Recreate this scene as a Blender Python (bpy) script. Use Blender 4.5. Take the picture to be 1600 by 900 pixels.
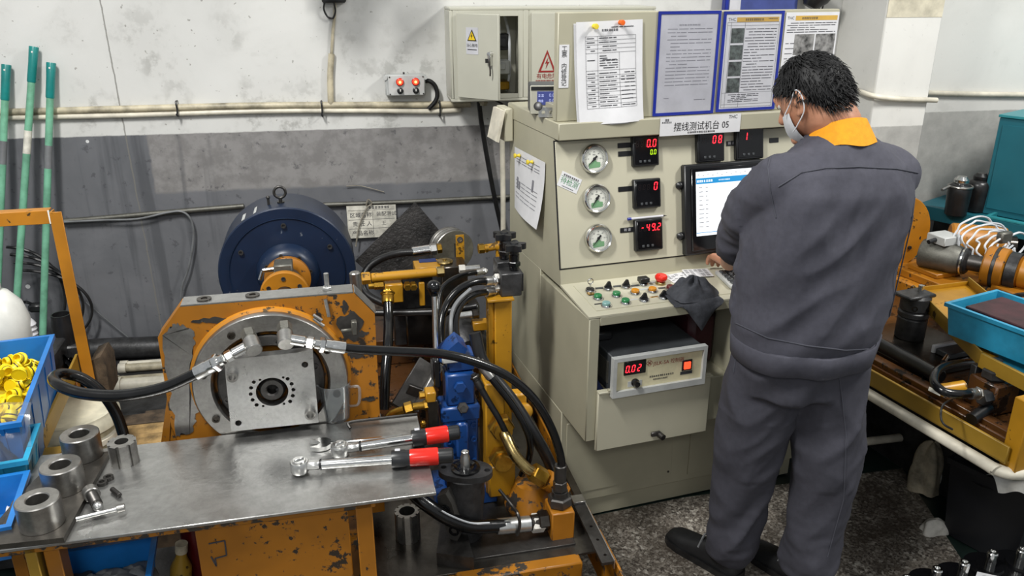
import bpy, bmesh, math, random
from mathutils import Vector, Matrix, noise
random.seed(7)
for _o in list(bpy.data.objects): bpy.data.objects.remove(_o)
SC = bpy.context.scene; COL = SC.collection
PI = math.pi
# ---------------------------------------------------------------- camera, light, exposure
FPX, PITCH, HCAM = 1274.0, math.radians(20.6), 1.8
cam_d = bpy.data.cameras.new('camera'); cam = bpy.data.objects.new('camera', cam_d); COL.objects.link(cam)
cam_d.sensor_width = 36; cam_d.lens = FPX/1600*36; cam_d.clip_start = .05
cam.location = (0, 0, HCAM); cam.rotation_euler = (PI/2-PITCH, 0, 0)
SC.camera = cam
world = bpy.data.worlds.new('hall'); SC.world = world; world.use_nodes = True
wb = world.node_tree.nodes['Background']; wb.inputs[0].default_value = (.93, .97, 1, 1); wb.inputs[1].default_value = .38
def area(name, loc, target, sx, sy, power, col=(1, .985, .95)):
    l = bpy.data.lights.new(name, 'AREA'); l.shape = 'RECTANGLE'; l.size = sx; l.size_y = sy; l.energy = power; l.color = col
    o = bpy.data.objects.new(name, l); COL.objects.link(o); o.location = loc
    o.rotation_euler = (Vector(target)-Vector(loc)).to_track_quat('-Z', 'Y').to_euler()
    return o
area('ceiling_lamp', (-1.15, .9, 3.5), (-.7, 2.2, .7), .22, .8, 84)
area('ceiling_lamp', (2.5, 1.8, 3.5), (1.9, 2.6, .9), .22, .8, 66)
area('ceiling_lamp', (.1, -2.2, 3.6), (.1, 1.5, .8), 1.6, .3, 24)
vs = SC.view_settings; vs.view_transform = 'Standard'; vs.look = 'None'; vs.gamma = 1; vs.exposure = .28
try: vs.use_curve_mapping = False
except Exception: pass
SC.cycles.max_bounces = 6; SC.cycles.caustics_reflective = False; SC.cycles.caustics_refractive = False

# ---------------------------------------------------------------- frames: rotated floor grids of the place
_c, _s = math.cos(PITCH), math.sin(PITCH)
def ray(px, py):
    a = (px-800)/FPX; v = (py-450)/FPX
    return (a, _c-v*_s, -(_s+v*_c))
class Frame:
    def __init__(s, ox, oy, deg):
        s.o = (ox, oy); s.a = math.radians(deg); s.u = (math.cos(s.a), math.sin(s.a)); s.v = (-math.sin(s.a), math.cos(s.a))
    def w(s, p): return Vector((s.o[0]+p[0]*s.u[0]+p[1]*s.v[0], s.o[1]+p[0]*s.u[1]+p[1]*s.v[1], p[2]))
    def l(s, p): dx = p[0]-s.o[0]; dy = p[1]-s.o[1]; return (dx*s.u[0]+dy*s.u[1], dx*s.v[0]+dy*s.v[1], p[2])
    def z(s, px, py, z): r = ray(px, py); t = (z-HCAM)/r[2]; return s.l((r[0]*t, r[1]*t, z))
    def V(s, px, py, v=0):
        r = ray(px, py); n = s.v; t = (v+s.o[0]*n[0]+s.o[1]*n[1])/(r[0]*n[0]+r[1]*n[1]); return s.l((r[0]*t, r[1]*t, HCAM+r[2]*t))
    def U(s, px, py, u=0):
        r = ray(px, py); n = s.u; t = (u+s.o[0]*n[0]+s.o[1]*n[1])/(r[0]*n[0]+r[1]*n[1]); return s.l((r[0]*t, r[1]*t, HCAM+r[2]*t))
M = Frame(-.59, 1.789, 13)      # left test machine
C = Frame(.166, 2.413, 18.4)    # control console
W = Frame(0, 3.6, 10)           # back wall
_ro = C.w((.99, -.2, 0))
R = Frame(_ro.x, _ro.y, 21.0)   # right bench

# ---------------------------------------------------------------- mesh builder
def catmull(pts, n=8):
    pts = [Vector(p) for p in pts]
    if len(pts) < 3: return pts
    P = [pts[0]*2-pts[1]]+pts+[pts[-1]*2-pts[-2]]; out = []
    for i in range(1, len(P)-2):
        a, b, c, d = P[i-1:i+3]
        for k in range(n):
            t = k/n
            out.append(.5*((2*b)+(c-a)*t+(2*a-5*b+4*c-d)*t*t+(3*b-a-3*c+d)*t**3))
    out.append(pts[-1]); return out
_glyph = {}
def text_geo(s, size, align='CENTER'):
    k = (s, align)
    if k not in _glyph:
        cu = bpy.data.curves.new('t', 'FONT'); cu.body = s; cu.size = 1; cu.align_x = align; cu.align_y = 'CENTER'; cu.resolution_u = 2
        o = bpy.data.objects.new('t', cu); COL.objects.link(o)
        dg = bpy.context.evaluated_depsgraph_get(); me = bpy.data.meshes.new_from_object(o.evaluated_get(dg))
        _glyph[k] = ([tuple(v.co[:2]) for v in me.vertices], [tuple(p.vertices) for p in me.polygons])
        bpy.data.objects.remove(o); bpy.data.meshes.remove(me); bpy.data.curves.remove(cu)
    vs_, fs = _glyph[k]
    return [(x*size, y*size) for x, y in vs_], fs
def flat_geo(outline, holes):
    """fill a polygon with holes -> 2D verts, tris"""
    cu = bpy.data.curves.new('t', 'CURVE'); cu.dimensions = '2D'; cu.fill_mode = 'BOTH'
    for loop in [outline]+holes:
        sp = cu.splines.new('POLY'); sp.points.add(len(loop)-1); sp.use_cyclic_u = True
        for i, (x, y) in enumerate(loop): sp.points[i].co = (x, y, 0, 1)
    o = bpy.data.objects.new('t', cu); COL.objects.link(o)
    dg = bpy.context.evaluated_depsgraph_get(); me = bpy.data.meshes.new_from_object(o.evaluated_get(dg))
    r = ([tuple(v.co[:2]) for v in me.vertices], [tuple(p.vertices) for p in me.polygons])
    bpy.data.objects.remove(o); bpy.data.meshes.remove(me); bpy.data.curves.remove(cu)
    return r
def circ(cx, cy, r, n=20, a0=0): return [(cx+r*math.cos(a0+2*PI*i/n), cy+r*math.sin(a0+2*PI*i/n)) for i in range(n)]
def basis(d):
    d = Vector(d).normalized(); a = Vector((0, 0, 1)) if abs(d.z) < .9 else Vector((1, 0, 0))
    x = d.cross(a).normalized(); return x, d.cross(x).normalized(), d
class B:
    """collects geometry of ONE part"""
    def __init__(s, tf=None): s.v = []; s.f = []; s.mi = []; s.tf = tf; s.cm = 0
    def add(s, vs_, fs):
        o = len(s.v); s.v += [tuple(p) for p in vs_]; s.f += [tuple(i+o for i in f) for f in fs]; s.mi += [s.cm]*len(fs); return s
    def mat(s, i): s.cm = i; return s
    def box(s, x0, x1, y0, y1, z0, z1, b=.003, M=None):
        c = ((x0+x1)/2, (y0+y1)/2, (z0+z1)/2); h = (abs(x1-x0)/2, abs(y1-y0)/2, abs(z1-z0)/2); b = min(b, .45*min(h)*2)
        if b <= 0:
            vs_ = [Vector((sx*h[0], sy*h[1], sz*h[2])) for sx in (-1, 1) for sy in (-1, 1) for sz in (-1, 1)]
            fs = [(0, 1, 3, 2), (4, 6, 7, 5), (0, 4, 5, 1), (2, 3, 7, 6), (0, 2, 6, 4), (1, 5, 7, 3)]
        else:
            ix = {}; vs_ = []
            for sx in (-1, 1):
                for sy in (-1, 1):
                    for sz in (-1, 1):
                        sg = (sx, sy, sz)
                        for a in range(3):
                            ix[sg, a] = len(vs_); vs_.append(Vector([sg[k]*(h[k] if k == a else h[k]-b) for k in range(3)]))
            fs = []
            for a in range(3):
                p, q = (a+1) % 3, (a+2) % 3
                for sa in (-1, 1):
                    def sgn(i, j):
                        t = [0, 0, 0]; t[a] = sa; t[p] = i; t[q] = j; return tuple(t)
                    fs.append(tuple(ix[sgn(i, j), a] for i, j in ((-1, -1), (1, -1), (1, 1), (-1, 1))))
                for sp in (-1, 1):
                    for sq in (-1, 1):
                        def sg2(k):
                            t = [0, 0, 0]; t[a] = k; t[p] = sp; t[q] = sq; return tuple(t)
                        fs.append((ix[sg2(-1), p], ix[sg2(1), p], ix[sg2(1), q], ix[sg2(-1), q]))
            for sx in (-1, 1):
                for sy in (-1, 1):
                    for sz in (-1, 1): fs.append(tuple(ix[(sx, sy, sz), a] for a in range(3)))
        C0 = Vector(c)
        return s.add([(M @ (p+C0) if M else p+C0) for p in vs_], fs)
    def beam(s, p0, p1, w, h, b=.002, up=(0, 0, 1)):
        """box along p0->p1, width w sideways, height h along up"""
        p0 = Vector(p0); p1 = Vector(p1); d = (p1-p0); L = d.length; d.normalize(); up = Vector(up)
        x = d.cross(up)
        if x.length < 1e-4: x = Vector((1, 0, 0))
        x.normalize(); z = x.cross(d)
        Mx = Matrix(((x.x, d.x, z.x, p0.x), (x.y, d.y, z.y, p0.y), (x.z, d.z, z.z, p0.z), (0, 0, 0, 1)))
        return s.box(-w/2, w/2, 0, L, -h/2, h/2, b, Mx)
    def cyl(s, p0, p1, r0, r1=None, n=20, caps=True, ch=0):
        r1 = r0 if r1 is None else r1; p0 = Vector(p0); p1 = Vector(p1); L = (p1-p0).length
        if ch > 0: pr = [(0, 0), (r0-ch, 0), (r0, ch), (r1, L-ch), (r1-ch, L), (0, L)]
        elif caps: pr = [(0, 0), (r0, 0), (r1, L), (0, L)]
        else: pr = [(r0, 0), (r1, L)]
        return s.lathe(pr, p0, p1-p0, n)
    def lathe(s, prof, p0=(0, 0, 0), d=(0, 0, 1), n=28, closed=False, a0=0):
        x, y, z = basis(d); p0 = Vector(p0); vs_ = []; rows = []
        for r, h in prof:
            if abs(r) < 1e-7: rows.append([len(vs_)]); vs_.append(p0+z*h)
            else:
                rows.append(list(range(len(vs_), len(vs_)+n)))
                vs_ += [p0+z*h+(x*math.cos(a0+2*PI*i/n)+y*math.sin(a0+2*PI*i/n))*r for i in range(n)]
        fs = []
        rr = list(zip(rows, rows[1:]+([rows[0]] if closed else [])))
        if not closed: rr = rr[:len(rows)-1]
        for A, Bq in rr:
            if len(A) == 1 and len(Bq) == 1: continue
            for i in range(n):
                j = (i+1) % n
                if len(A) == 1: fs.append((A[0], Bq[i], Bq[j]))
                elif len(Bq) == 1: fs.append((A[i], A[j], Bq[0]))
                else: fs.append((A[i], A[j], Bq[j], Bq[i]))
        return s.add(vs_, fs)
    def hexa(s, p0, p1, r, a0=0): 
        p0 = Vector(p0); p1 = Vector(p1); L = (p1-p0).length; c = min(.12*r, L*.2)
        return s.lathe([(0, 0), (r-c, 0), (r, c), (r, L-c), (r-c, L), (0, L)], p0, p1-p0, 6, a0=a0)
    def tube(s, pts, r, n=10, smooth=8, caps=True, cyc=False):
        P = catmull(pts, smooth) if smooth else [Vector(p) for p in pts]
        rr = r if callable(r) else (lambda t: r)
        vs_ = []; fs = []; N = len(P); x = None
        for i, p in enumerate(P):
            d = (P[min(i+1, N-1)]-P[max(i-1, 0)]).normalized()
            if x is None: x = basis(d)[0]
            x = (x-d*x.dot(d))
            if x.length < 1e-6: x = basis(d)[0]
            x.normalize(); y = d.cross(x); q = rr(i/(N-1))
            vs_ += [p+(x*math.cos(2*PI*k/n)+y*math.sin(2*PI*k/n))*q for k in range(n)]
        for i in range(N-1):
            for k in range(n):
                j = (k+1) % n; fs.append((i*n+k, i*n+j, (i+1)*n+j, (i+1)*n+k))
        if caps: fs += [tuple(range(n))[::-1], tuple(range((N-1)*n, N*n))]
        return s.add(vs_, fs)
    def prism(s, poly, axis, a0, a1):
        """extrude 2D polygon along axis 'x','y','z' from a0 to a1; poly coords are the other two axes in order"""
        def mk(p, a): return {'x': (a, p[0], p[1]), 'y': (p[0], a, p[1]), 'z': (p[0], p[1], a)}[axis]
        n = len(poly); vs_ = [mk(p, a0) for p in poly]+[mk(p, a1) for p in poly]
        fs = [tuple(range(n))[::-1], tuple(range(n, 2*n))]+[(i, (i+1) % n, n+(i+1) % n, n+i) for i in range(n)]
        return s.add(vs_, fs)
    def plate(s, outline, holes, axis, a0, a1):
        """flat plate with real holes"""
        def mk(p, a): return {'x': (a, p[0], p[1]), 'y': (p[0], a, p[1]), 'z': (p[0], p[1], a)}[axis]
        g, t = flat_geo(outline, holes); n = len(g)
        s.add([mk(p, a0) for p in g]+[mk(p, a1) for p in g], list(t)+[tuple(i+n for i in f[::-1]) for f in t])
        for lp in [outline]+holes:
            m = len(lp); s.add([mk(p, a0) for p in lp]+[mk(p, a1) for p in lp], [(i, (i+1) % m, m+(i+1) % m, m+i) for i in range(m)])
        return s
    def quad(s, a, b, c, d): return s.add([a, b, c, d], [(0, 1, 2, 3)])
    def grid(s, fn, nu, nv):
        vs_ = [fn(i/nu, j/nv) for j in range(nv+1) for i in range(nu+1)]
        return s.add(vs_, [(j*(nu+1)+i, j*(nu+1)+i+1, (j+1)*(nu+1)+i+1, (j+1)*(nu+1)+i) for j in range(nv) for i in range(nu)])
    def text(s, st, u, v, z, size, align='CENTER', rot=0, sx=1):
        g, t = text_geo(st, size, align); c, q = math.cos(rot), math.sin(rot)
        return s.add([(u+(x*sx*c-y*q), v, z+(x*sx*q+y*c)) for x, y in g], t)
    def sphere(s, c, r, n=16, sc=(1, 1, 1)):
        k = n//2; vs_ = [Vector((0, 0, 1))]; fs = []
        for i in range(1, k):
            t = PI*i/k; vs_ += [Vector((math.sin(t)*math.cos(2*PI*j/n), math.sin(t)*math.sin(2*PI*j/n), math.cos(t))) for j in range(n)]
        vs_.append(Vector((0, 0, -1))); L = len(vs_)-1
        for j in range(n):
            q = (j+1) % n; fs.append((0, 1+j, 1+q)); fs.append((L, 1+(k-2)*n+q, 1+(k-2)*n+j))
            for i in range(k-2): fs.append((1+i*n+j, 1+(i+1)*n+j, 1+(i+1)*n+q, 1+i*n+q))
        return s.add([(c[0]+p.x*r*sc[0], c[1]+p.y*r*sc[1], c[2]+p.z*r*sc[2]) for p in vs_], fs)
def build(name, b, mats, parent=None, base=(0, 0, 0), recalc=True, angle=38, flat=False):
    me = bpy.data.meshes.new(name)
    vv = [b.tf(p) for p in b.v] if b.tf else b.v
    me.from_pydata([(p[0]-base[0], p[1]-base[1], p[2]-base[2]) for p in vv], [], b.f)
    if not isinstance(mats, (list, tuple)): mats = [mats]
    for m in mats: me.materials.append(MAT[m])
    if len(mats) > 1: me.polygons.foreach_set('material_index', b.mi)
    if recalc:
        bm = bmesh.new(); bm.from_mesh(me); bmesh.ops.recalc_face_normals(bm, faces=bm.faces); bm.to_mesh(me); bm.free()
    if not flat:
        me.polygons.foreach_set('use_smooth', [True]*len(me.polygons)); me.set_sharp_from_angle(angle=math.radians(angle))
    me.update()
    o = bpy.data.objects.new(name, me); COL.objects.link(o)
    if parent: o.parent = parent
    return o
class T:
    """a thing: an Empty at its base; parts are given in frame coordinates"""
    def __init__(s, name, label, cat, fr, base, group=None, kind=None):
        s.o = bpy.data.objects.new(name, None); COL.objects.link(s.o); s.o.empty_display_size = .05
        s.fr = fr; s.base = tuple(base); s.o.location = fr.w(base); s.o.rotation_euler = (0, 0, fr.a)
        if label: s.o['label'] = label
        if cat: s.o['category'] = cat
        if group: s.o['group'] = group
        if kind: s.o['kind'] = kind
    def p(s, name, b, mats, parent=None, label=None, **k):
        o = build(name, b, mats, parent or s.o, s.base, **k)
        if name in ('printed_text', 'printed_table', 'printed_rows', 'form_text', 'unlit_segments', 'scale'): o['kind'] = 'stuff'
        if label: o['label'] = label
        return o
def one(name, label, cat, fr, base, b, mats, group=None, kind=None, **k):
    """a thing that is a single mesh"""
    o = build(name, b, mats, None, base, **k); o.location = fr.w(base); o.rotation_euler = (0, 0, fr.a)
    if label: o['label'] = label
    if cat: o['category'] = cat
    if group: o['group'] = group
    if kind: o['kind'] = kind
    return o
def struct(name, fr, b, mats, parent=None, **k):
    o = build(name, b, mats, parent, **k)
    if not parent: o.location = fr.w((0, 0, 0)); o.rotation_euler = (0, 0, fr.a); o['kind'] = 'structure'
    return o
def dup(root, loc, rotz=None, label=None):
    r = root.copy(); COL.objects.link(r); r.location = loc
    if rotz is not None: r.rotation_euler = (0, 0, rotz)
    if label: r['label'] = label
    for ch in list(root.children):
        c = ch.copy(); COL.objects.link(c); c.parent = r
        for g in list(ch.children):
            d = g.copy(); COL.objects.link(d); d.parent = c
    return r

# ---------------------------------------------------------------- procedural materials
MAT = {}
def nodes(name):
    m = bpy.data.materials.new(name); m.use_nodes = True; MAT[name] = m
    nt = m.node_tree; return m, nt, nt.nodes['Principled BSDF']
def N(nt, t, **k):
    n = nt.nodes.new(t)
    for a, b in k.items():
        if a[0] == '_': setattr(n, a[1:], b)
        else: n.inputs[a.replace('__', ' ')].default_value = b
    return n
def rgb(h):
    """'#rrggbb' as seen -> linear"""
    r = [int(h[i:i+2], 16)/255 for i in (1, 3, 5)]
    return tuple((x/12.92 if x <= .04045 else ((x+.055)/1.055)**2.4) for x in r)+(1,)
def ramp(nt, fac, stops):
    r = nt.nodes.new('ShaderNodeValToRGB'); e = r.color_ramp.elements
    while len(e) < len(stops): e.new(.5)
    for i, (p, c) in enumerate(stops): e[i].position = p; e[i].color = c if len(c) == 4 else (*c, 1)
    nt.links.new(fac, r.inputs[0]); return r.outputs[0]
def coords(nt, scale=1, seed=0):
    tc = N(nt, 'ShaderNodeTexCoord'); mp = N(nt, 'ShaderNodeMapping'); mp.inputs['Scale'].default_value = scale if isinstance(scale, tuple) else (scale,)*3
    mp.inputs['Location'].default_value = (seed*1.7, seed*2.3, seed*.9)
    nt.links.new(tc.outputs['Object'], mp.inputs[0]); return mp.outputs[0]
def noise_out(nt, co, scale, detail=4, rough=.6, dist=0):
    n = N(nt, 'ShaderNodeTexNoise'); n.inputs['Scale'].default_value = scale; n.inputs['Detail'].default_value = detail
    n.inputs['Roughness'].default_value = rough; n.inputs['Distortion'].default_value = dist
    nt.links.new(co, n.inputs['Vector']); return n.outputs['Fac']
def mixc(nt, fac, a, b, mode='MIX'):
    m = nt.nodes.new('ShaderNodeMix'); m.data_type = 'RGBA'; m.blend_type = mode
    for sck, val in ((m.inputs[0], fac), (m.inputs[6], a), (m.inputs[7], b)):
        if isinstance(val, (int, float)): sck.default_value = val
        elif isinstance(val, tuple): sck.default_value = val
        else: nt.links.new(val, sck)
    return m.outputs[2]
def bump(nt, bs, h, strength=.2, dist=.01):
    b = N(nt, 'ShaderNodeBump'); b.inputs['Strength'].default_value = strength; b.inputs['Distance'].default_value = dist
    nt.links.new(h, b.inputs['Height']); nt.links.new(b.outputs[0], bs.inputs['Normal'])
def plain(name, col, rough=.5, metal=0, var=.12, vscale=14, bmp=0, spec=None):
    m, nt, bs = nodes(name); c = rgb(col); co = coords(nt, 1, len(MAT)); f = noise_out(nt, co, vscale)
    lo = tuple(max(0, x*(1-var*2)) for x in c[:3])+(1,); hi = tuple(min(1, x*(1+var)) for x in c[:3])+(1,)
    nt.links.new(ramp(nt, f, [(.3, lo), (.62, hi)]), bs.inputs['Base Color'])
    bs.inputs['Roughness'].default_value = rough; bs.inputs['Metallic'].default_value = metal
    if spec is not None: bs.inputs['Specular IOR Level'].default_value = spec
    if bmp: bump(nt, bs, noise_out(nt, co, vscale*6), bmp, .004)
    return m
def paint(name, col, wear='#3a3530', amount=.3, scale=26, rough=.42, wear_metal=.3, dirt=.35):
    """enamel paint with chipped spots and grime"""
    m, nt, bs = nodes(name); c = rgb(col); co = coords(nt, 1, len(MAT)*1.3)
    big = noise_out(nt, co, 5, 3); fine = noise_out(nt, co, scale, 8, .7)
    base = mixc(nt, ramp(nt, big, [(.35, (0, 0, 0)), (.7, (1, 1, 1))]), tuple(x*(1-dirt) for x in c[:3])+(1,), c)
    mul = N(nt, 'ShaderNodeMath', _operation='MULTIPLY_ADD'); mul.inputs[1].default_value = .55; nt.links.new(big, mul.inputs[0])
    nt.links.new(fine, mul.inputs[2])
    t = 1.03-amount*.2
    chip = ramp(nt, mul.outputs[0], [(t, (0, 0, 0)), (t+.03, (1, 1, 1))])
    nt.links.new(mixc(nt, chip, base, rgb(wear)), bs.inputs['Base Color'])
    bs.inputs['Roughness'].default_value = rough
    mm = N(nt, 'ShaderNodeMath', _operation='MULTIPLY'); mm.inputs[1].default_value = wear_metal; nt.links.new(chip, mm.inputs[0]); nt.links.new(mm.outputs[0], bs.inputs['Metallic'])
    inv = N(nt, 'ShaderNodeMath', _operation='SUBTRACT'); inv.inputs[0].default_value = 1; nt.links.new(chip, inv.inputs[1])
    bump(nt, bs, inv.outputs[0], .35, .0015)
    return m
def steel(name, col='#b9b9b6', rough=.3, metal=1.0, blotch=.35, scale=7, dark='#4a4844', bmp=.05, stretch=(1, 1, 1)):
    m, nt, bs = nodes(name); c = rgb(col); d = rgb(dark); co = coords(nt, stretch, len(MAT))
    a = noise_out(nt, co, scale, 6, .65, .6); b = noise_out(nt, co, scale*9, 4)
    f = ramp(nt, a, [(.38, (0, 0, 0)), (.62, (1, 1, 1))])
    nt.links.new(mixc(nt, 1, mixc(nt, f, tuple(c[i]*(1-blotch)+d[i]*blotch for i in range(3))+(1,), c), ramp(nt, b, [(.3, (.86,)*3), (.6, (1, 1, 1))]), 'MULTIPLY'), bs.inputs['Base Color'])
    bs.inputs['Metallic'].default_value = metal
    mr = N(nt, 'ShaderNodeMapRange'); mr.inputs['To Min'].default_value = max(.05, rough-.12); mr.inputs['To Max'].default_value = rough+.14
    nt.links.new(a, mr.inputs['Value']); nt.links.new(mr.outputs[0], bs.inputs['Roughness'])
    if bmp: bump(nt, bs, b, bmp, .003)
    return m
def emit(name, col, strength, base='#000000'):
    m, nt, bs = nodes(name); bs.inputs['Base Color'].default_value = rgb(base); bs.inputs['Emission Color'].default_value = rgb(col); bs.inputs['Emission Strength'].default_value = strength
    bs.inputs['Roughness'].default_value = .3; return m
# paints / plastics / metals
paint('orange', '#b5741a', '#3b342c', .85, 34)
paint('orange_worn', '#ad701b', '#4a453f', 1.15, 22, wear_metal=.5, rough=.36)
paint('orange_clean', '#bd7c1c', '#4a3a20', .5, 34)
paint('yellow', '#bf8a20', '#5a4216', .6, 30, rough=.35)
paint('yellow_dull', '#a8842c', '#3e3018', .5, 22)
paint('brown_oil', '#5b3a1e', '#241c16', 1.0, 18, rough=.25)
paint('navy', '#16263f', '#6d7480', .16, 40, rough=.36)
paint('valve_blue', '#1b4686', '#102a52', .6, 34, rough=.3)
paint('console', '#aeaa94', '#6e685a', .1, 60, rough=.42, wear_metal=0, dirt=.12)
paint('console_light', '#c0bca7', '#6e685a', .06, 70, rough=.4, wear_metal=0, dirt=.07)
paint('elec_grey', '#bdbcae', '#77756c', .1, 50, rough=.3, wear_metal=0, dirt=.08)
paint('teal', '#1f6674', '#123840', .15, 30, rough=.4, dirt=.15)
paint('teal_light', '#2f8a92', '#12484e', .2, 30, rough=.4, dirt=.15)
steel('steel_table', '#b9b9b7', .3, .9, .36, 7, '#64625e', .3)
steel('steel_bright', '#d2d2d0', .3, .95, .14, 14, '#8b8985', .03)
steel('steel', '#b3b1ad', .32, .95, .4, 12, '#55534f', .06)
steel('steel_dark', '#5f5d5b', .4, .9, .5, 10, '#2c2a28', .1)
steel('steel_oily', '#5a554f', .22, .9, .5, 8, '#191715', .12)
steel('tray_steel', '#6e6a64', .3, .85, .5, 7, '#2c2926', .2)
steel('cast_dark', '#5b5955', .42, .6, .4, 12, '#33312e', .2)
steel('cast_grey', '#77766f', .5, .7, .4, 14, '#44423c', .2)
steel('chrome', '#dcdcda', .12, 1, .1, 12, '#aaa8a4', .02)
steel('brass', '#c79a3c', .3, .9, .5, 16, '#7a5a1c', .06)
steel('zinc_yellow', '#c9b27a', .28, 1, .4, 16, '#7a6434', .05)
plain('black_rubber', '#1b1b1c', .32, 0, .2, 30, .05)
plain('black_hose', '#0c0c0d', .18, 0, .25, 40, .06)
plain('black_plastic', '#1d1e20', .36, 0, .15)
plain('black_gloss', '#101012', .12, 0, .1)
plain('black_iron', '#3b3b3c', .42, .4, .3, 20, .2)
plain('dark_sheet', '#2c2a29', .3, .3, .5, 11, .5)
plain('red_grip', '#d8281c', .22, 0, .06)
plain('red_lamp', '#b3221a', .2, 0, .06)
plain('green_btn', '#1f7a45', .3, 0, .1)
plain('cyan_btn', '#7fa9a6', .25, 0, .1)
plain('amber_btn', '#d08a1e', .25, 0, .1)
plain('dark_red', '#5a1216', .3, 0, .1)
plain('white_paint', '#e4e2dc', .5, 0, .05)
plain('pvc', '#d6d0bf', .35, 0, .16, 9)
plain('pvc_dirty', '#b3aa92', .45, 0, .3, 12)
plain('paper', '#d8d8da', .55, 0, .03)
plain('paper_grey', '#c4c4c9', .4, 0, .05)
plain('paper_dirty', '#cfccc0', .6, 0, .2, 20)
plain('ink', '#3a3a40', .6, 0, 0)
plain('ink_mid', '#7d7d84', .6, 0, 0)
plain('ink_black', '#1a1a1c', .6, 0, 0)
plain('ink_green', '#1f7a3e', .6, 0, 0)
plain('ink_red', '#8c1f1c', .6, 0, 0)
plain('ink_yellow', '#e5c21c', .5, 0, 0)
plain('gold_band', '#c9a24a', .5, 0, .05)
plain('photo_dark', '#4c5450', .5, 0, .6, 60)
plain('photo_grey', '#7b7a78', .5, 0, .5, 40)
plain('folder_blue', '#1c2c8e', .3, 0, .1)
plain('board_blue', '#3e4a86', .4, 0, .1)
plain('crate_blue', '#1f6fb8', .32, 0, .1, 10)
plain('crate_cyan', '#2f93b8', .32, 0, .14, 10)
plain('cap_yellow', '#f0d41c', .38, 0, .05)
plain('cap_band', '#3a2a12', .4, 0, 0)
plain('pole_green', '#6fa98c', .34, 0, .15, 18)
plain('pole_cap', '#177e7a', .36, 0, .1, 18)
plain('jug', '#d9dad4', .3, 0, .05)
plain('bucket', '#c3bc9f', .4, 0, .25, 8)
plain('lid', '#d8d3bc', .35, 0, .2, 7)
plain('wood', '#4f4132', .7, 0, .35, 22, .3)
plain('wood_light', '#a08355', .7, 0, .3, 22, .3)
plain('glove_grey', '#7b7e80', .8, 0, .3, 16, .3)
plain('cloth_dark', '#3b3d43', .85, 0, .18, 60, .25)
plain('cloth_blue', '#22305e', .85, 0, .2, 40, .3)
plain('rag', '#b3a993', .8, 0, .3, 14, .3)
plain('rag_white', '#d5d2ca', .7, 0, .12, 18, .3)
plain('bin_black', '#15161a', .36, 0, .1)
plain('dial', '#d9dad0', .5, 0, .04)
plain('dial_green', '#6f9a72', .5, 0, .1)
plain('panel_cream', '#d3cba9', .45, 0, .1, 12)
plain('instr_grey', '#b9bbb9', .4, 0, .08)
plain('instr_dark', '#3e4144', .45, 0, .12)
plain('cable_white', '#cfd2d6', .35, 0, .1)
plain('cable_grey', '#6d6f71', .4, 0, .15)
plain('maroon', '#3d1b20', .5, 0, .25, 16, .1)
plain('rope', '#8b8578', .8, 0, .2, 60)
plain('pin_yellow', '#e0c83c', .3, 0, .03)
plain('pin_orange', '#e0641e', .3, 0, .03)
plain('screen_blue', '#2b8fcb', .4, 0, 0)
plain('led_off', '#191314', .3, 0, 0)
emit('led_red', '#ff2330', 3.2)
emit('led_green', '#b8e81e', 1.6)
emit('lamp_red', '#ff3a22', 2.6, '#a01010')
emit('lamp_core', '#ff9a50', 5, '#ff5020')
emit('screen', '#f4f8fb', 1.15)
emit('screen_bar', '#2b97d6', .9)
emit('lcd', '#5560a8', .55)
emit('lcd_text', '#b9c2f0', .8)
emit('switch_red', '#ff4a2a', 1.6, '#c02010')
def glassy(name, col, rough=.08, milk=.0, blend=.18):
    """thin clear sheet: see-through, a little milky, with a glossy skin"""
    m, nt, bs = nodes(name); L = nt.links; out = nt.nodes['Material Output']
    tr = N(nt, 'ShaderNodeBsdfTransparent'); tr.inputs[0].default_value = rgb(col); gl = N(nt, 'ShaderNodeBsdfGlossy'); gl.inputs['Roughness'].default_value = rough; gl.inputs['Color'].default_value = (1, 1, 1, 1)
    bs.inputs['Base Color'].default_value = rgb(col); bs.inputs['Roughness'].default_value = .4
    m1 = N(nt, 'ShaderNodeMixShader'); m1.inputs[0].default_value = milk; tl = N(nt, 'ShaderNodeBsdfTranslucent'); tl.inputs[0].default_value = rgb(col); m0 = N(nt, 'ShaderNodeMixShader'); m0.inputs[0].default_value = .5; L.new(bs.outputs[0], m0.inputs[1]); L.new(tl.outputs[0], m0.inputs[2]); L.new(tr.outputs[0], m1.inputs[1]); L.new(m0.outputs[0], m1.inputs[2])
    lw = N(nt, 'ShaderNodeLayerWeight'); lw.inputs[0].default_value = blend; m2 = N(nt, 'ShaderNodeMixShader'); L.new(lw.outputs['Fresnel'], m2.inputs[0]); L.new(m1.outputs[0], m2.inputs[1]); L.new(gl.outputs[0], m2.inputs[2])
    L.new(m2.outputs[0], out.inputs['Surface']); return m
glassy('clear_plastic', '#f6f9fa', .12, .22, .2)
glassy('bag_plastic', '#f2f4f6', .1, .12, .2)
glassy('gauge_glass', '#ffffff', .02, 0, .08)
glassy('pocket', '#fdfdff', .1, .04, .07)
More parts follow.
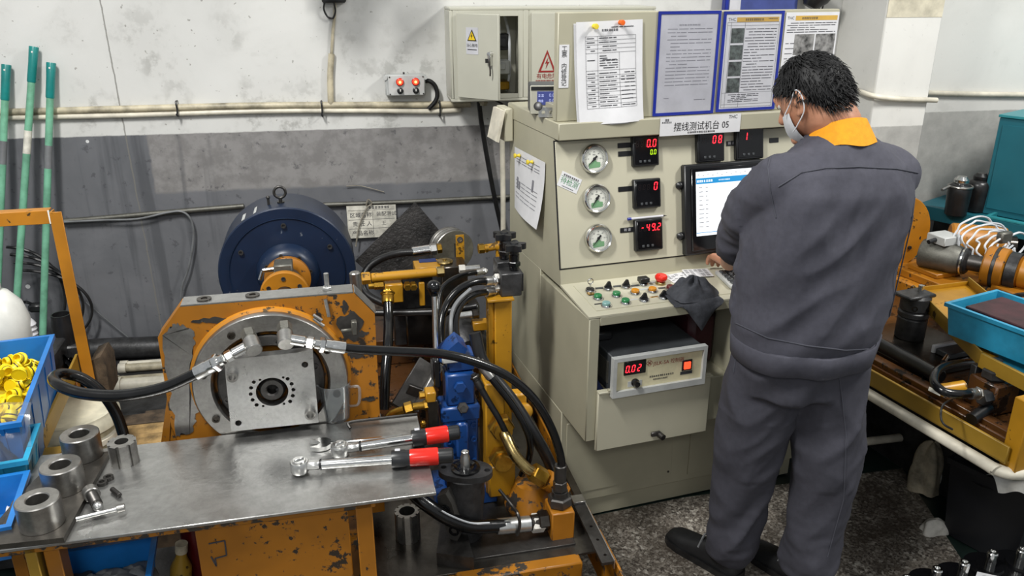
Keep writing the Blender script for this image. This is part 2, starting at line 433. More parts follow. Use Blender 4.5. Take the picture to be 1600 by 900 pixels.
# ================================================================ THE SETTING
def lines(b, u0, u1, z0, z1, n, v, seed, th=.0022, gaps=True):
    rd = random.Random(seed)
    for i in range(n):
        z = z1-(z1-z0)*(i+.5)/n; u = u0+(.012 if rd.random() < .2 else 0); end = u1 if rd.random() < .8 else u0+(u1-u0)*rd.uniform(.3, .9)
        while u < end:
            w = rd.uniform(.012, .04); b.quad((u, v, z-th/2), (min(u+w, end), v, z-th/2), (min(u+w, end), v, z+th/2), (u, v, z+th/2)); u += w+rd.uniform(.0015, .005)
    return b
def glyphs(b, u0, u1, v, z, size, seed):
    """a row of small blocks: print too small to read"""
    rd = random.Random(seed); u = u0
    while u < u1-size*.4:
        w = size*rd.uniform(.55, .85)
        for k in range(2): b.quad((u, v, z-size*.42+k*size*.45), (u+w, v, z-size*.42+k*size*.45), (u+w, v, z-size*.42+k*size*.45+size*.26), (u, v, z-size*.42+k*size*.45+size*.26))
        b.quad((u+w*.4, v, z-size*.42), (u+w*.55, v, z-size*.42), (u+w*.55, v, z+size*.42), (u+w*.4, v, z+size*.42)); u += size*.95
    return b
def wall_mat(name, right=False):
    m, nt, bs = nodes(name); co = coords(nt); L = nt.links
    sep = N(nt, 'ShaderNodeSeparateXYZ'); L.new(co, sep.inputs[0]); X, Z = sep.outputs[0], sep.outputs[2]
    def mth(op, a, b, c=None):
        n = N(nt, 'ShaderNodeMath', _operation=op)
        for i, v in enumerate((a, b, c)):
            if v is None: continue
            if isinstance(v, (int, float)): n.inputs[i].default_value = v
            else: L.new(v, n.inputs[i])
        return n.outputs[0]
    def step(a, e, w=.004):   # 0 below e, 1 above
        mr = N(nt, 'ShaderNodeMapRange'); mr.interpolation_type = 'SMOOTHSTEP'; mr.inputs['From Min'].default_value = e-w; mr.inputs['From Max'].default_value = e+w
        L.new(a, mr.inputs['Value']); return mr.outputs[0]
    n1 = noise_out(nt, co, 3.0, 5, .6, .5); n2 = noise_out(nt, co, 14, 6, .65); n3 = noise_out(nt, co, 55, 3); 
    zz = mth('ADD', Z, mth('MULTIPLY', mth('SUBTRACT', n2, .5), .012))
    # white upper paint with hand smudges
    sm = mth('MULTIPLY', step(n1, .55, .1), step(n2, .54, .07))
    lowf = mth('SUBTRACT', 1, step(Z, 1.62, .34))
    white = mixc(nt, mth('MULTIPLY', mth('MULTIPLY', sm, lowf), .12 if right else .6), rgb('#d3d3d0') if not right else rgb('#e0dfda'), rgb('#85847f'))
    white = mixc(nt, mth('MULTIPLY', step(n1, .5, .2), .16), white, rgb('#a9a8a2'))
    sp = mth('MULTIPLY', step(noise_out(nt, co, 40, 2), .70, .015), .1 if right else .6); white = mixc(nt, sp, white, rgb('#77746c'))
    # grey dado paint
    grey = mixc(nt, ramp(nt, n1, [(.3, (0, 0, 0)), (.7, (1, 1, 1))]), rgb('#5f6165'), rgb('#737478'))
    if right: grey = mixc(nt, ramp(nt, n2, [(.3, (0, 0, 0)), (.7, (1, 1, 1))]), rgb('#a2a19d'), rgb('#bab9b4'))
    else:
        pe = mth('ADD', X, mth('MULTIPLY', n2, .03)); inp = mth('MULTIPLY', mth('MULTIPLY', step(pe, -1.50, .006), mth('SUBTRACT', 1, step(X, .1))), step(mth('ADD', Z, mth('MULTIPLY', n2, .03)), .985, .008))
        grey = mixc(nt, inp, grey, mixc(nt, step(n2, .5, .12), rgb('#8d8b8a'), rgb('#7b7978')))
        grey = mixc(nt, mth('MULTIPLY', step(noise_out(nt, co, 22, 5, .7), .62, .03), .55), grey, rgb('#46464a'))
        # vertical drip streaks and white paint splashes on the left
        cs = coords(nt, (11, 1, .6), 3); st = step(noise_out(nt, cs, 1.3, 3), .56, .07)
        left = mth('SUBTRACT', 1, step(X, -1.28, .06))
        grey = mixc(nt, mth('MULTIPLY', mth('MULTIPLY', st, left), .55), grey, rgb('#45474b'))
        vo = N(nt, 'ShaderNodeTexVoronoi'); vo.inputs['Scale'].default_value = 9; L.new(co, vo.inputs['Vector'])
        sz = mth('MULTIPLY', step(noise_out(nt, co, 6, 1), .5, .1), .09)
        dots = mth('MULTIPLY', mth('LESS_THAN', vo.outputs['Distance'], sz), left)
        grey = mixc(nt, dots, grey, rgb('#d5d6d6'))
    edge = step(zz, 1.214, .003)
    col = mixc(nt, edge, grey, white)
    if not right:
        # seam between the two plaster fields
        ln = mth('ABSOLUTE', mth('ADD', mth('ADD', X, mth('MULTIPLY', Z, .02)), mth('MULTIPLY_ADD', n2, .012, 1.566)), 0)
        col = mixc(nt, mth('MULTIPLY', mth('LESS_THAN', ln, .0028), .75), col, rgb('#77756f'))
    L.new(col, bs.inputs['Base Color']); bs.inputs['Roughness'].default_value = .7; bs.inputs['Specular IOR Level'].default_value = .25
    bump(nt, bs, mth('ADD', n2, mth('MULTIPLY', n3, .3)), .12, .006)
wall_mat('wall'); wall_mat('wall_right', True)
def terrazzo():
    m, nt, bs = nodes('terrazzo'); co = coords(nt); L = nt.links
    v = N(nt, 'ShaderNodeTexVoronoi'); v.inputs['Scale'].default_value = 95; L.new(co, v.inputs['Vector'])
    v2 = N(nt, 'ShaderNodeTexVoronoi'); v2.inputs['Scale'].default_value = 190; L.new(co, v2.inputs['Vector'])
    sp = N(nt, 'ShaderNodeSeparateColor'); L.new(v.outputs['Color'], sp.inputs[0]); sp2 = N(nt, 'ShaderNodeSeparateColor'); L.new(v2.outputs['Color'], sp2.inputs[0])
    a = ramp(nt, sp.outputs[0], [(.15, rgb('#3c3733')), (.45, rgb('#6b645c')), (.8, rgb('#8f887e')), (.97, rgb('#d2cdc2'))])
    b = ramp(nt, sp2.outputs[0], [(.2, rgb('#443e39')), (.6, rgb('#7d766c')), (.95, rgb('#b9b3a7'))])
    base = mixc(nt, .45, a, b)
    d = noise_out(nt, co, 3.2, 5, .6, .4)
    base = mixc(nt, ramp(nt, d, [(.36, (.85,)*3), (.62, (.1,)*3)]), base, rgb('#3a332c'))
    L.new(base, bs.inputs['Base Color']); L.new(ramp(nt, d, [(.35, (.28,)*3), (.65, (.55,)*3)]), bs.inputs['Roughness'])
terrazzo()
plain('green_floor', '#1d2b27', .3, 0, .3, 6)
plain('roof_grey', '#b5b5b2', .8, 0, .05)
# floor
struct('floor', C, B().box(-5, 5, -5, 4, -.1, -.006, 0), 'green_floor')
struct('floor_terrazzo', C, B().prism([(-1.5, .02), (.5, .0), (1.416, -.10), (1.207, -.589), (.9, -1.35), (.75, -3.2), (-2.5, -3.2)], 'z', -.02, 0), 'terrazzo')
# back wall: left field and right field beside the column
wb_ = struct('wall_back', W, B().box(-4.2, 1.72, 0, .12, -.05, 3.7, 0), 'wall')
struct('wall_right', W, B().box(1.72, 4.2, 0, .12, -.05, 3.7, 0), 'wall_right')
ca = W.V(1388, 0, -.34); cb = W.V(1476, 10, -.34)
struct('wall_column', W, B().box(ca[0], cb[0], -.34, .0, -.05, 3.7, .006), 'wall_right')
plain('old_paint', '#c9c2ad', .7, 0, .15, 12)
struct('paint_patch', W, B().box(ca[0]+.004, cb[0]-.004, -.3415, -.339, W.V(1430, 27, -.34)[2], 3.6, 0), 'old_paint')['kind'] = 'structure'
# pipes along the wall
def wpipe(name, label, pts, r, mat_, ties=(), r2=None, group=None):
    t = T(name, label, 'pipe', W, pts[0], group); b = B().tube(pts, r, 10, 6); t.p('pipe_run', b, mat_)
    for u, z0, z1 in ties:
        k = B()
        k.tube([(u, -.004, z0), (u, -.034, z0+.002), (u+.002, -.036, (z0+z1)/2), (u, -.034, z1-.002), (u, -.004, z1)], .0035, 6, 4); k.box(u-.004, u+.004, -.046, -.036, z0+.004, z0+.013, .001)
        t.p('cable_tie', k, 'black_plastic')
    return t
def wl(px, py, v=-.014): return W.V(px, py, v)
wpipe('wall_conduit', 'upper dirty cream conduit pipe running along the white wall', [wl(-60, 176), wl(16, 175), wl(200, 170), wl(400, 165), wl(560, 164), wl(735, 163)], .0135, 'pvc_dirty')
def tie(px): a = wl(px, 158); b_ = wl(px, 181); return (a[0], b_[2], a[2])
wpipe('wall_conduit', 'lower clean white conduit pipe strapped under the dirty one', [wl(-60, 185), wl(16, 184), wl(200, 180), wl(400, 174), wl(560, 173), wl(668, 174), wl(720, 172)], .0105, 'pvc', [tie(276), tie(502), tie(686)])
wpipe('wall_conduit', 'short upright plaster-coated conduit below the wall fan bracket', [wl(517, 165), wl(516, 120), wl(518, 84)], .013, 'pvc_dirty')
wpipe('cable_conduit', 'thin yellowed cable trunk rising to the wall fan', [wl(518, 86, -.008), wl(520, 50, -.008), wl(523, 20, -.008), wl(523, -40, -.008)], .006, 'pvc_dirty')
wpipe('wall_conduit', 'grey painted conduit low on the wall left of the blue drum', [wl(96, 346), wl(180, 339), wl(270, 331), wl(381, 322)], .011, 'cast_grey')
wpipe('wall_conduit', 'grey conduit low on the wall behind the posted notice', [wl(505, 320), wl(620, 316), wl(720, 311), wl(800, 307)], .010, 'cast_grey')
c0 = wl(1448, 145, -.014)
wpipe('wall_conduit', 'cream conduit pipe on the right wall beyond the column', [(c0[0], -.016, c0[2]), wl(1520, 147), wl(1600, 148), wl(1700, 150)], .012, 'pvc')
pz = W.V(1370, 157, -.352)[2]
wpipe('wall_conduit', 'cream conduit pipe wrapped round the white column', [(ca[0]-.014, -.02, pz+.03), (ca[0]-.014, -.2, pz+.03), (ca[0]-.014, -.352, pz+.02), (ca[0]+.1, -.356, pz+.005), (cb[0]+.03, -.356, pz-.005)], .011, 'pvc')
wpipe('white_riser_pipe', 'white upright pipe in the gap behind the console', [(wl(786, 380, -.1)[0], -.1, .55), (wl(786, 300, -.1)[0], -.1, .9), (wl(784, 180, -.1)[0], -.1, 1.27)], .0115, 'pvc')
one('power_cable', 'thick black cable hanging from the electrical cabinet', 'cable', W, wl(748, 156, -.08), B().tube([wl(748, 156, -.08), wl(752, 190, -.07), wl(760, 240, -.06), wl(772, 305, -.06), wl(786, 368, -.06), wl(790, 400, -.06)], .0105, 10, 6), 'black_rubber')
one('thin_cable', 'thin black wire looping from cabinet to console top', 'cable', W, wl(772, 156, -.08), B().tube([wl(772, 156, -.1), wl(784, 162, -.16), wl(792, 168, -.22), wl(798, 172, -.3)], .004, 6, 6), 'black_rubber')
# wall fan just above the frame with its bracket in view
fu, fv, fz = wl(520, -10)
t = T('wall_fan', 'black wall fan bracket with trailing wire at top of wall', 'fan', W, (fu, 0, fz))
t.p('bracket', B().box(fu-.045, fu+.05, -.03, 0, fz-.035, fz+.16, .006).box(fu-.025, fu+.028, -.07, -.02, fz-.02, fz+.1, .008), 'black_plastic')
t.p('arm', B().tube([(fu, -.05, fz+.08), (fu, -.16, fz+.16), (fu, -.3, fz+.24)], .018, 10, 6), 'black_plastic')
t.p('motor', B().lathe([(0, -.06), (.05, -.055), (.07, -.01), (.07, .06), (.03, .1), (0, .1)], (fu, -.30, fz+.27), (0, -1, -.25), 24), 'black_plastic')
g = B()
cx = Vector((fu, -.42, fz+.26)); ax, ay, ad = basis((0, -1, -.25))
for k in range(26):
    a = 2*PI*k/26; d = ax*math.cos(a)+ay*math.sin(a)
    g.tube([cx-ad*.05+d*.05, cx-ad*.05+d*.16, cx+d*.215, cx+ad*.05+d*.16, cx+ad*.06+d*.03], .0025, 5, 4)
for r_, o_ in ((.215, 0), (.12, .06), (.12, -.055)): g.tube([cx+ad*o_+(ax*math.cos(2*PI*i/24)+ay*math.sin(2*PI*i/24))*r_ for i in range(25)], .003, 5, 0)
t.p('guard', g, 'black_plastic')
for k in range(3):
    a = 2*PI*k/3; b = B()
    b.grid(lambda s, q: cx+(ax*math.cos(a+q*1.3)+ay*math.sin(a+q*1.3))*(.04+.15*s)+ad*(.03*(q-.5)), 4, 5); t.p('blade', b, 'instr_grey')
t.p('wire', B().tube([wl(508, 0, -.02), wl(506, 14, -.02), wl(512, 26, -.015), wl(520, 28, -.015), wl(524, 18, -.015), wl(522, 4, -.02)], .004, 6, 6), 'black_rubber')

# small control box with two lit red lamps
p = W.V(603, 150, -.05); q = W.V(664, 116, -.05); u0, z0, u1, z1 = p[0], p[2], q[0], q[2]
t = T('indicator_box', 'small grey wall box with two glowing red lamps', 'control box', W, ((u0+u1)/2, 0, z0))
t.p('body', B().box(u0, u1, -.055, -.003, z0, z1, .004), 'instr_grey')
t.p('lid', B().box(u0+.012, u1-.004, -.063, -.055, z0+.002, z1-.002, .002), 'instr_grey')
for k, fx in enumerate((.36, .75)):
    cu = u0+(u1-u0)*fx; cz = z0+(z1-z0)*.68
    l = t.p('lamp', B().lathe([(.016, 0), (.016, .008), (.0125, .010)], (cu, -.063, cz), (0, -1, 0), 24), 'red_lamp')
    t.p('lens', B().lathe([(.0122, .004), (.0118, .014), (.007, .019), (0, .02)], (cu, -.063, cz), (0, -1, 0), 20), ['lamp_red'], l)
    t.p('bulb', B().lathe([(.006, .0185), (.004, .0215), (0, .0225)], (cu, -.063, cz), (0, -1, 0), 12), 'lamp_core', l)
    cz = z0+(z1-z0)*.26
    t.p('selector_knob', B().lathe([(.013, 0), (.013, .006), (.009, .008), (.009, .016), (0, .017)], (cu, -.063, cz), (0, -1, 0), 20), 'black_plastic')
    t.p('pointer', B().box(cu-.002, cu+.002, -.084, -.079, cz-.002, cz+.008, .0005), 'white_paint')
for (a, b_) in ((u0, z1-.012), (u1, z1-.012)): t.p('mounting_lug', B().cyl((a, -.03, b_), (a, -.06, b_), .009, n=14), 'instr_grey')
t.p('top_screw', B().cyl(((u0+u1)/2-.004, -.03, z1), ((u0+u1)/2-.004, -.03, z1+.008), .004, n=10), 'steel_dark')
for cu in (u0+.018, u1-.01):
    for cz in (z0+.008, z1-.008): t.p('screw', B().cyl((cu, -.063, cz), (cu, -.066, cz), .003, n=10), 'steel_dark')
one('flexible_conduit', 'short black flexible conduit curling from indicator box to pipe', 'cable', W, (u1, -.03, z0),
    B().tube([(u1-.002, -.03, z0+.055), (u1+.02, -.035, z0+.055), (u1+.042, -.035, z0+.035), (u1+.05, -.035, z0+.0), (u1+.04, -.034, z0-.03), (u1+.012, -.03, z0-.06)], .0095, 10, 8), 'black_rubber')

# electrical cabinet: one body, left door ajar, right door shut
bv = -.2
e0 = W.V(700, 10, bv+.04); u0 = e0[0]+.0; z0, z1 = 1.342, 1.706; ud = .022; u2 = .56
t = T('electrical_cabinet', 'grey electrical cabinet on wall with left door ajar', 'electrical cabinet', W, ((u0+u2)/2, 0, z0))
b = B(); b.box(u0, u2, -.02, -.002, z0, z1, .002)
b.box(u0, u2, bv, -.02, z1-.012, z1, .003).box(u0, u2, bv, -.02, z0, z0+.012, .003).box(u0, u0+.012, bv, -.02, z0+.012, z1-.012, .003).box(u2-.012, u2, bv, -.02, z0+.012, z1-.012, .003).box(ud-.012, ud+.012, bv, -.02, z0+.012, z1-.012, .003)
for (a, c_) in ((u0+.012, ud-.012), (ud+.012, u2-.012)):
    b.box(a, a+.02, bv, bv+.008, z0+.012, z1-.012, .001).box(c_-.02, c_, bv, bv+.008, z0+.012, z1-.012, .001).box(a+.02, c_-.02, bv, bv+.008, z1-.034, z1-.012, .001).box(a+.02, c_-.02, bv, bv+.008, z0+.012, z0+.03, .001)
t.p('body', b, 'elec_grey')
# left door, hinged on its left edge and standing a little open
hu = u0+.034; dw = .20; op = math.radians(44)
def dtf(p_): 
    x = p_[0]; y = p_[1]; return (hu+x*math.cos(op)+y*math.sin(op), bv-.006-x*math.sin(op)+y*math.cos(op), p_[2])
z0d, z1d = z0+.022, z1-.022
dr = t.p('door', B(dtf).box(0, dw, -.014, 0, z0d, z1d, .002), 'elec_grey')
zc = z1d-.105
t.p('warning_sticker', B(dtf).box(.048, .106, -.0152, -.0142, zc-.045, zc+.055, 0), 'paper_grey', dr)
t.p('warning_triangle', B(dtf).prism([(.055, zc+.005), (.099, zc+.005), (.077, zc+.048)], 'y', -.0166, -.0154), 'ink_black', dr)
t.p('triangle_field', B(dtf).prism([(.0605, zc+.0085), (.0935, zc+.0085), (.077, zc+.0405)], 'y', -.0176, -.0168), 'ink_yellow', dr)
t.p('lightning_bolt', B(dtf).prism([(.079, zc+.036), (.072, zc+.022), (.077, zc+.0225), (.074, zc+.012), (.082, zc+.026), (.077, zc+.0255)], 'y', -.0184, -.0178), 'ink_black', dr)
t.p('sticker_lettering', B(dtf).text('当心触电', .077, -.0158, zc-.012, .0135).box(.055, .099, -.0158, -.0156, zc-.029, zc-.026, 0), 'ink_black', dr)
zl = z0d+.155
lk = t.p('door_latch', B(dtf).box(.165, .173, -.03, -.014, zl-.025, zl+.03, .002).cyl((.168, -.014, zl+.02), (.168, -.034, zl+.02), .008, n=14), 'chrome', dr)
t.p('key_tag', B(dtf).tube([(.165, -.034, zl+.02), (.173, -.037, zl-.005), (.177, -.036, zl-.04), (.175, -.034, zl-.06)], .003, 6, 5).box(.153, .175, -.036, -.033, zl-.012, zl+.004, .001), 'steel_dark', dr)
# gear inside the open compartment
t.p('breaker', B().box(-.10, -.03, -.10, -.03, 1.535, 1.60, .004).box(-.085, -.045, -.115, -.10, 1.55, 1.585, .003), 'black_plastic')
t.p('contactor', B().box(-.10, -.028, -.12, -.03, 1.44, 1.495, .004).box(-.075, -.05, -.128, -.12, 1.46, 1.485, .002), 'instr_grey')
t.p('terminal_block', B().box(-.10, -.03, -.11, -.03, 1.376, 1.41, .003), 'brass')
t.p('wiring', B().tube([(-.045, -.06, 1.68), (-.03, -.09, 1.60), (-.028, -.1, 1.5), (-.03, -.1, 1.43), (-.035, -.07, 1.37)], .006, 6, 6).tube([(-.07, -.06, 1.68), (-.065, -.08, 1.62), (-.07, -.1, 1.56)], .004, 6, 6), 'cable_white')
# right door shut, with a red warning triangle
d2 = t.p('door', B().box(ud+.02, u2-.02, bv-.012, bv+.002, z0+.022, z1-.022, .002), 'elec_grey')
tv = bv-.0125; tri = W.V(853, 78, tv); x_, zt = tri[0]+.006, tri[2]; zb = W.V(853, 113, tv)[2]; hw = .037
t.p('warning_triangle', B().plate([(x_-hw, zb), (x_+hw, zb), (x_, zt)], [[(x_-hw+.011, zb+.0065), (x_, zt-.014), (x_+hw-.011, zb+.0065)]], 'y', tv-.001, tv), 'ink_red', d2)
t.p('lightning_bolt', B().prism([(x_+.003, zt-.03), (x_-.009, zb+.034), (x_-.001, zb+.036), (x_-.006, zb+.014), (x_+.009, zb+.042), (x_+.001, zb+.04)], 'y', tv-.001, tv), 'ink_red', d2)
t.p('sticker_lettering', B().text('有电危险', x_, tv-.0006, zb-.016, .022).add(*(lambda g: (g.v, g.f))(glyphs(B(), x_-.046, x_+.046, tv-.0006, zb-.032, .007, 3))), 'ink_red', d2)
# cable gland pieces under the cabinet
for gu in (-.14, .06, .0): t.p('cable_gland', B().cyl((gu, -.1, z0), (gu, -.1, z0-.03), .014, n=14).hexa((gu, -.1, z0-.012), (gu, -.1, z0-.02), .02), 'pvc_dirty')

# blue notice board and wired bracket high on the wall behind the console
p = W.V(1136, 12, -.06); q = W.V(1246, 12, -.06)
t = T('blue_notice_board', 'blue board hung high on wall above the paper folders', 'board', W, ((p[0]+q[0])/2, 0, p[2]))
t.p('panel', B().box(p[0], q[0], -.06, -.03, p[2]-.02, p[2]+.35, .003), 'board_blue')
t.p('edge_strip', B().box(p[0]-.012, p[0]+.004, -.066, -.03, p[2]-.02, p[2]+.35, .002), 'folder_blue')
t.p('pocket_sheet', B().box(p[0]+.01, p[0]+.06, -.062, -.0605, p[2]-.01, p[2]+.3, 0), 'paper_grey')
p = W.V(1262, 8, -.06)
t = T('wall_lamp', 'black lamp bracket with hanging wires above the board', 'lamp', W, (p[0], 0, p[2]))
t.p('housing', B().lathe([(0, 0), (.03, .004), (.06, .05), (.065, .09), (0, .1)], (p[0]-.01, -.09, p[2]-.01), (.5, -.1, 1), 18), 'black_plastic')
t.p('wall_arm', B().beam((p[0]+.02, -.09, p[2]+.06), (p[0]+.04, 0, p[2]+.08), .03, .03), 'black_plastic')
for k in range(3): t.p('wire', B().tube([(p[0]+.04+.012*k, -.04, p[2]+.1), (p[0]+.05+.012*k, -.06, p[2]+.03), (p[0]+.045+.016*k, -.05, p[2]-.02)], .0035, 6, 6), 'black_rubber')

# notice sheet, dark sheet leaning, rope and wire on the low wall
p = W.V(541, 321, -.02); q = W.V(618, 318, -.02); zb = W.V(562, 372, -.02)[2]
t = T('wall_notice', 'grubby white notice sheet with lettering taped on low wall', 'notice', W, (p[0], 0, zb))
t.p('sheet', B().box(p[0], q[0], -.02, -.018, zb, p[2], 0), 'paper_dirty')
h = p[2]-zb; w_ = q[0]-p[0]; k = B()
glyphs(k, p[0]+w_*.45, q[0]-.02, -.0206, p[2]-.014, .014, 5).text('区域名称', p[0]+w_*.28, -.0206, zb+h*.68, .024).text('装配测试', p[0]+w_*.8, -.0206, zb+h*.70, .022)
k.text('责 任 人', p[0]+w_*.3, -.0206, zb+h*.42, .024).text('王', p[0]+w_*.74, -.0206, zb+h*.42, .022).text('产品名称', p[0]+w_*.3, -.0206, zb+h*.14, .024)
for zz in (.83, .55, .28): k.box(p[0]+.006, q[0]-.006, -.0206, -.0202, zb+h*zz, zb+h*zz+.0012, 0)
k.box(p[0]+w_*.52, p[0]+w_*.525, -.0206, -.0202, zb, p[2]-.03, 0)
t.p('lettering', k, 'ink')
ds = [W.V(650, 320, -.10), W.V(690, 364, -.08), W.V(640, 470, -.04), W.V(555, 400, -.04)]
zz = [a[2] for a in ds]
b = B(); pl = [(a[0], a[2]) for a in ds]
g_, f_ = pl, None
def dsv(z): return -.05-.12*(1-(z-min(zz))/(max(zz)-min(zz)))
n_ = len(pl); b.add([(x, dsv(z), z) for x, z in pl]+[(x, dsv(z)+.006, z) for x, z in pl], [(0, 1, 2, 3), (7, 6, 5, 4)]+[(i, (i+1) % 4, 4+(i+1) % 4, 4+i) for i in range(4)])
one('rubber_sheet', 'crumpled dark sheet leaning tilted against the grey wall', 'sheet', W, (pl[2][0], -.1, min(zz)), b, 'dark_sheet')
one('tie_wire', 'frayed wire knotted round conduit above the notice', 'wire', W, wl(575, 318), B().tube([wl(572, 322, -.03), wl(575, 312, -.035), wl(581, 318, -.03), wl(574, 324, -.03), wl(566, 340, -.03), wl(560, 358, -.03), wl(556, 385, -.03)], .0035, 6, 6).tube([wl(541, 291, -.012), wl(560, 290, -.012), wl(582, 295, -.01), wl(600, 300, -.008)], .002, 5, 6), 'rope')
one('hanging_wire', 'grey wire looping down from left low conduit', 'wire', W, wl(285, 332), B().tube([wl(100, 347, -.03), wl(160, 344, -.03), wl(215, 342, -.035), wl(262, 332, -.03), wl(285, 331, -.03), wl(299, 345, -.03), wl(302, 375, -.03), wl(294, 420, -.03), wl(284, 450, -.03), wl(282, 490, -.03)], .0045, 7, 6), 'cable_grey')
one('drooping_wire', 'thin dark wire drooping diagonally on wall behind orange frame', 'wire', W, wl(100, 440), B().tube([wl(20, 385, -.03), wl(60, 405, -.04), wl(120, 460, -.03), wl(200, 527, -.02), wl(230, 545, -.02)], .003, 6, 6), 'cable_grey')
# cable coil behind the green poles
b = B()
for k in range(4):
    cx_, cz_ = 10+6*k, 470+5*k; P_ = []
    for i in range(22):
        a = -.5*PI+2*PI*i/21*.62; P_.append(wl(cx_+(92+8*k)*math.cos(a), cz_+(84-7*k)*math.sin(a), -.05-.01*k))
    b.tube(P_, .006, 6, 3)
one('cable_coil', 'coil of black cable hung on the wall behind the green poles', 'cable', W, wl(50, 470), b, 'black_rubber')
one('power_plug', 'black plug on a short white lead beside the jug', 'plug', W, wl(55, 478, -.12), B().tube([wl(20, 480, -.12), wl(38, 472, -.14), wl(52, 476, -.13)], .006, 7, 6).box(*(lambda a: (a[0]-.02, a[0]+.035, -.15, -.11, a[2]-.02, a[2]+.015))(wl(55, 478, -.12)), .008), 'black_plastic')
# drain pipe and stacked tubes along the wall foot
p = W.V(165, 545, -.09); q = W.V(262, 541, -.09)
one('drain_pipe', 'thick dark pipe lying along foot of grey wall', 'pipe', W, p, B().tube([(p[0]-.5, -.09, p[2]-.004), (p[0], -.09, p[2]), (q[0], -.09, q[2]), (q[0]+.9, -.09, q[2])], .047, 18, 3), 'black_iron')
one('tube_cradle', 'dark ledge carrying the pipe along the wall foot', 'ledge', W, (p[0], -.2, 0), B().box(p[0]-.02, p[0]+.62, -.62, -.02, 0, p[2]-.05, .006), 'black_iron')
zt_ = p[2]-.05
rows = [(188, 560, 300, 'uppermost thin white plastic tube under the dark drain pipe', -.20, .016), (186, 568, 300, 'second thin white plastic tube with collar under drain pipe', -.235, .018), (172, 578, 300, 'speckled cream plastic tube behind the lowest white tube', -.36, .02), (178, 594, 300, 'fat white plastic tube lying lowest by orange plate', -.42, .028)]
for px, py, px2, lb, vv, r_ in rows:
    a = W.V(px, py, vv)[0]; b = B().cyl((a, vv, zt_+r_), (a+.55, vv, zt_+r_), r_, n=16)
    tt = T('plastic_tube', lb, 'tube', W, (a, vv, zt_), 'white tubes by the wall foot'); tt.p('tube_body', b, 'pvc' if r_ > .022 or r_ < .017 else 'pvc_dirty')
    tt.p('collar', B().lathe([(r_*.8, 0), (r_*1.25, 0), (r_*1.25, .03), (r_, .03)], (a-.004, vv, zt_+r_), (1, 0, 0), 16), 'pvc')
# ================================================================ CONTROL CONSOLE (frame C)
CW = .97
con = T('control_console', 'cream steel test console with gauges, meters, monitor and button desk', 'control console', C, (CW/2, .2, 0))
b = B().box(0, CW, 0, .55, .075, .447, .003).box(.004, CW-.004, .012, .54, 0, .075, .002).box(0, CW, .22, .55, .447, .885, .002)
b.prism([(.03, .885), (.55, .885), (.55, 1.345), (.115, 1.345)], 'x', 0, CW)
con.p('cabinet_body', b, 'console')
OPU = .50
b = B().box(0, .035, -.2, .22, .447, .865, .003).box(OPU, CW, -.2, .22, .447, .865, .003).box(.035, OPU, -.2, .22, .447, .605, .002).box(.035, OPU, -.2, -.185, .838, .866, .002)
con.p('desk_housing', b, 'console')
con.p('desk_top', B().prism([(-.2, .866), (-.2, .872), (.032, .893), (.032, .886)], 'x', -.002, CW+.002), 'console_light')
con.p('inset_plate', B().prism([(-.17, .8748), (-.17, .8768), (.012, .8932), (.012, .8912)], 'x', .035, .60), 'console_light')
hd = con.p('header', B().box(-.003, CW+.003, .07, .565, 1.345, 1.398, .003), 'console')
con.p('sign_board', B().box(0, .992, .10, .128, 1.398, 1.716, .003).box(.02, .05, .128, .3, 1.398, 1.44, .002).box(.9, .93, .128, .3, 1.398, 1.44, .002), 'console')
# access panels on the base
a1 = C.V(1047, 745, 0)[0]; a2 = C.V(1073, 745, 0)[0]
con.p('access_panel', B().box(.02, a1, -.003, .0, .115, .40, .001), 'console')
con.p('access_panel', B().box(a2, .95, -.003, .0, .10, .44, .001), 'console')
for x, z in ((.03, .13), (a1-.012, .13), (a1-.012, .385)): con.p('panel_screw', B().cyl((x, -.003, z), (x, -.005, z), .004, n=10), 'steel_dark')
# fold-down flap of the open compartment
q = [C.V(935, 614, -.215), C.V(1112, 588, -.215), C.V(1106, 676, -.215), C.V(933, 706, -.215)]
fu0, fu1, fz1, fz0 = q[0][0], q[1][0], q[0][2], q[3][2]
fl = con.p('compartment_flap', B().box(fu0, fu1, -.214, -.2, fz0, fz1, .003).box(fu0, fu1, -.222, -.2, fz1-.004, fz1+.002, .001), 'console_light')
lk = C.V(1028, 677, -.214)
con.p('cam_lock', B().cyl((lk[0], -.214, lk[2]), (lk[0]+.006, -.24, lk[2]-.003), .010, n=16).box(lk[0]-.028, lk[0]+.004, -.225, -.217, lk[2]-.004, lk[2]+.012, .002), 'steel_dark', fl)
for x in (fu0+.05, fu1-.03): con.p('hinge', B().cyl((x-.02, -.218, fz1+.004), (x+.02, -.218, fz1+.004), .005, n=10), 'console', fl)

# ---- tilted gauge panel
PV0, PZ0, PSN, PCS = .03, .885, .1817, .983
def ptf(p): return (p[0], PV0+PSN*p[2]+PCS*p[1], PZ0+PCS*p[2]-PSN*p[1])
_pn = (-C.v[0]*PCS, -C.v[1]*PCS, PSN); _po = C.w((0, PV0, PZ0))
def pan(px, py, d=0):
    """pixel -> (u, s) on the gauge panel"""
    r = ray(px, py); o = Vector(_po)-Vector((0, 0, HCAM))
    n = Vector(_pn); o = o+n*(-d); t = o.dot(n)/Vector(r).dot(n)
    l = C.l((r[0]*t, r[1]*t, HCAM+r[2]*t)); return (l[0], (l[2]-PZ0+PSN*d)/PCS)
pa = pan(875, 420); pb = pan(866, 222); pc = pan(1246, 200)
gp = con.p('gauge_panel', B(ptf).box(pa[0]+.002, .905, -.004, .002, pa[1], .458, .001), 'console_light')
con.p('panel_gap', B(ptf).box(pa[0]-.002, .909, -.0012, .002, pa[1]-.004, .462, 0), 'ink_black')
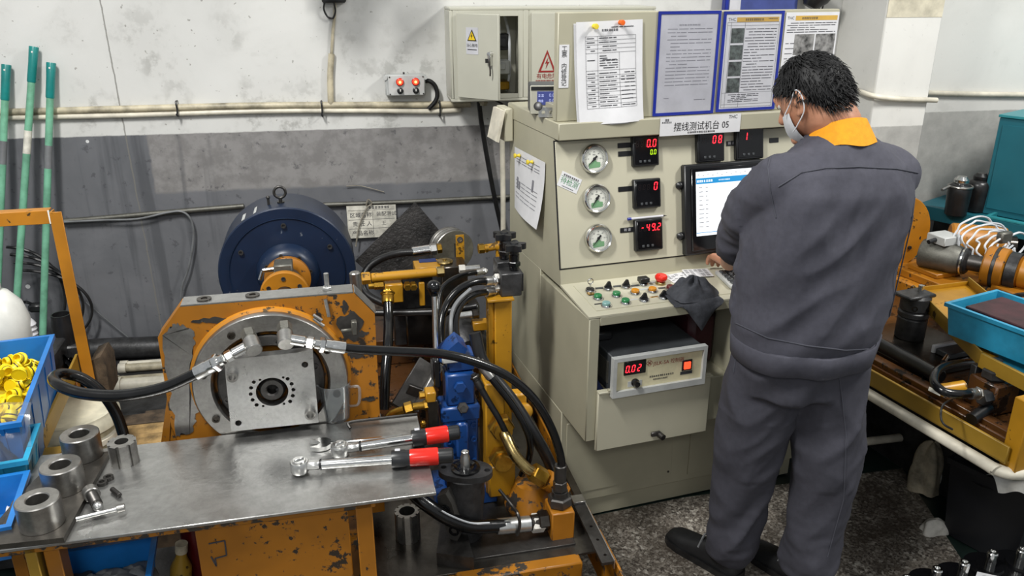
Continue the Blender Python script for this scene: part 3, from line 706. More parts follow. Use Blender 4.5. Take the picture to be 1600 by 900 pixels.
SEG = {'0': 'abcdef', '1': 'bc', '2': 'abged', '3': 'abgcd', '4': 'fgbc', '5': 'afgcd', '6': 'afgedc', '7': 'abc', '8': 'abcdefg', '9': 'abcdfg', '-': 'g'}
def seg7(b, st, u, d, s, h, right=True):
    w = h*.5; th = h*.12; adv = h*.82; sl = .14
    chars = []
    for ch in st:
        if ch == '.': chars[-1] = (chars[-1][0], True)
        else: chars.append((ch, False))
    x = u-adv*len(chars) if right else u
    for ch, dot in chars:
        def P(a, c): return (x+a+sl*c, d, s+c)
        R_ = {'a': (th, w-th, h-th, h), 'd': (th, w-th, 0, th), 'g': (th, w-th, h/2-th/2, h/2+th/2), 'f': (0, th, h/2+th*.4, h-th*.6), 'b': (w-th, w, h/2+th*.4, h-th*.6), 'e': (0, th, th*.6, h/2-th*.4), 'c': (w-th, w, th*.6, h/2-th*.4)}
        if ch in SEG:
            for k in SEG[ch]:
                a0, a1_, c0_, c1_ = R_[k]; b.quad(P(a0, c0_), P(a1_, c0_), P(a1_, c1_), P(a0, c1_))
        if dot: b.quad(P(w+th*.5, 0), P(w+th*1.6, 0), P(w+th*1.6, th), P(w+th*.5, th))
        x += adv
    return b
# ---- pressure gauges
glabels = ['uppermost round pressure gauge on the console panel', 'middle round pressure gauge on the console panel', 'lowest round pressure gauge on the console panel']
for gi, (px, py, na) in enumerate(((928, 248, 3.9), (932, 310, 4.1), (934.5, 372, 4.0))):
    u, s_ = pan(px, py, -.01); r = .046
    t = T('pressure_gauge', glabels[gi], 'gauge', C, ptf((u, 0, s_)), 'pressure gauges on the console')
    ax = Vector(ptf((0, -1, 0)))-Vector(ptf((0, 0, 0))); o_ = Vector(ptf((u, -.004, s_)))
    t.p('bezel', B().lathe([(r, 0), (r+.001, .008), (r-.001, .017), (r-.004, .020), (r-.008, .018), (r-.009, .008), (r-.009, .0)], o_, ax, 40), 'chrome')
    di = t.p('dial', B().lathe([(0, .009), (r-.009, .009)], o_, ax, 36), 'dial')
    k = B(ptf)
    for i in range(31):
        a = math.radians(225-270*i/30); r0 = .029 if i % 5 else .026
        x0, y0, x1, y1 = u+r0*math.cos(a), s_+r0*math.sin(a), u+.033*math.cos(a), s_+.033*math.sin(a); tx, ty = -math.sin(a)*.0004, math.cos(a)*.0004
        k.quad((x0-tx, -.0135, y0-ty), (x1-tx, -.0135, y1-ty), (x1+tx, -.0135, y1+ty), (x0+tx, -.0135, y0+ty))
        if i % 5 == 0: k.text(str(i*2), u+.021*math.cos(a), -.0135, s_+.021*math.sin(a), .006)
    k.text('MPa', u, -.0135, s_+.012, .006); t.p('scale', k, 'ink', di)
    t.p('green_print', B(ptf).prism([(u-.019, s_-.030), (u+.019, s_-.027), (u+.020, s_-.012), (u+.008, s_-.010), (u+.004, s_-.004), (u-.006, s_-.004), (u-.009, s_-.012), (u-.02, s_-.014)], 'y', -.0136, -.0132), 'dial_green', di)
    nd = B(ptf); a = na; c_, q_ = math.cos(a), math.sin(a)
    nd.add([(u+(x*c_-y*q_), -.0165, s_+(x*q_+y*c_)) for x, y in ((-.012, .0035), (-.004, .003), (.030, .0006), (.030, -.0006), (-.004, -.003), (-.012, -.0035))], [(0, 1, 2, 3, 4, 5)]).cyl((u, -.0135, s_), (u, -.018, s_), .0045, n=14)
    t.p('needle', nd, 'ink_black')
    t.p('glass', B().lathe([(0, .0160), (r-.009, .0160), (r-.009, .0172), (0, .0172)], o_, ax, 32), 'gauge_glass')
# ---- digital meters
def meter(px0, py0, px1, py1, label, rows, rot=0):
    a = pan(px0, py0, -.02); c_ = pan(px1, py1, -.02); u0, u1, s0, s1 = a[0], c_[0], c_[1], a[1]; w = u1-u0; h = s1-s0
    t = T('digital_meter', label, 'panel meter', C, ptf(((u0+u1)/2, 0, s0)), 'digital meters on the console')
    t.p('case', B(ptf).box(u0, u1, -.022, -.003, s0, s1, .003), 'black_plastic')
    f = t.p('face', B(ptf).box(u0+.006, u1-.006, -.0235, -.021, s0+.006, s1-.006, .001), 'black_gloss')
    for st, fx, fz, hh, m_ in rows:
        t.p('digits', seg7(B(ptf), st, u0+w*fx, -.0242, s0+h*fz, hh), m_, f)
    gh = B(ptf); seg7(gh, '888', u0+w*.62, -.0238, s0+h*.62, h*.2); t.p('unlit_segments', gh, 'led_off', f)
    for i in range(3): t.p('button', B(ptf).box(u0+w*(.26+.17*i)-.004, u0+w*(.26+.17*i)+.004, -.0262, -.0225, s0+h*.16-.004, s0+h*.16+.004, .001), 'instr_dark', f)
    return t, u0, u1, s0, s1
meter(988, 212, 1030, 258, 'top left meter showing red 0.0 over green 0.0', [('0.0', .95, .60, .025, 'led_red'), ('0.0', .92, .36, .016, 'led_green')])
meter(990, 281, 1033, 323, 'middle left meter showing a single red 0', [('0', .93, .60, .026, 'led_red')])
m3 = meter(992, 344, 1036, 389, 'lower left meter showing red -49.2', [('-49.2', .97, .62, .024, 'led_red')])
meter(1089, 207, 1132, 251, 'meter under the white sign showing red 08', [('08', .95, .60, .026, 'led_red')])
meter(1150, 200, 1193, 247, 'rightmost meter above the monitor showing red 1', [('1', .45, .60, .026, 'led_red')])
for px, py, w in ((975, 227, .05), (976, 240, .05), (976, 295, .05), (979, 359, .05), (1141, 224, .036), (1208, 219, .036)):
    u, s_ = pan(px, py); nm = con.p('engraved_tag', B(ptf).box(u-w/2, u+w/2, -.006, -.004, s_-.008, s_+.008, .0005), 'black_plastic')
    if px in (979, 1141): con.p('tag_lettering', B(ptf).text('转 速', u, -.0065, s_, .011), 'paper_grey', nm)
# pen resting on the lower left meter
pn0, pn1 = pan(981, 346, -.014), pan(1036, 339, -.014)
t = T('ballpoint_pen', 'clear ballpoint pen with blue cap on lower left meter', 'pen', C, ptf((pn0[0], -.013, m3[4])))
za = m3[4]+.0045
t.p('barrel', B(ptf).cyl((pn0[0]+.012, -.013, za), (pn1[0], -.013, za), .0042, n=10), 'paper_grey'); t.p('cap', B(ptf).cyl((pn0[0], -.013, za), (pn0[0]+.012, -.013, za), .0046, n=10), 'folder_blue')
t.p('tip', B(ptf).cyl((pn1[0], -.013, za), (pn1[0]+.014, -.013, za), .0035, .0006, n=10), 'black_plastic')
# green waiting-for-test sticker
u, s_ = pan(889, 285); rt = math.radians(-27)
def stf(p): x, y = p[0], p[2]; return ptf((u+x*math.cos(rt)-y*math.sin(rt), p[1], s_+x*math.sin(rt)+y*math.cos(rt)))
t = T('status_sticker', 'small white sticker with green 待检测 lettering stuck askew on panel', 'sticker', C, ptf((u, 0, s_)))
t.p('backing', B(stf).box(-.036, .036, -.0052, -.0042, -.024, .024, 0), 'paper')
t.p('lettering', B(stf).text('待检测', 0, -.0056, -.003, .021), 'ink_green'); t.p('small_print', glyphs(glyphs(B(stf), -.028, .028, -.0056, .016, .0075, 17), -.02, .02, -.0056, -.0185, .004, 18), 'ink_black')
t.p('rule_line', B(stf).box(-.034, .034, -.0056, -.0053, .0095, .0105, 0), 'ink_green')
# ---- monitor in the panel
a = pan(1066, 257, -.02); c_ = pan(1073, 399, -.02)
mu0, mu1, ms0, ms1 = a[0]+.012, a[0]+.44, c_[1], a[1]-.002
t = T('monitor', 'black framed monitor with bright white form on screen', 'monitor', C, ptf(((mu0+mu1)/2, 0, ms0)))
t.p('frame', B(ptf).box(mu0-.01, mu1, -.03, -.003, ms0, ms1, .004), 'black_plastic')
t.p('bezel', B(ptf).box(mu0+.012, mu1-.012, -.036, -.028, ms0+.012, ms1-.012, .003), 'black_gloss')
sa = pan(1086, 269, -.037); sb = pan(1093, 369, -.037)
su0, su1, ss0, ss1 = sa[0]+.003, mu1-.05, sb[1], sa[1]
sw, sh = su1-su0, ss1-ss0
sc = t.p('screen', B(ptf).box(su0, su1, -.037, -.035, ss0, ss1, 0), 'screen')
t.p('title_bar', B(ptf).box(su0, su1, -.0375, -.0371, ss1-sh*.19, ss1-sh*.10, 0), 'screen_bar', sc)
k = glyphs(B(ptf), su0+.003, su0+sw*.17, -.0378, ss1-sh*.145, .009, 2); glyphs(k, su0+sw*.24, su0+sw*.36, -.0378, ss1-sh*.145, .005, 4); glyphs(k, su0+sw*.56, su0+sw*.71, -.0378, ss1-sh*.145, .011, 6); t.p('title_text', k, 'screen', sc)
k = B(ptf); random.seed(3)
for i in range(10):
    zz = ss1-sh*(.25+.068*i)
    for cx_, ln in ((.03, .05), (.10, .03)): k.box(su0+sw*cx_, su0+sw*(cx_+ln*(.6+.5*random.random())), -.0375, -.0372, zz, zz+.0022, 0)
    if i > 2: k.box(su0+sw*.52, su0+sw*.56, -.0375, -.0372, zz, zz+.002, 0)
for i in range(12): k.box(su0+sw*(.02+.05*i), su0+sw*(.035+.05*i), -.0375, -.0372, ss1-sh*(.05+.02*(i % 2)), ss1-sh*(.05+.02*(i % 2))+.0018, 0)
t.p('form_text', k, 'ink_mid', sc)
t.p('submit_button', B(ptf).box(su0+sw*.42, su0+sw*.50, -.0376, -.0372, ss0+sh*.08, ss0+sh*.135, 0), 'screen_bar', sc)
t.p('task_bar', B(ptf).box(su0, su1, -.0376, -.0372, ss0+sh*.045, ss0+sh*.055, 0), 'screen_bar', sc)
for zf in (.22, .78): t.p('latch', B(ptf).lathe([(0, 0), (.01, 0), (.013, .01), (.006, .018), (0, .02)], (mu0-.018, -.004, ms0+(ms1-ms0)*zf), (0, -1, 0), 14).box(mu0-.03, mu0-.008, -.012, -.004, ms0+(ms1-ms0)*zf-.008, ms0+(ms1-ms0)*zf+.008, .002), 'black_plastic')

# ---- papers on the sign board (v = .10)
SV = .0995
def bp(px, py, v=SV): q = C.V(px, py, v); return (q[0], q[2])
# pinned form, two sheets
A = bp(899, 33); Bq = bp(1003, 28); Cq = bp(1005, 188); D = bp(903, 196)
t = T('pinned_form', 'white form sheets pinned to sign board by two pushpins', 'paper', C, (A[0], SV, D[1]))
def curl(off, dz):
    def f(i, j):
        u = A[0]+(Bq[0]-A[0])*i+(.012*j if True else 0); z = A[1]-.006-(A[1]-D[1]-.006)*j+.006*i+dz
        return (u+off, SV-.003-off*.3-.022*j**3-.006*math.sin(PI*i)*j-.004*math.sin(7*i+3*j)*j, z)
    return f
t.p('rear_sheet', B().grid(curl(-.006, -.001), 8, 12), 'paper'); fs = t.p('front_sheet', B().grid(lambda i, j: (lambda p: (p[0], p[1]-.003, p[2]))(curl(0, .003)(i, j)), 10, 14), 'paper')
def oncurl(u, z, lift=.0012):
    i = (u-A[0])/(Bq[0]-A[0]); j = (A[1]-z)/(A[1]-D[1]); p = curl(0, .003)(i, j); return (p[0], p[1]-.003-lift, p[2])
class BC(B): pass
k = B(lambda p: oncurl(p[0], p[2]))
W1 = Bq[0]-A[0]; H1 = A[1]-D[1]
glyphs(k, A[0]+W1*.38, A[0]+W1*.62, 0, A[1]-H1*.085, .008, 8); lines(k, A[0]+W1*.52, A[0]+W1*.86, A[1]-H1*.065, A[1]-H1*.055, 1, 0, 4, .002)
for zf in (.14, .18, .22, .26, .30, .47, .52, .56, .60, .64, .68, .72, .76, .80, .84): 
    for a_ in range(6): k.quad((A[0]+W1*(.13+.76*a_/6), 0, A[1]-H1*zf), (A[0]+W1*(.13+.76*(a_+1)/6), 0, A[1]-H1*zf), (A[0]+W1*(.13+.76*(a_+1)/6), 0, A[1]-H1*zf-.0008), (A[0]+W1*(.13+.76*a_/6), 0, A[1]-H1*zf-.0008))
for uf, za_, zb_ in ((.13, .14, .84), (.31, .14, .84), (.64, .30, .84), (.89, .14, .84)):
    for a_ in range(8): k.quad((A[0]+W1*uf, 0, A[1]-H1*(za_+(zb_-za_)*a_/8)), (A[0]+W1*uf+.0008, 0, A[1]-H1*(za_+(zb_-za_)*a_/8)), (A[0]+W1*uf+.0008, 0, A[1]-H1*(za_+(zb_-za_)*(a_+1)/8)), (A[0]+W1*uf, 0, A[1]-H1*(za_+(zb_-za_)*(a_+1)/8)))
for zf in (.16, .20, .24, .28, .37, .50, .54, .58, .62, .66, .70, .74, .78, .82):
    lines(k, A[0]+W1*.15, A[0]+W1*.27, A[1]-H1*zf-.001, A[1]-H1*zf+.001, 1, 0, int(zf*100)); lines(k, A[0]+W1*.33, A[0]+W1*.60, A[1]-H1*zf-.001, A[1]-H1*zf+.001, 1, 0, int(zf*77))
for zf in (.50, .54, .57, .60, .64, .68, .72, .76, .82): lines(k, A[0]+W1*.66, A[0]+W1*.87, A[1]-H1*zf-.001, A[1]-H1*zf+.001, 1, 0, int(zf*133))
lines(k, A[0]+W1*.34, A[0]+W1*.62, A[1]-H1*.46, A[1]-H1*.32, 6, 0, 8)
t.p('printed_table', k, 'ink', fs)
for (px, py, m_, nm) in ((928, 41, 'pin_yellow', 'yellow'), (969, 35, 'pin_orange', 'orange')):
    q = C.V(px, py, SV-.012); tt = T('pushpin', f'{nm} pushpin holding the white form on the sign board', 'pushpin', C, (q[0], SV, q[2]), 'pushpins on the console')
    tt.p('pin_head', B().lathe([(0, 0), (.005, 0), (.0075, .003), (.0045, .007), (.0045, .013), (.0085, .017), (.0075, .022), (0, .023)], (q[0], SV-.010, q[2]), (0, -1, 0), 14), m_)
    tt.p('needle', B().cyl((q[0], SV, q[2]), (q[0], SV-.011, q[2]), .0006, n=6), 'chrome')
# vertical label
a = bp(874, 70); c_ = bp(888, 137)
t = T('vertical_label', 'narrow white label reading 工票 内修登记 down the board edge', 'label', C, (a[0], SV, c_[1]))
t.p('strip', B().box(a[0], c_[0], SV-.0012, SV, c_[1], a[1], 0), 'paper'); k = B(); hh = a[1]-c_[1]
for i, ch in enumerate('工票 内修登记'):
    if ch != ' ': k.text(ch, (a[0]+c_[0])/2, SV-.0018, a[1]-hh*(.10+.133*i), .0185)
t.p('lettering', k, 'ink_black')
# blue folders with sheets
def folder(pts, label, kind):
    (x0, y0), (x1, y1), (x2, y2), (x3, y3) = [bp(*q) for q in pts]; u0, u1 = (x0+x3)/2, (x1+x2)/2; z1, z0 = (y0+y1)/2, (y2+y3)/2
    t = T('blue_folder' if kind < 2 else 'loose_sheet', label, 'folder' if kind < 2 else 'paper', C, (u0, SV, z0)); fr = .009 if kind < 2 else 0
    if kind < 2:
        t.p('frame', B().plate([(u0, z0), (u1, z0), (u1, z1), (u0, z1)], [[(u0+fr, z0+fr), (u0+fr, z1-fr), (u1-fr, z1-fr), (u1-fr, z0+fr)]], 'y', SV-.004, SV), 'folder_blue')
    sh_ = t.p('sheet', B().box(u0+fr*.9, u1-fr*.9, SV-.002, SV-.0003, z0+fr*.9, z1-fr*.9, 0), 'paper_grey' if kind == 0 else 'paper')
    if kind < 2: t.p('clear_pocket', B().quad((u0+fr*.8, SV-.003, z0+fr*.8), (u1-fr*.8, SV-.003, z0+fr*.8), (u1-fr*.8, SV-.003, z1-fr*.8), (u0+fr*.8, SV-.003, z1-fr*.8)), 'pocket')
    w, h = u1-u0, z1-z0; v = SV-.0023; k = B()
    if kind == 0:
        glyphs(k, u0+w*.34, u0+w*.68, v, z1-h*.13, .006, 9); lines(k, u0+w*.16, u0+w*.88, z1-h*.72, z1-h*.15, 17, v, 5)
        lines(k, u0+w*.16, u0+w*.3, z1-h*.84, z1-h*.82, 1, v, 6); lines(k, u0+w*.66, u0+w*.85, z1-h*.86, z1-h*.85, 1, v, 7); t.p('printed_text', k, 'ink_mid', sh_)
    elif kind == 1:
        t.p('gold_band', B().box(u0+w*.22, u1-w*.08, v-.0001, v+.0002, z1-h*.105, z1-h*.06, 0), 'gold_band', sh_)
        k.text('THC', u0+w*.14, v, z1-h*.082, .014); glyphs(k, u0+w*.36, u0+w*.66, v-.0003, z1-h*.082, .008, 10); glyphs(k, u0+w*.74, u0+w*.90, v-.0003, z1-h*.075, .004, 13)
        lines(k, u0+w*.38, u0+w*.9, z1-h*.80, z1-h*.16, 22, v, 11); lines(k, u0+w*.18, u0+w*.7, z1-h*.91, z1-h*.82, 5, v, 12)
        for zf in (.11, .14, .81, .93, .96): k.box(u0+w*.07, u1-w*.07, v, v+.0002, z1-h*zf, z1-h*zf+.0009, 0)
        for uf in (.07, .13, .36, .93): k.box(u0+w*uf, u0+w*uf+.0009, v, v+.0002, z1-h*.96, z1-h*.11, 0)
        t.p('printed_text', k, 'ink', sh_)
        for i in range(4): t.p('printed_photo', B().box(u0+w*.145, u0+w*.355, v-.0002, v+.0002, z1-h*(.31+.165*i), z1-h*(.165+.165*i), 0), 'photo_dark', sh_)
    else:
        t.p('gold_band', B().box(u0+w*.18, u1-w*.03, v-.0001, v+.0002, z1-h*.085, z1-h*.035, 0), 'gold_band', sh_)
        k.text('THC', u0+w*.09, v, z1-h*.06, .013); glyphs(k, u0+w*.30, u0+w*.58, v-.0003, z1-h*.06, .008, 12); lines(k, u0+w*.04, u1-w*.04, z1-h*.22, z1-h*.10, 5, v, 21); lines(k, u0+w*.04, u0+w*.2, z1-h*.95, z1-h*.3, 12, v, 22)
        t.p('printed_text', k, 'ink', sh_)
        for zz, uu in ((.35, .2), (.35, .6), (.62, .2), (.62, .6)): t.p('printed_photo', B().box(u0+w*uu, u0+w*(uu+.37), v-.0002, v+.0002, z1-h*(zz+.1), z1-h*(zz-.12), 0), 'photo_grey', sh_)
folder([(1027, 17), (1126, 17), (1114, 176), (1021, 182)], 'left blue-framed folder pocket with a typed notice', 0)
folder([(1129, 17), (1222, 17), (1212, 170), (1120, 175)], 'right blue-framed folder pocket with photo instruction sheet', 1)
folder([(1227, 20), (1308, 18), (1296, 160), (1214, 165)], 'unframed instruction sheet at the sign board end behind the man', 2)
# console name sign
HV = .0695
a = C.V(1032, 184, HV); c_ = C.V(1155, 205, HV); z0 = C.V(1032, 213, HV)[2]; u0, u1 = a[0], c_[0]; z1 = a[2]-.0
t = T('name_sign', 'white plastic sign reading 摆线测试机台 05 on the console header', 'sign', C, (u0, HV, z0)); w, h = u1-u0, z1-z0
t.p('plate', B().box(u0, u1, HV-.002, HV, z0, z1, 0), 'paper')
t.p('lettering', B().text('摆线测试机台 05', u0+w*.51, HV-.0026, z0+h*.42, .030, sx=.93).add(*(lambda g: (g.v, g.f))(glyphs(B(), u0+w*.34, u0+w*.68, HV-.0026, z0+h*.13, .007, 14))), 'ink_black')
t.p('logo', B().text('THC', u0+w*.9, HV-.0026, z0+h*.84, .016).add(*(lambda g: (g.v, g.f))(glyphs(glyphs(B(), u0+w*.055, u0+w*.10, HV-.0026, z0+h*.86, .009, 15), u0+w*.02, u0+w*.13, HV-.0026, z0+h*.73, .006, 16))), 'ink')

# ---- side sheet pinned to the console flank (plane u = 0)
q = [C.U(x, y, -.002) for x, y in ((805, 229), (853, 247), (851, 341), (804, 323))]
v0, v1, z1a, z0a = q[0][1], q[1][1], q[0][2], q[3][2]
t = T('flank_sheet', 'white printed sheet pinned on the console flank', 'paper', C, (0, v1, z0a))
def fsf(i, j): return (-.004-.028*j**2*i-.008*math.sin(PI*i)*j, v0+(v1-v0)*i, z1a+.004*i-(z1a-z0a)*j)
sh_ = t.p('sheet', B().grid(fsf, 8, 10), 'paper'); k = B(lambda p: (lambda q_: (q_[0]-.0015, q_[1], q_[2]))(fsf(p[0], p[2])))
for j in (.1, .16, .2, .5, .56, .62, .7, .76): 
    for i in range(4): k.quad((.08+.2*i, 0, j), (.08+.2*i+.17, 0, j), (.08+.2*i+.17, 0, j+.01), (.08+.2*i, 0, j+.01))
for i, j, h_ in ((.12, .45, .28), (.2, .5, .2), (.66, .35, .3)): k.quad((i, 0, j), (i+.05, 0, j), (i+.05, 0, j+h_*.6), (i, 0, j+h_*.6))
t.p('printed_table', k, 'ink_mid', sh_)
for px, py, nm in ((811, 243, 'upper'), (831, 253, 'lower')):
    q = C.U(px, py, -.012); tt = T('pushpin', f'{nm} yellow pushpin holding the sheet on the console flank', 'pushpin', C, (0, q[1], q[2]), 'pushpins on the console')
    tt.p('pin_head', B().lathe([(0, 0), (.005, 0), (.0075, .003), (.0045, .007), (.0045, .013), (.0085, .017), (.0075, .022), (0, .023)], (-.008, q[1], q[2]), (-1, 0, 0), 14), 'pin_yellow')
    tt.p('needle', B().cyl((0, q[1], q[2]), (-.009, q[1], q[2]), .0006, n=6), 'chrome')
# ---- cream card box on the rear corner of the header
t = T('card_holder', 'small cream flap holder at rear corner of the console header', 'holder', C, (-.02, .55, 1.26))
t.p('pocket', B().box(-.035, -.004, .50, .60, 1.27, 1.385, .003), 'console_light')
t.p('flap', B().prism([(-.046, 1.380), (-.036, 1.380), (-.060, 1.270), (-.070, 1.274)], 'y', .49, .60), 'pvc')
# ---- instrument with LCD behind the sign board
q = C.w(C.z(829, 179, 1.398)); LF = Frame(q.x, q.y, 3); iu = iv = 0
t = T('lcd_counter', 'small instrument with blue display behind the sign board edge', 'instrument', LF, (iu+.08, iv+.06, 1.398))
t.p('case', B().box(iu, iu+.17, iv, iv+.13, 1.398, 1.398+.09, .004), 'instr_dark')
t.p('front_plate', B().box(iu-.002, iu+.172, iv-.008, iv, 1.400, 1.490, .002), 'elec_grey')
d_ = t.p('display', B().box(iu+.02, iu+.10, iv-.011, iv-.008, 1.430, 1.472, 0), 'lcd')
t.p('display_text', glyphs(glyphs(B(), iu+.024, iu+.045, iv-.0116, 1.460, .010, 21), iu+.024, iu+.045, iv-.0116, 1.443, .010, 22).text('0.0000', iu+.078, iv-.0116, 1.460, .015).text('0.0000', iu+.078, iv-.0116, 1.443, .015), 'lcd_text', d_)
t.p('top_strip', B().box(iu, iu+.17, iv-.0105, iv-.008, 1.476, 1.487, 0), 'black_plastic')
t = T('slotted_bracket', 'bent slotted steel bracket lying before the LCD instrument', 'bracket', LF, (iu+.05, iv-.08, 1.398))
t.p('bar', B().plate([(iu+.02, 1.4), (iu+.13, 1.4), (iu+.13, 1.43), (iu+.02, 1.43)], [circ(iu+.035+.024*i, 1.415, .006, 10) for i in range(4)], 'y', iv-.07, iv-.066), 'steel_bright')
t.p('lip', B().box(iu+.02, iu+.13, iv-.066, iv-.03, 1.399, 1.402, .001), 'steel_bright')
t.p('knob', B().lathe([(0, 0), (.012, 0), (.014, .004), (.014, .01), (0, .014)], (iu+.02, iv-.07, 1.432), (-.4, -1, .5), 14), 'black_plastic')

# ---- controller in the open compartment
q = [C.V(957, 542, -.235), C.V(1104, 522, -.235), C.V(1105, 582, -.235), C.V(960, 603, -.235)]
u0, u1 = (q[0][0]+q[3][0])/2, (q[1][0]+q[2][0])/2; z0 = .608; z1 = z0+(q[0][2]-q[3][2])
t = T('controller_box', 'cream controller with red 0.02 readout in open compartment', 'controller', C, ((u0+u1)/2, -.1, .606))
t.p('case', B().box(u0+.006, u1-.006, -.22, .08, z0+.004, z1-.004, .003), 'instr_dark'); 
fr_ = t.p('bezel', B().plate([(u0, z0), (u1, z0), (u1, z1), (u0, z1)], [[(u0+.012, z0+.02), (u0+.012, z1-.012), (u1-.012, z1-.012), (u1-.012, z0+.02)]], 'y', -.238, -.218), 'instr_grey')
w, h = u1-u0, z1-z0; fv = -.2275
fp = t.p('front_plate', B().box(u0+.012, u1-.012, fv, -.218, z0+.02, z1-.012, 0), 'panel_cream')
ds_ = t.p('readout', B().box(u0+w*.12, u0+w*.35, fv-.004, fv, z0+h*.52, z1-h*.14, .001), 'black_gloss', fp)
t.p('digits', seg7(B(), '0.02', u0+w*.315, fv-.0046, z0+h*.59, .024), 'led_red', fp)
t.p('red_lettering', B().text('JSLK-5A 控制器', u0+w*.60, fv-.0006, z0+h*.70, .017, sx=.95), 'ink_red', fp)
k = B(); cu_, cz_ = u0+w*.39, z0+h*.74
for dx, dz in ((0, .005), (.005, 0), (0, -.005), (-.005, 0)): k.tube([(cu_+dx+.005*math.cos(a*PI/6), fv-.0006, cz_+dz+.005*math.sin(a*PI/6)) for a in range(13)], .0007, 4, 0)
t.p('emblem', k, 'ink_red', fp)
t.p('maker_lettering', glyphs(glyphs(B(), u0+w*.40, u0+w*.67, fv-.0006, z0+h*.38, .0075, 19), u0+w*.44, u0+w*.60, fv-.0006, z0+h*.30, .006, 20), 'ink', fp)
t.p('knob', B().lathe([(.013, 0), (.013, .006), (.010, .009), (.009, .020), (0, .021)], (u0+w*.245, fv, z0+h*.30), (0, -1, 0), 18), 'black_gloss', fp)
t.p('knob_plate', B().box(u0+w*.17, u0+w*.32, fv-.001, fv, z0+h*.20, z0+h*.34, 0), 'instr_grey', fp)
sp_ = t.p('switch_frame', B().box(u0+w*.745, u0+w*.855, fv-.003, fv, z0+h*.40, z0+h*.68, .001), 'black_plastic', fp)
t.p('rocker', B().box(u0+w*.765, u0+w*.835, fv-.007, fv-.002, z0+h*.45, z0+h*.63, .001), 'switch_red', fp)
t.p('switch_tag', B().box(u0+w*.735, u0+w*.865, fv-.001, fv, z0+h*.30, z0+h*.38, 0), 'instr_dark', fp)
t.p('side_recess', B().box(u0+.003, u0+.006, -.19, -.06, z0+.03, z1-.03, 0), 'cast_grey')
one('blue_rag', 'blue rag tucked under the controller in the compartment', 'rag', C, (u0-.03, -.15, .606), B().grid(lambda i, j: (u0-.045+.05*i, -.19+.14*j, .6065+.03*math.sin(PI*i)*math.sin(PI*j)*(1+.5*math.sin(9*i+5*j))), 10, 12), 'cloth_blue')
one('adapter_plug', 'black adapter with lead behind the controller top', 'adapter', C, (u0+.02, -.05, z1), B().box(u0+.0, u0+.06, -.1, -.06, z1-.003, z1+.028, .006).tube([(u0+.03, -.08, z1+.02), (u0+.07, -.03, z1+.04), (u0+.12, .04, z1+.07), (u0+.2, .1, z1+.1)], .004, 6, 6), 'black_plastic')
one('maroon_binder', 'dark maroon bag filling the compartment behind controller', 'bag', C, (u1+.03, 0, .606), B().box(u1+.006, OPU-.004, -.12, .15, .606, .80, .02).box(u0+.1, u1, .09, .2, .606, .82, .02), 'maroon')

# ---- desk buttons
def dz_(v): return .8770+.0893*(v+.17)
def dpt(px, py):
    q = C.z(px, py, .885); q = C.z(px, py, dz_(q[1])); return q
NRM = (0, -.0893, 1)
def button(px, py, kind, mat_, label):
    u, v, z = dpt(px, py); o_ = (u, v, z-.001)
    nm = {'push': 'push_button', 'sel': 'selector_switch', 'key': 'key_switch', 'estop': 'emergency_stop', 'square': 'push_button'}[kind]
    t = T(nm, label, 'button' if kind != 'sel' else 'switch', C, o_, 'desk buttons and switches')
    t.p('collar', B().lathe([(.0165, 0), (.0165, .006), (.0145, .009), (.012, .009), (.012, .004)], o_, NRM, 24), 'chrome' if kind != 'estop' else 'zinc_yellow')
    if kind == 'push': t.p('cap', B().lathe([(.0125, .004), (.0125, .015), (.011, .0165), (0, .0165)], o_, NRM, 22), mat_)
    if kind == 'square': t.p('cap', B().box(u-.016, u+.016, v-.014, v+.014, z+.010, z+.026, .002), mat_)
    if kind == 'estop':
        t.p('stem', B().cyl((u, v, z), (u, v, z+.014), .011, n=18), 'red_lamp'); t.p('mushroom', B().lathe([(0, .010), (.014, .011), (.0205, .020), (.0205, .026), (.017, .031), (0, .033)], o_, NRM, 28), mat_)
    if kind in ('sel', 'key'): t.p('cap', B().lathe([(.0125, .004), (.0125, .011), (0, .012)], o_, NRM, 22), 'black_plastic')
    if kind == 'sel': t.p('lever', B().prism([(u-.011, z+.011), (u+.011, z+.011), (u+.006, z+.026), (u+.0, z+.026)], 'y', v-.0035, v+.0035), 'black_plastic')
    if kind == 'key':
        t.p('key', B().box(u-.002, u+.002, v-.003, v+.003, z+.011, z+.024, .0005).tube([(u+.009*math.cos(2*PI*i/12), v, z+.033+.009*math.sin(2*PI*i/12)) for i in range(13)], .0018, 6, 0), 'chrome')
        t.p('brass_tag', B().box(u-.018, u+.004, v-.03, v-.012, z-.0003, z+.002, .0005), 'brass')
    return t
button(922, 455, 'key', None, 'key switch with key inserted at the desk corner')
button(950, 452, 'sel', None, 'left black selector switch of the rear row')
button(978, 449, 'sel', None, 'right black selector switch of the rear row')
button(1005, 445, 'square', 'black_plastic', 'square black push button beside the red emergency stop')
button(1032, 443, 'estop', 'red_grip', 'bright red mushroom emergency stop button on the desk')
button(934, 467, 'push', 'green_btn', 'green push button in front of the key switch')
button(963, 463, 'push', 'green_btn', 'green push button in front of the selector switches')
button(977, 474, 'push', 'green_btn', 'front green push button near the desk edge')
button(947, 479, 'push', 'cyan_btn', 'pale cyan lamp button nearest the desk corner')
button(992, 459, 'push', 'amber_btn', 'left amber push button on the desk')
button(1019, 456, 'push', 'amber_btn', 'right amber push button on the desk')
button(1006, 470, 'sel', None, 'left black selector switch of the front row')
button(1036, 466, 'sel', None, 'right black selector switch of the front row by the cloth')
button(1047, 453, 'push', 'dark_red', 'dark red push button beside the grey cloth')
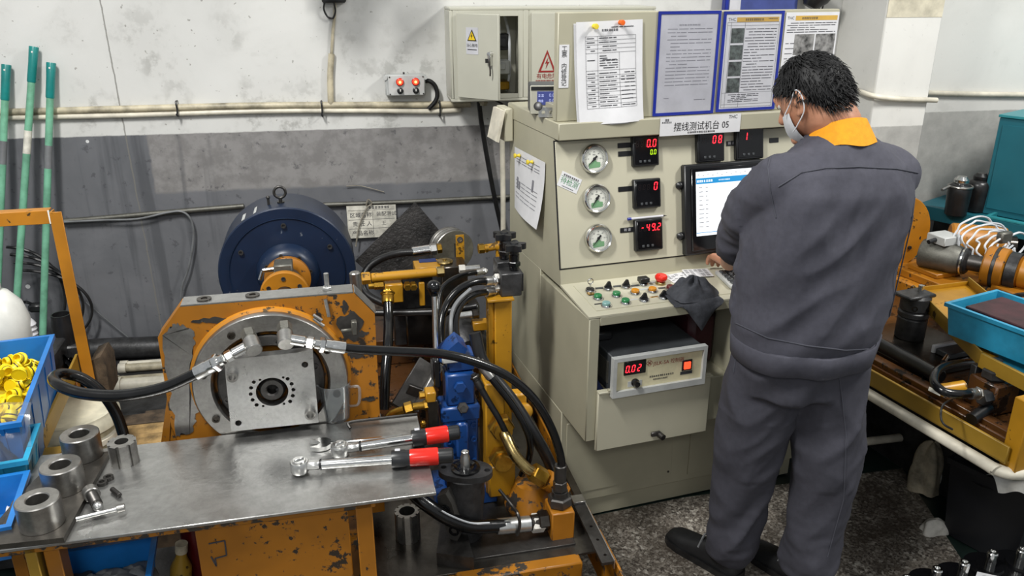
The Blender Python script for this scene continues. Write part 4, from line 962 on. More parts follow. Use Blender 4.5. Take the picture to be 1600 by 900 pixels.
for px, py, m_ in ((937, 450, 'instr_dark'), (965, 447, 'instr_dark'), (1018, 441, 'instr_grey'), (1006, 452, 'instr_grey'), (935, 475, 'ink_black'), (990, 468, 'instr_grey'), (1022, 464, 'brass'), (993, 446, 'instr_dark'), (1035, 450, 'instr_dark')):
    u, v, z = dpt(px, py); con.p('legend_plate', B().box(u-.014, u+.014, v-.005, v+.005, z-.001, z+.0012, .0003), m_)
# papers and keypad by the hand
for i, (px, py, rz, lb) in enumerate(((1062, 433, .12, 'printed ticket with table lying on the desk'), (1090, 428, -.15, 'upper white printed ticket on the desk by the hand'))):
    u, v, z = dpt(px, py); cs, sn = math.cos(rz), math.sin(rz)
    def ptf2(p, u=u, v=v, cs=cs, sn=sn, i=i): return (u+p[0]*cs-p[1]*sn, v+p[0]*sn+p[1]*cs, dz_(v+p[0]*sn+p[1]*cs)+.001+.004*i+p[2])
    t = T('paper_ticket', lb, 'paper', C, ptf2((0, 0, 0)), 'tickets on the desk')
    s_ = t.p('sheet', B(ptf2).box(-.045, .045, -.03, .03, 0, .0008, 0), 'paper'); k = B(ptf2); rd = random.Random(i)
    for r_ in range(7): 
        for c2 in range(5):
            if rd.random() < .75: x = -.04+.016*c2; y = -.024+.0075*r_; k.quad((x, y, .0012), (x+.012, y, .0012), (x+.012, y+.003, .0012), (x, y+.003, .0012))
    t.p('printed_rows', k, 'ink', s_)
u, v, z = dpt(1165, 440)
t = T('keyboard', 'silver keyboard lying under the man\'s hands', 'keyboard', C, (u, v, z))
def kt(p): x, y = p[0], p[1]; c_, s_ = math.cos(-.12), math.sin(-.12); X, Y = u+.08+x*c_-y*s_, v-.005+x*s_+y*c_; return (X, Y, dz_(Y)+.002+p[2])
t.p('base', B(kt).box(-.16, .2, -.06, .06, 0, .014, .003), 'instr_grey'); k = B(kt)
for r_ in range(5):
    for c2 in range(18): k.box(-.152+.019*c2, -.152+.019*c2+.015, -.05+.0205*r_, -.05+.0205*r_+.016, .013, .019, .002)
kk = t.p('keys', k, 'instr_dark'); kk['kind'] = 'stuff'
# dark cloth crumpled on the desk and hanging over its front edge
u, v, z = dpt(1085, 470)
def cloth(i, j):
    a = 2*PI*i; r = j; 
    x = math.cos(a)*r*(.085+.012*math.sin(3*a+1)); y = math.sin(a)*r*(.062+.01*math.cos(2*a))
    X, Y = u+.008+x, v+.03+y
    hgt = (1-r**2.2)*.052+.014*(1-r)*math.sin(5*a+6*r)+.010*math.sin(3*a-9*r)*r*(1-r)*2+.006*noise.noise(Vector((x*45, y*45, 2)))
    return (X, Y, dz_(max(-.2, Y))+.003+max(0, hgt))
t = T('grey_cloth', 'crumpled dark grey cloth on desk with a corner hanging over', 'cloth', C, (u, v, z))
t.p('bunched_cloth', B().grid(cloth, 64, 18), 'cloth_dark', angle=180)
g0 = C.V(1042, 472, -.2); 
def corner(i, j):
    # j: from back on the desk to hanging tip
    a = u-.085+.175*i; 
    if j < .45: Y = v+.04-(v+.04+.208)*(j/.45); Z = dz_(max(-.2, Y))+.004+.008*math.sin(7*i+3)*(1-j)+.03*max(0, .25-j)
    else:
        q = (j-.45)/.55; Y = -.209-.006*math.sin(PI*q)+.004*math.sin(9*i); Z = dz_(-.2)-.002-q*(.092*max(0, 1-abs(i-.58)*1.9))
        if q > 0: a = a+(u+.02-a)*q*.25
    return (a, Y, Z)
t.p('hanging_corner', B().grid(corner, 26, 24), 'cloth_dark', angle=180)
# ================================================================ LEFT TEST MACHINE (frame M)
AZ = .885
def mv(px, py, v): return M.V(px, py, v)
def mz(px, py, z): return M.z(px, py, z)
def bolt(b, p, d, r=.008, h=.007, sock=True):
    p = Vector(p); d = Vector(d).normalized()
    if sock: b.lathe([(0, 0), (r, 0), (r, h), (r*.6, h), (r*.55, h*.45), (0, h*.45)], p, d, 14)
    else: b.hexa(p, p+d*h, r)
    return b
def hose(label, pts, r, fr=M, f0=0, f1=0, mat_='black_hose', name='hydraulic_hose', fm='chrome', n=12, stripe=False):
    """rubber hose; f0/f1 = length of the crimped end fitting"""
    P = [Vector(p) for p in pts]; t = T(name, label, 'hose', fr, P[0]); t.p('rubber', B().tube(P, r, n, 8), mat_)
    S = catmull(P, 8)
    for L, a, bq in ((f0, S[0], S[1]), (f1, S[-1], S[-2])):
        if L:
            d = (a-bq).normalized(); t.p('ferrule', B().lathe([(r*.9, -.012), (r*1.28, -.012), (r*1.3, L*.3), (r*1.22, L*.36), (r*1.3, L*.42), (r*1.25, L*.6), (0, L*.6)], a, d, 16), fm)
            t.p('hex_nut', B().hexa(a+d*L*.62, a+d*L*.86, r*1.55).cyl(a+d*L*.55, a+d*L*1.05, r*.95, n=12), fm)
    return t
# ---- steel work table
t = T('steel_work_table', 'low steel-topped work table on orange legs before the test head', 'work table', M, (-.08, -.18, .55))
TT = .75
t.p('table_top', B().box(-.54, .352, -.36, .0, TT-.008, TT, .0015), 'steel_table')
t.p('front_panel', B().box(-.158, .16, -.335, -.325, .30, TT-.02, .002), 'orange')
t.p('apron', B().box(-.53, .22, -.345, -.315, TT-.028, TT-.008, .002), 'orange_worn')
t.p('leg', B().box(.176, .212, -.345, -.30, .2, TT-.012, .002), 'orange')
t.p('leg', B().box(-.480, -.458, -.345, -.30, .2, TT-.012, .002), 'yellow_dull')
t.p('leg', B().box(-.450, -.420, -.335, -.29, .2, TT-.012, .002), 'orange')
t.p('leg', B().box(-.50, -.46, -.06, -.02, .2, TT-.012, .002), 'orange')
t.p('shelf', B().box(-.53, -.165, -.32, -.02, .45, .46, .002), 'black_iron')
# chalk outline on the front panel
k = B(); q = [mv(*p, -.3365) for p in ((326, 850), (351, 845), (354, 868), (336, 873), (338, 885), (330, 870))]
for a, c_ in zip(q, q[1:]): k.beam((a[0], -.3358, a[2]), (c_[0], -.3358, c_[2]), .003, .0015, 0, up=(0, 1, 0))
t.p('marker_scribble', k, 'ink')
# ---- thick steel strip carrying the rings
sA, sB, sC, sD = mz(98, 843, .762), mz(172, 705, .762), mz(150, 690, .762), mz(5, 850, .762)
one('steel_strip', 'thick dark steel strip lying along the left table end under the rings', 'plate', M, (-.45, -.2, TT), B().prism([(sD[0]-.015, sD[1]), (sA[0], sA[1]+.006), (sB[0], sB[1]), (sB[0]-.11, sB[1]+.01), (sD[0]-.03, sD[1]+.15)], 'z', TT, TT+.012), 'tray_steel')
one('steel_bar', 'narrow dark flat bar lying along strip edge at the left', 'bar', M, (-.53, -.2, TT), B().beam((-.545, -.33, TT+.006), (-.515, -.15, TT+.006), .02, .01), 'black_iron')
# rings
def ring(px, py, ro, ri, h, label, mat_='steel'):
    u, v, z = mz(px, py, TT+.012); o_ = (u, v, z)
    one('steel_ring', label, 'ring', M, o_, B().lathe([(ri, 0), (ro-.001, 0), (ro, .001), (ro, h-.002), (ro-.002, h), (ri+.002, h), (ri, h-.002)], o_, (0, 0, 1), 48, closed=True), mat_, 'machined rings on the table')
ring(67, 818, .042, .021, .060, 'front thick-walled steel ring nearest table corner')
ring(102, 762, .042, .021, .060, 'middle thick-walled steel ring of the three in a row')
ring(131, 712, .042, .021, .060, 'rear darker thick-walled steel ring of the three in a row')
def splined(label, o_, ro, ri, h, nt=8, mat_='steel_dark', fr=M, lean=None, name='splined_coupling', cat='coupling'):
    out = []
    for i in range(nt):
        a0 = 2*PI*i/nt; w = 2*PI/nt
        for f, r in ((0, ro), (.68, ro), (.72, ro*.84), (.96, ro*.84)): out.append((r*math.cos(a0+w*f), r*math.sin(a0+w*f)))
    b = B()
    b.plate(out, [circ(0, 0, ri, 24)], 'z', 0, h)
    if lean: b.tf = lambda p: tuple(Vector(o_)+lean @ Vector(p))
    else: b.tf = lambda p: (p[0]+o_[0], p[1]+o_[1], p[2]+o_[2])
    return one(name, label, cat, fr, o_, b, mat_)
u, v, z = mz(196, 722, TT)
splined('dark splined steel coupling standing right of the rear ring', (u, v, TT), .032, .015, .056, 8, 'steel')
# T-handled puller bolt
a = Vector(mz(142, 770, TT+.018)); bq = Vector(mz(157, 799, TT+.018)); d = (bq-a).normalized()
t = T('puller_bolt', 'knurled puller bolt with sliding T-bar lying on the table', 'tool', M, (a.x, a.y, TT))
t.p('head', B().cyl(a-d*.01, a+d*.012, .017, n=22, ch=.002), 'steel'); t.p('threaded_shank', B().lathe([(0, .012)]+[(.0118 if i % 2 else .0105, .012+.0022*i) for i in range(20)]+[(0, .056)], a, d, 18), 'steel_dark')
t.p('eye', B().sphere(a+d*.062, .0105, 14), 'steel_bright')
e0, e1 = Vector(mz(119, 811, TT+.014)), Vector(mz(192, 793, TT+.014)); dd = (e1-e0).normalized()
t.p('t_bar', B().cyl(e0, e1, .0048, n=12), 'steel_bright'); t.p('bar_knob', B().cyl(e1-dd*.012, e1+dd*.004, .0085, n=16, ch=.001), 'steel')
for px, py, L, lb, r in ((170, 749, 0, 'small dark ring lying behind the puller bolt', .011), (160, 757, 0, 'small dark ring lying against the puller bolt head', .011)):
    q = mz(px, py, TT); one('washer', lb, 'washer', M, q, B().lathe([(r*.55, 0), (r, 0), (r, .008), (r*.55, .008)], q, (0, 0, 1), 22, closed=True), 'steel_dark')
q0, q1 = Vector(mz(175, 764, TT+.006)), Vector(mz(187, 774, TT+.006))
one('dowel_pin', 'short dark dowel pin lying beside puller bolt', 'pin', M, (q0.x, q0.y, TT), B().cyl(q0, q1, .0055, n=12, ch=.001), 'steel_dark')
# folded thin sheet on the table rear
a = [mz(547, 664, TT+.012), mz(650, 655, TT+.012), mz(655, 690, TT+.004), mz(552, 701, TT+.004)]
t = T('folded_sheet', 'thin folded steel sheet with raised lip at table rear', 'plate', M, (a[0][0], a[3][1], TT))
t.p('sheet', B().box(a[0][0], .35, -.145, -.03, TT+.001, TT+.004, .0005), 'steel'); t.p('rolled_lip', B().tube([(a[0][0], -.045, TT+.004), (a[0][0]-.002, -.03, TT+.012), (a[0][0]+.05, -.03, TT+.014), (.35, -.03, TT+.014)], .004, 8, 4), 'steel_dark')
# measuring cup
u, v, z = mz(526, 652, TT); cr = .036
t = T('measuring_cup', 'clear plastic measuring cup with handle on the table', 'cup', M, (u, v, TT))
t.p('cup_body', B().lathe([(0, .0005), (.033, .0005), (.034, .003), (.0415, .098), (.0425, .102), (.0405, .102), (.039, .097), (.032, .005), (0, .004)], (u, v, TT), (0, 0, 1), 36), 'clear_plastic')
t.p('handle', B().tube([(u+.038, v-.004, TT+.085), (u+.06, v-.008, TT+.085), (u+.062, v-.008, TT+.06), (u+.056, v-.008, TT+.035), (u+.036, v-.004, TT+.03)], .0035, 8, 6), 'clear_plastic')
t.p('spout', B().tube([(u-.036, v-.01, TT+.100), (u-.046, v-.014, TT+.104)], .004, 8, 0), 'clear_plastic')
sr = Vector((u-.018, v, TT+.02)); one('stir_pin', 'thin clear rod leaning inside the measuring cup', 'rod', M, (u, v, TT+.01), B().cyl((u-.022, v-.005, TT+.012), (u+.026, v+.006, TT+.066), .002, n=8), 'cable_white')

# ---- torque wrenches
def torque_wrench(label, a, e, group):
    """a = ratchet head, e = butt; z measured on the table"""
    a = Vector(a); e = Vector(e); d = (e-a).normalized(); L = (e-a).length; up = Vector((0, 0, 1)); s = d.cross(up)
    t = T('torque_wrench', label, 'wrench', M, (a.x, a.y, TT), group)
    hd_ = t.p('ratchet_head', B().lathe([(0, -.014), (.019, -.014), (.021, -.011), (.021, .010), (.019, .013), (0, .013)], a, up, 26), 'steel_bright')
    t.p('neck', B().beam(a+d*.012, a+d*.05, .022, .020, .006), 'steel_bright')
    t.p('reversing_dial', B().cyl(a+up*.013, a+up*.0165, .015, n=22, ch=.001).beam(a+up*.018+d*(-.010)+s*.006, a+up*.018+d*.010-s*.006, .005, .004, .001), 'chrome', hd_)
    t.p('collar_band', B().cyl(a+d*.046, a+d*.050, .0128, n=18), 'black_plastic')
    t.p('shaft', B().cyl(a+d*.05, a+d*(L*.62), .0118, n=20), 'chrome')
    g0 = L*.60
    t.p('scale_sleeve', B().lathe([(0, 0), (.0200, 0), (.0207, .003), (.0207, .030), (.019, .034), (.0185, L*.13), (0, L*.13)], a+d*g0, d, 22), 'black_plastic')
    t.p('scale_window', B().box(-.005, .005, -.006, .006, -.001, .002, .0005, Matrix.Translation(a+d*(g0+.014)+up*.0192-s*0.006) @ d.to_track_quat('Y', 'Z').to_matrix().to_4x4()), 'paper_grey')
    t.p('grip', B().lathe([(0, L*.12), (.0195, L*.12), (.0203, L*.13), (.0206, L*.30), (.019, L*.31), (0, L*.31)], a+d*g0, d, 24), 'red_grip')
    t.p('end_cap', B().lathe([(0, L*.30), (.0172, L*.30), (.018, L*.32), (.018, L*.40), (.015, L*.41), (0, L*.41)], a+d*g0, d, 12), 'black_plastic')
    return t
torque_wrench('front red-gripped torque wrench lying lowest on the table', mz(468, 728, TT+.020), mz(706, 711, TT+.022), 'torque wrenches on the table')
torque_wrench('rear red-gripped torque wrench lying behind the front one', mz(531, 702, TT+.017), mz(716, 675, TT+.024), 'torque wrenches on the table')
a = Vector(mz(503, 694, TT+.008)); e = Vector(mz(630, 682, TT+.008)); d = (e-a).normalized(); s = Vector((-d.y, d.x, 0))
t = T('open_end_wrench', 'chrome open-jaw spanner tucked behind the rear torque wrench', 'wrench', M, (a.x, a.y, TT))
def loc2(x, y): q = a+d*x+s*y; return (q.x, q.y)
t.p('jaw', B().prism([loc2(.022, .010), (loc2(.012, .021)), loc2(-.006, .024), loc2(-.028, .017), loc2(-.010, .010), loc2(-.003, .0), loc2(-.010, -.010), loc2(-.028, -.017), loc2(-.006, -.024), loc2(.012, -.021), loc2(.022, -.010)], 'z', TT+.002, TT+.013), 'chrome')
t.p('shank', B().beam(a+d*.018, e, .013, .009, .003), 'chrome')

# ---- test head: orange block with flange
t = T('test_head', 'orange machine block with round steel flange and square mounting plate', 'machine', M, (0, .03, .40))
blk = [(-.255, .45), (.255, .45), (.262, 1.035), (.215, 1.095), (-.19, 1.095), (-.248, 1.022)]
t.p('block', B().prism(blk, 'y', 0, .058), 'orange')
head_root = t.o
t.p('top_strip', B().prism([(.214, 1.0955), (-.189, 1.0955), (-.187, 1.099), (.212, 1.099)], 'y', .0, .056).prism([(.2635, 1.036), (.2655, 1.038), (.2175, 1.098), (.2155, 1.0965)], 'y', .002, .056), 'steel_table')
_rw = random.Random(2)
def jag(P, amp, n=14):
    out = []
    for (x0, y0), (x1, y1) in zip(P, P[1:]+P[:1]):
        for i in range(n):
            f = i/n; k = amp*math.sin(PI*f)**.3 if i else 0; out.append((x0+(x1-x0)*f+_rw.uniform(-k, k), y0+(y1-y0)*f+_rw.uniform(-k, k)))
    return out
wf = jag([(-.236, 1.028), (-.205, 1.055), (-.165, 1.03), (-.180, .96), (-.188, .90), (-.178, .83), (-.205, .76), (-.2445, .755)], .006)
wf = [(max(x, -.2475), y) for x, y in wf]
t.p('worn_face', B().prism(wf, 'y', -.0012, .0), 'steel')
for (cx_, cz_, w_, h_) in ((.225, .985, .02, .01), (.235, .80, .022, .008), (-.12, 1.055, .05, .008), (.19, 1.06, .01, .02), (.21, .93, .03, .012)): t.p('paint_chip', B().prism(jag([(cx_-w_, cz_), (cx_, cz_+h_), (cx_+w_, cz_), (cx_, cz_-h_)], .004, 6), 'y', -.001, 0), 'steel_dark')
for px, py in ((312, 478), (391, 469)):
    q = mz(px, py, 1.099); t.p('eye_socket', B().lathe([(.008, 0), (.017, 0), (.017, .003), (.008, .003)], (q[0], .028, 1.099), (0, 0, 1), 22, closed=True).lathe([(0, .0008), (.008, .0008)], (q[0], .028, 1.099), (0, 0, 1), 16), 'steel_oily')
q = mv(512, 463, .028); t.p('stud', B().hexa((q[0], .028, 1.099), (q[0], .028, 1.108), .012).cyl((q[0], .028, 1.108), (q[0], .028, 1.142), .006, n=12), 'steel_bright')
# studs and clamp on the block face
for p0, p1, r in (((508, 468), (514, 496), .005), ((489, 493), (503, 502), .0045), ((489, 499), (506, 511), .0045)):
    a = Vector(mv(*p0, -.006)); c_ = Vector(mv(*p1, -.012)); t.p('dowel', B().cyl(a, c_, r, n=12), 'steel')
q = mv(548, 512, 0)
t.p('grease_patch', B().prism([(q[0]+.03*math.cos(a)*(1+.25*math.sin(3*a)), q[2]+.038*math.sin(a)*(1+.2*math.cos(5*a))) for a in [2*PI*i/22 for i in range(22)]], 'y', -.0012, 0), 'steel_dark')
t.p('toggle', B().beam((q[0]-.024, -.012, q[2]-.004), (q[0]+.006, -.012, q[2]-.004), .008, .008).box(q[0]+.002, q[0]+.016, -.02, -.002, q[2]-.016, q[2]+.02, .002), 'cast_grey')
# flange rings
fl = t.p('flange_ring', B().lathe([(.135, 0), (.185, 0), (.185, .026), (.182, .03), (.142, .03), (.135, .022)], (0, 0, AZ), (0, -1, 0), 56, closed=True), 'steel')
t.p('orange_lip', B().lathe([(.184, 0), (.194, 0), (.192, .008), (.1855, .012)], (0, 0, AZ), (0, -1, 0), 56), 'orange_clean')
t.p('inner_bore', B().lathe([(.135, .028), (.134, .004), (.09, .004), (.088, .012), (.04, .012), (.038, .0)], (0, 0, AZ), (0, -1, 0), 48), 'orange_worn')
t.p('inner_ring', B().lathe([(.098, .004), (.128, .004), (.128, .020), (.124, .023), (.102, .023), (.098, .018)], (0, 0, AZ), (0, -1, 0), 48, closed=True), 'steel_dark')
for i in range(8):
    a = PI/8+i*PI/4+.12; x, z = .16*math.cos(a), AZ+.16*math.sin(a); t.p('socket_screw', bolt(B(), (x, -.03, z), (0, -1, 0), .0095, .006), 'steel_oily', fl)
for i in range(6):
    a = .3+i*PI/3; x, z = .113*math.cos(a), AZ+.113*math.sin(a); t.p('socket_screw', bolt(B(), (x, -.022, z), (0, -1, 0), .008, .006), 'steel_dark', fl)
# square mounting plate with real holes
sq = [(-.104, .784), (.104, .782), (.106, .974), (.100, .978), (-.098, .976)]
hc = (.002, .880); holes = [circ(hc[0], hc[1], .038, 40)]
for i in range(5):
    for sgn in (-1, 1):
        a = math.radians(-38+19*i); holes.append(circ(hc[0]+sgn*.05*math.cos(a), hc[1]+.05*math.sin(a), .0048, 12))
for a in (55, 125, 235, 305): holes.append(circ(hc[0]+.043*math.cos(math.radians(a-8 if a < 100 else a)), hc[1]+.0435*math.sin(math.radians(a)), .0032, 10))
for x, z in ((.085, .944), (-.085, .805)): holes.append(circ(x, z, .0078, 16))
mp_ = t.p('mounting_plate', B().plate(sq, holes, 'y', -.062, -.036), 'steel_bright')
t.p('plate_spacer', B().lathe([(.05, 0), (.085, 0), (.085, .014), (.05, .014)], (0, -.022, AZ-.005), (0, -1, 0), 36, closed=True), 'steel_dark')
for x, z in ((-.083, .935), (.086, .812)):
    t.p('guide_bush', B().lathe([(.0065, 0), (.013, 0), (.013, .014), (.0085, .014), (.0085, .004), (0, .004)], (x, -.062, z), (0, -1, 0), 20), 'steel', mp_)
t.p('shaft_hub', B().lathe([(.012, .030), (.016, .034), (.026, .034), (.030, .028), (.033, .012), (.0335, 0)], (hc[0], -.026, hc[1]+.003), (0, -1, 0), 32).lathe([(.012, .030), (.012, .004), (0, .004)], (hc[0], -.026, hc[1]+.003), (0, -1, 0), 24), 'steel_dark')
t.p('hub_keyway', B().box(hc[0]+.009, hc[0]+.016, -.0605, -.04, hc[1]+.001, hc[1]+.007, .0005), 'ink_black')
# braces
t.p('brace', B().prism([(-.33, .55), (-.30, .55), (-.25, .80), (-.25, .86)], 'y', .0, .05).prism([(-.30, .55), (-.262, .55), (-.236, .70), (-.25, .78)], 'y', -.004, .0), 'orange_worn')
head_root.location = M.w((0, .065, .388))
# banjo couplings
def banjo(pl, px0, pxt, label, out):
    c_ = Vector(mv(*px0, -.075)); tp = Vector(mv(*pxt, -.03)); ax_ = (tp-c_).normalized()
    t2 = T('banjo_fitting', label, 'fitting', M, c_, 'banjo fittings on the test head')
    t2.p('eye_ring', B().cyl(c_-ax_*.022, c_+ax_*.014, .019, n=26, ch=.002), 'steel'); t2.p('banjo_bolt', B().cyl(c_+ax_*.014, c_+ax_*.02, .015, n=18).hexa(c_+ax_*.02, c_+ax_*.045, .0175), 'cast_grey')
    o = Vector(mv(*out[0], -.085)); e = Vector(mv(*out[1], -.095)); d_ = (e-o).normalized(); L_ = (e-o).length
    t2.p('stub', B().cyl(o, o+d_*L_*.55, .0125, n=18, ch=.002), 'chrome'); t2.p('hex_nut', B().hexa(o+d_*L_*.58, o+d_*L_*.85, .0135).cyl(o+d_*L_*.5, e, .0095, n=14), 'chrome')
    return e, d_
e1, d1 = banjo(None, (394, 538), (386, 516), 'left banjo fitting above the square mounting plate', ((384, 542), (347, 562)))
e2, d2 = banjo(None, (446, 528), (444, 505), 'right banjo fitting above the square mounting plate', ((454, 530), (497, 537)))
hose('black hose looping from left banjo fitting round behind the table', [e1+d1*.05, mv(300, 587, -.1), mv(252, 607, -.09), mv(190, 618, -.08), mv(130, 615, -.06), mv(92, 602, -.03), mv(84, 590, .03), mv(100, 584, .08), mv(130, 592, .10), mv(160, 615, .10), mv(182, 648, .10), mv(196, 690, .08), mv(205, 730, .06)], .0135, f0=.055)
hose('long black hose arching from right banjo fitting down to the hex elbow', [e2+d2*.05, mv(560, 546, -.1), mv(620, 549, -.1), mv(690, 553, -.1), mv(750, 568, -.1), mv(800, 592, -.1), mv(838, 628, -.1), mv(862, 670, -.1), mv(875, 710, -.1), mv(878, 738, -.1)], .0115, f0=.055, f1=0)

# ---- drive line and blue drum behind
DV = .86
t = T('blue_drum', 'big dark blue round brake drum with lifting eye', 'dynamometer', M, (0, DV+.15, .55))
R_ = .228; DC = (.018, DV, .868)
t.p('drum_shell', B().lathe([(0, 0), (R_-.004, 0), (R_, .004), (R_, .20), (R_-.01, .21), (0, .21)], DC, (0, 1, 0), 72), 'navy')
t.p('front_cover', B().lathe([(0, 0), (.188, 0), (.192, -.004), (.192, .004)], (DC[0], DV-.002, DC[2]), (0, 1, 0), 64).lathe([(.105, .0), (.1, -.02), (.088, -.04), (.075, -.046), (.06, -.046), (.055, .0)], (DC[0], DV-.004, DC[2]), (0, 1, 0), 48), 'navy')
for i in range(6):
    a = PI/6+i*PI/3; t.p('cover_bolt', bolt(B(), (DC[0]+.168*math.cos(a), DV-.004, DC[2]+.168*math.sin(a)), (0, -1, 0), .0085, .007), 'black_iron')
for i in range(8):
    a = .2+i*PI/4; t.p('hub_bolt', bolt(B(), (DC[0]+.077*math.cos(a), DV-.049, DC[2]+.077*math.sin(a)), (0, -1, 0), .007, .006), 'black_iron')
ez = DC[2]+R_; eu = DC[0]-.005; ev = DV+.07
t.p('lifting_eye', B().tube([(eu+.019*math.cos(2*PI*i/20), ev, ez+.036+.019*math.sin(2*PI*i/20)) for i in range(21)], .0048, 10, 0).cyl((eu, ev, ez-.004), (eu, ev, ez+.018), .006, n=12).cyl((eu, ev, ez-.002), (eu, ev, ez+.004), .012, n=16), 'steel_dark')
t.p('breather', B().cyl((eu-.04, ev, ez-.008), (eu-.04, ev, ez+.016), .0045, n=10).sphere((eu-.04, ev, ez+.02), .007, 10), 'steel_dark')
t.p('name_plate', B().box(DC[0]-.125, DC[0]-.085, DV+.03, DV+.09, 0, .003, .0005, Matrix.Translation((0, 0, 0))) if False else B().add([(DC[0]+(R_+.001)*math.cos(a), v, DC[2]+(R_+.001)*math.sin(a)) for a in (1.95, 2.2) for v in (DV+.02, DV+.10)], [(0, 1, 3, 2)]), 'instr_grey')
t.p('foot', B().box(-.2, .22, DV+.02, DV+.2, .45, .68, .006), 'navy')
t.p('cable_loop', B().tube([(DC[0]-.20, DV-.03, .70), (DC[0]-.235, DV-.03, .73), (DC[0]-.20, DV-.03, .755), (DC[0]-.15, DV-.03, .74)], .006, 8, 6), 'chrome')
t = T('shaft_coupling', 'orange flanged coupling with grey torque sensor before the blue drum', 'coupling', M, (0, DV-.2, .70))
dv0 = DV-.05
t.p('rear_flange', B().lathe([(0, 0), (.074, 0), (.076, .003), (.076, .022), (.066, .028), (.05, .03), (0, .03)], (DC[0], dv0, DC[2]), (0, -1, 0), 44), 'orange')
t.p('sensor_body', B().lathe([(0, 0), (.046, 0), (.048, .004), (.048, .10), (.044, .106), (0, .106)], (DC[0]-.002, dv0-.03, DC[2]-.001), (0, -1, 0), 36), 'cast_grey')
sb_ = t.p('sensor_box', B().box(DC[0]-.034, DC[0]+.024, dv0-.125, dv0-.055, DC[2]+.03, DC[2]+.085, .004), 'cast_grey')
t.p('plug', B().cyl((DC[0]-.034, dv0-.09, DC[2]+.063), (DC[0]-.07, dv0-.09, DC[2]+.060), .008, n=14).cyl((DC[0]-.07, dv0-.09, DC[2]+.060), (DC[0]-.082, dv0-.09, DC[2]+.03), .007, n=12), 'chrome', sb_)
t.p('front_flange', B().lathe([(0, 0), (.075, 0), (.077, .003), (.077, .02), (.074, .024), (.03, .024), (.028, .0)], (DC[0]-.005, dv0-.137, DC[2]-.004), (0, -1, 0), 44), 'orange_clean')
for i in range(6):
    a = PI/2+i*PI/3; t.p('flange_bolt', bolt(B(), (DC[0]-.005+.055*math.cos(a), dv0-.161, DC[2]-.004+.055*math.sin(a)), (0, -1, 0), .007, .003), 'black_iron')
t.p('drive_shaft', B().cyl((DC[0]-.005, dv0-.13, DC[2]-.004), (0, .05, AZ), .028, n=24), 'steel_dark')
t.p('bearing_pedestal', B().box(-.12, .12, .30, .44, .45, .80, .006), 'orange_worn')

# ---- bed
bed = T('machine_bed', 'oily orange machine bed and drip tray under the hydraulics', 'machine bed', M, (.3, .3, 0))
bed.p('bed_frame', B().box(-.26, .80, .0, 1.22, 0, .385, .006).box(.22, .72, -.22, .0, 0, .385, .006), 'orange_worn')
bed.p('tray_floor', B().box(.215, .80, -.20, 1.2, .385, .392, .001).box(.215, .81, -.62, -.20, .22, .235, .001), 'tray_steel')
bed.p('side_rail', B().box(.815, .822, -.36, 1.2, .26, .405, .001), 'orange_worn')
bed.p('front_rail', B().box(.55, .822, -.36, -.353, .22, .345, .001), 'orange')
bed.p('rear_step', B().box(.26, .62, .55, 1.18, .392, .50, .004).box(.26, .56, .82, 1.18, .50, .60, .004), 'brown_oil')
bed.p('channel', B().box(.41, .74, -.235, -.165, .335, .392, .004), 'orange_worn')
bed.p('channel_top', B().box(.43, .742, -.165, -.05, .392, .398, .001), 'steel_dark')
bed.p('angle_plate', B().prism([(.37, -.16), (.46, -.20), (.46, -.03), (.40, -.03)], 'z', .392, .43), 'steel_dark')
# punched bar along the tray edge
a = Vector(mz(900, 778, .425)); e = Vector(mz(950, 880, .42))
bar = T('punched_bar', 'oily flat steel bar with three holes along the tray edge', 'bar', M, (a.x, a.y, .40))
d = (e-a).normalized(); s = Vector((-d.y, d.x, 0)).normalized(); L = (e-a).length
def bl(p): q = a+d*p[0]+s*p[1]; return (q.x, q.y, p[2]+.424+(e.z-a.z)*p[0]/L)
k = B(bl).plate([(0, -.016), (L, -.016), (L, .016), (0, .016)], [circ(L*f, .002, .0045, 12) for f in (.48, .68, .9)], 'z', -.004, .004); bar.p('bar_body', k, 'steel_dark')
bar.p('notch_block', B(bl).box(.0, .035, -.018, .018, .004, .012, .001), 'steel'); bar.p('upper_bar', B(bl).box(-.17, .01, -.002, .02, -.004, .006, .001), 'steel_oily')
bar.p('edge_lip', B(bl).box(0, L, .016, .019, -.02, .006, 0), 'steel_bright')

# ---- hydraulics right of the head
# black gear pump standing in the tray
pu, pv = .466, -.06; pz = .392
t = T('gear_pump', 'black cast hydraulic motor with upright steel shaft', 'pump', M, (pu, pv, pz))
t.p('body', B().lathe([(0, 0), (.04, 0), (.044, .01), (.046, .09), (.05, .13), (.05, .195), (.04, .20), (0, .20)], (pu, pv, pz), (0, 0, 1), 36), 'black_iron')
fo = []
for i in range(40):
    a = 2*PI*i/40; r = .046+.026*abs(math.cos(a+.35))**3; fo.append((pu+r*math.cos(a), pv+r*math.sin(a)))
t.p('flange', B().plate(fo, [circ(pu+.058*math.cos(-.35), pv+.058*math.sin(-.35), .008, 12), circ(pu-.058*math.cos(-.35), pv-.058*math.sin(-.35), .008, 12)], 'z', pz+.195, pz+.212), 'black_iron')
t.p('pilot_boss', B().lathe([(.038, .0), (.038, .006), (.030, .008), (.022, .004), (.014, .006), (0, .006)], (pu, pv, pz+.212), (0, 0, 1), 32), 'black_gloss')
t.p('output_shaft', B().lathe([(0, 0), (.0125, 0), (.0125, .034), (.010, .040), (.010, .050), (.0075, .052), (.0075, .047), (0, .047)], (pu, pv, pz+.214), (0, 0, 1), 24), 'steel_bright')
pp = B(lambda p: (pu-.02+p[0]*.86+p[1]*.5-.02, pv-.038+p[1]*.86-p[0]*.5, pz+p[2]))
pp.prism([(-.036, .165), (-.012, .178), (.004, .15), (.026, .06), (.016, .036), (-.004, .04), (-.03, .11)], 'y', -.022, .012)
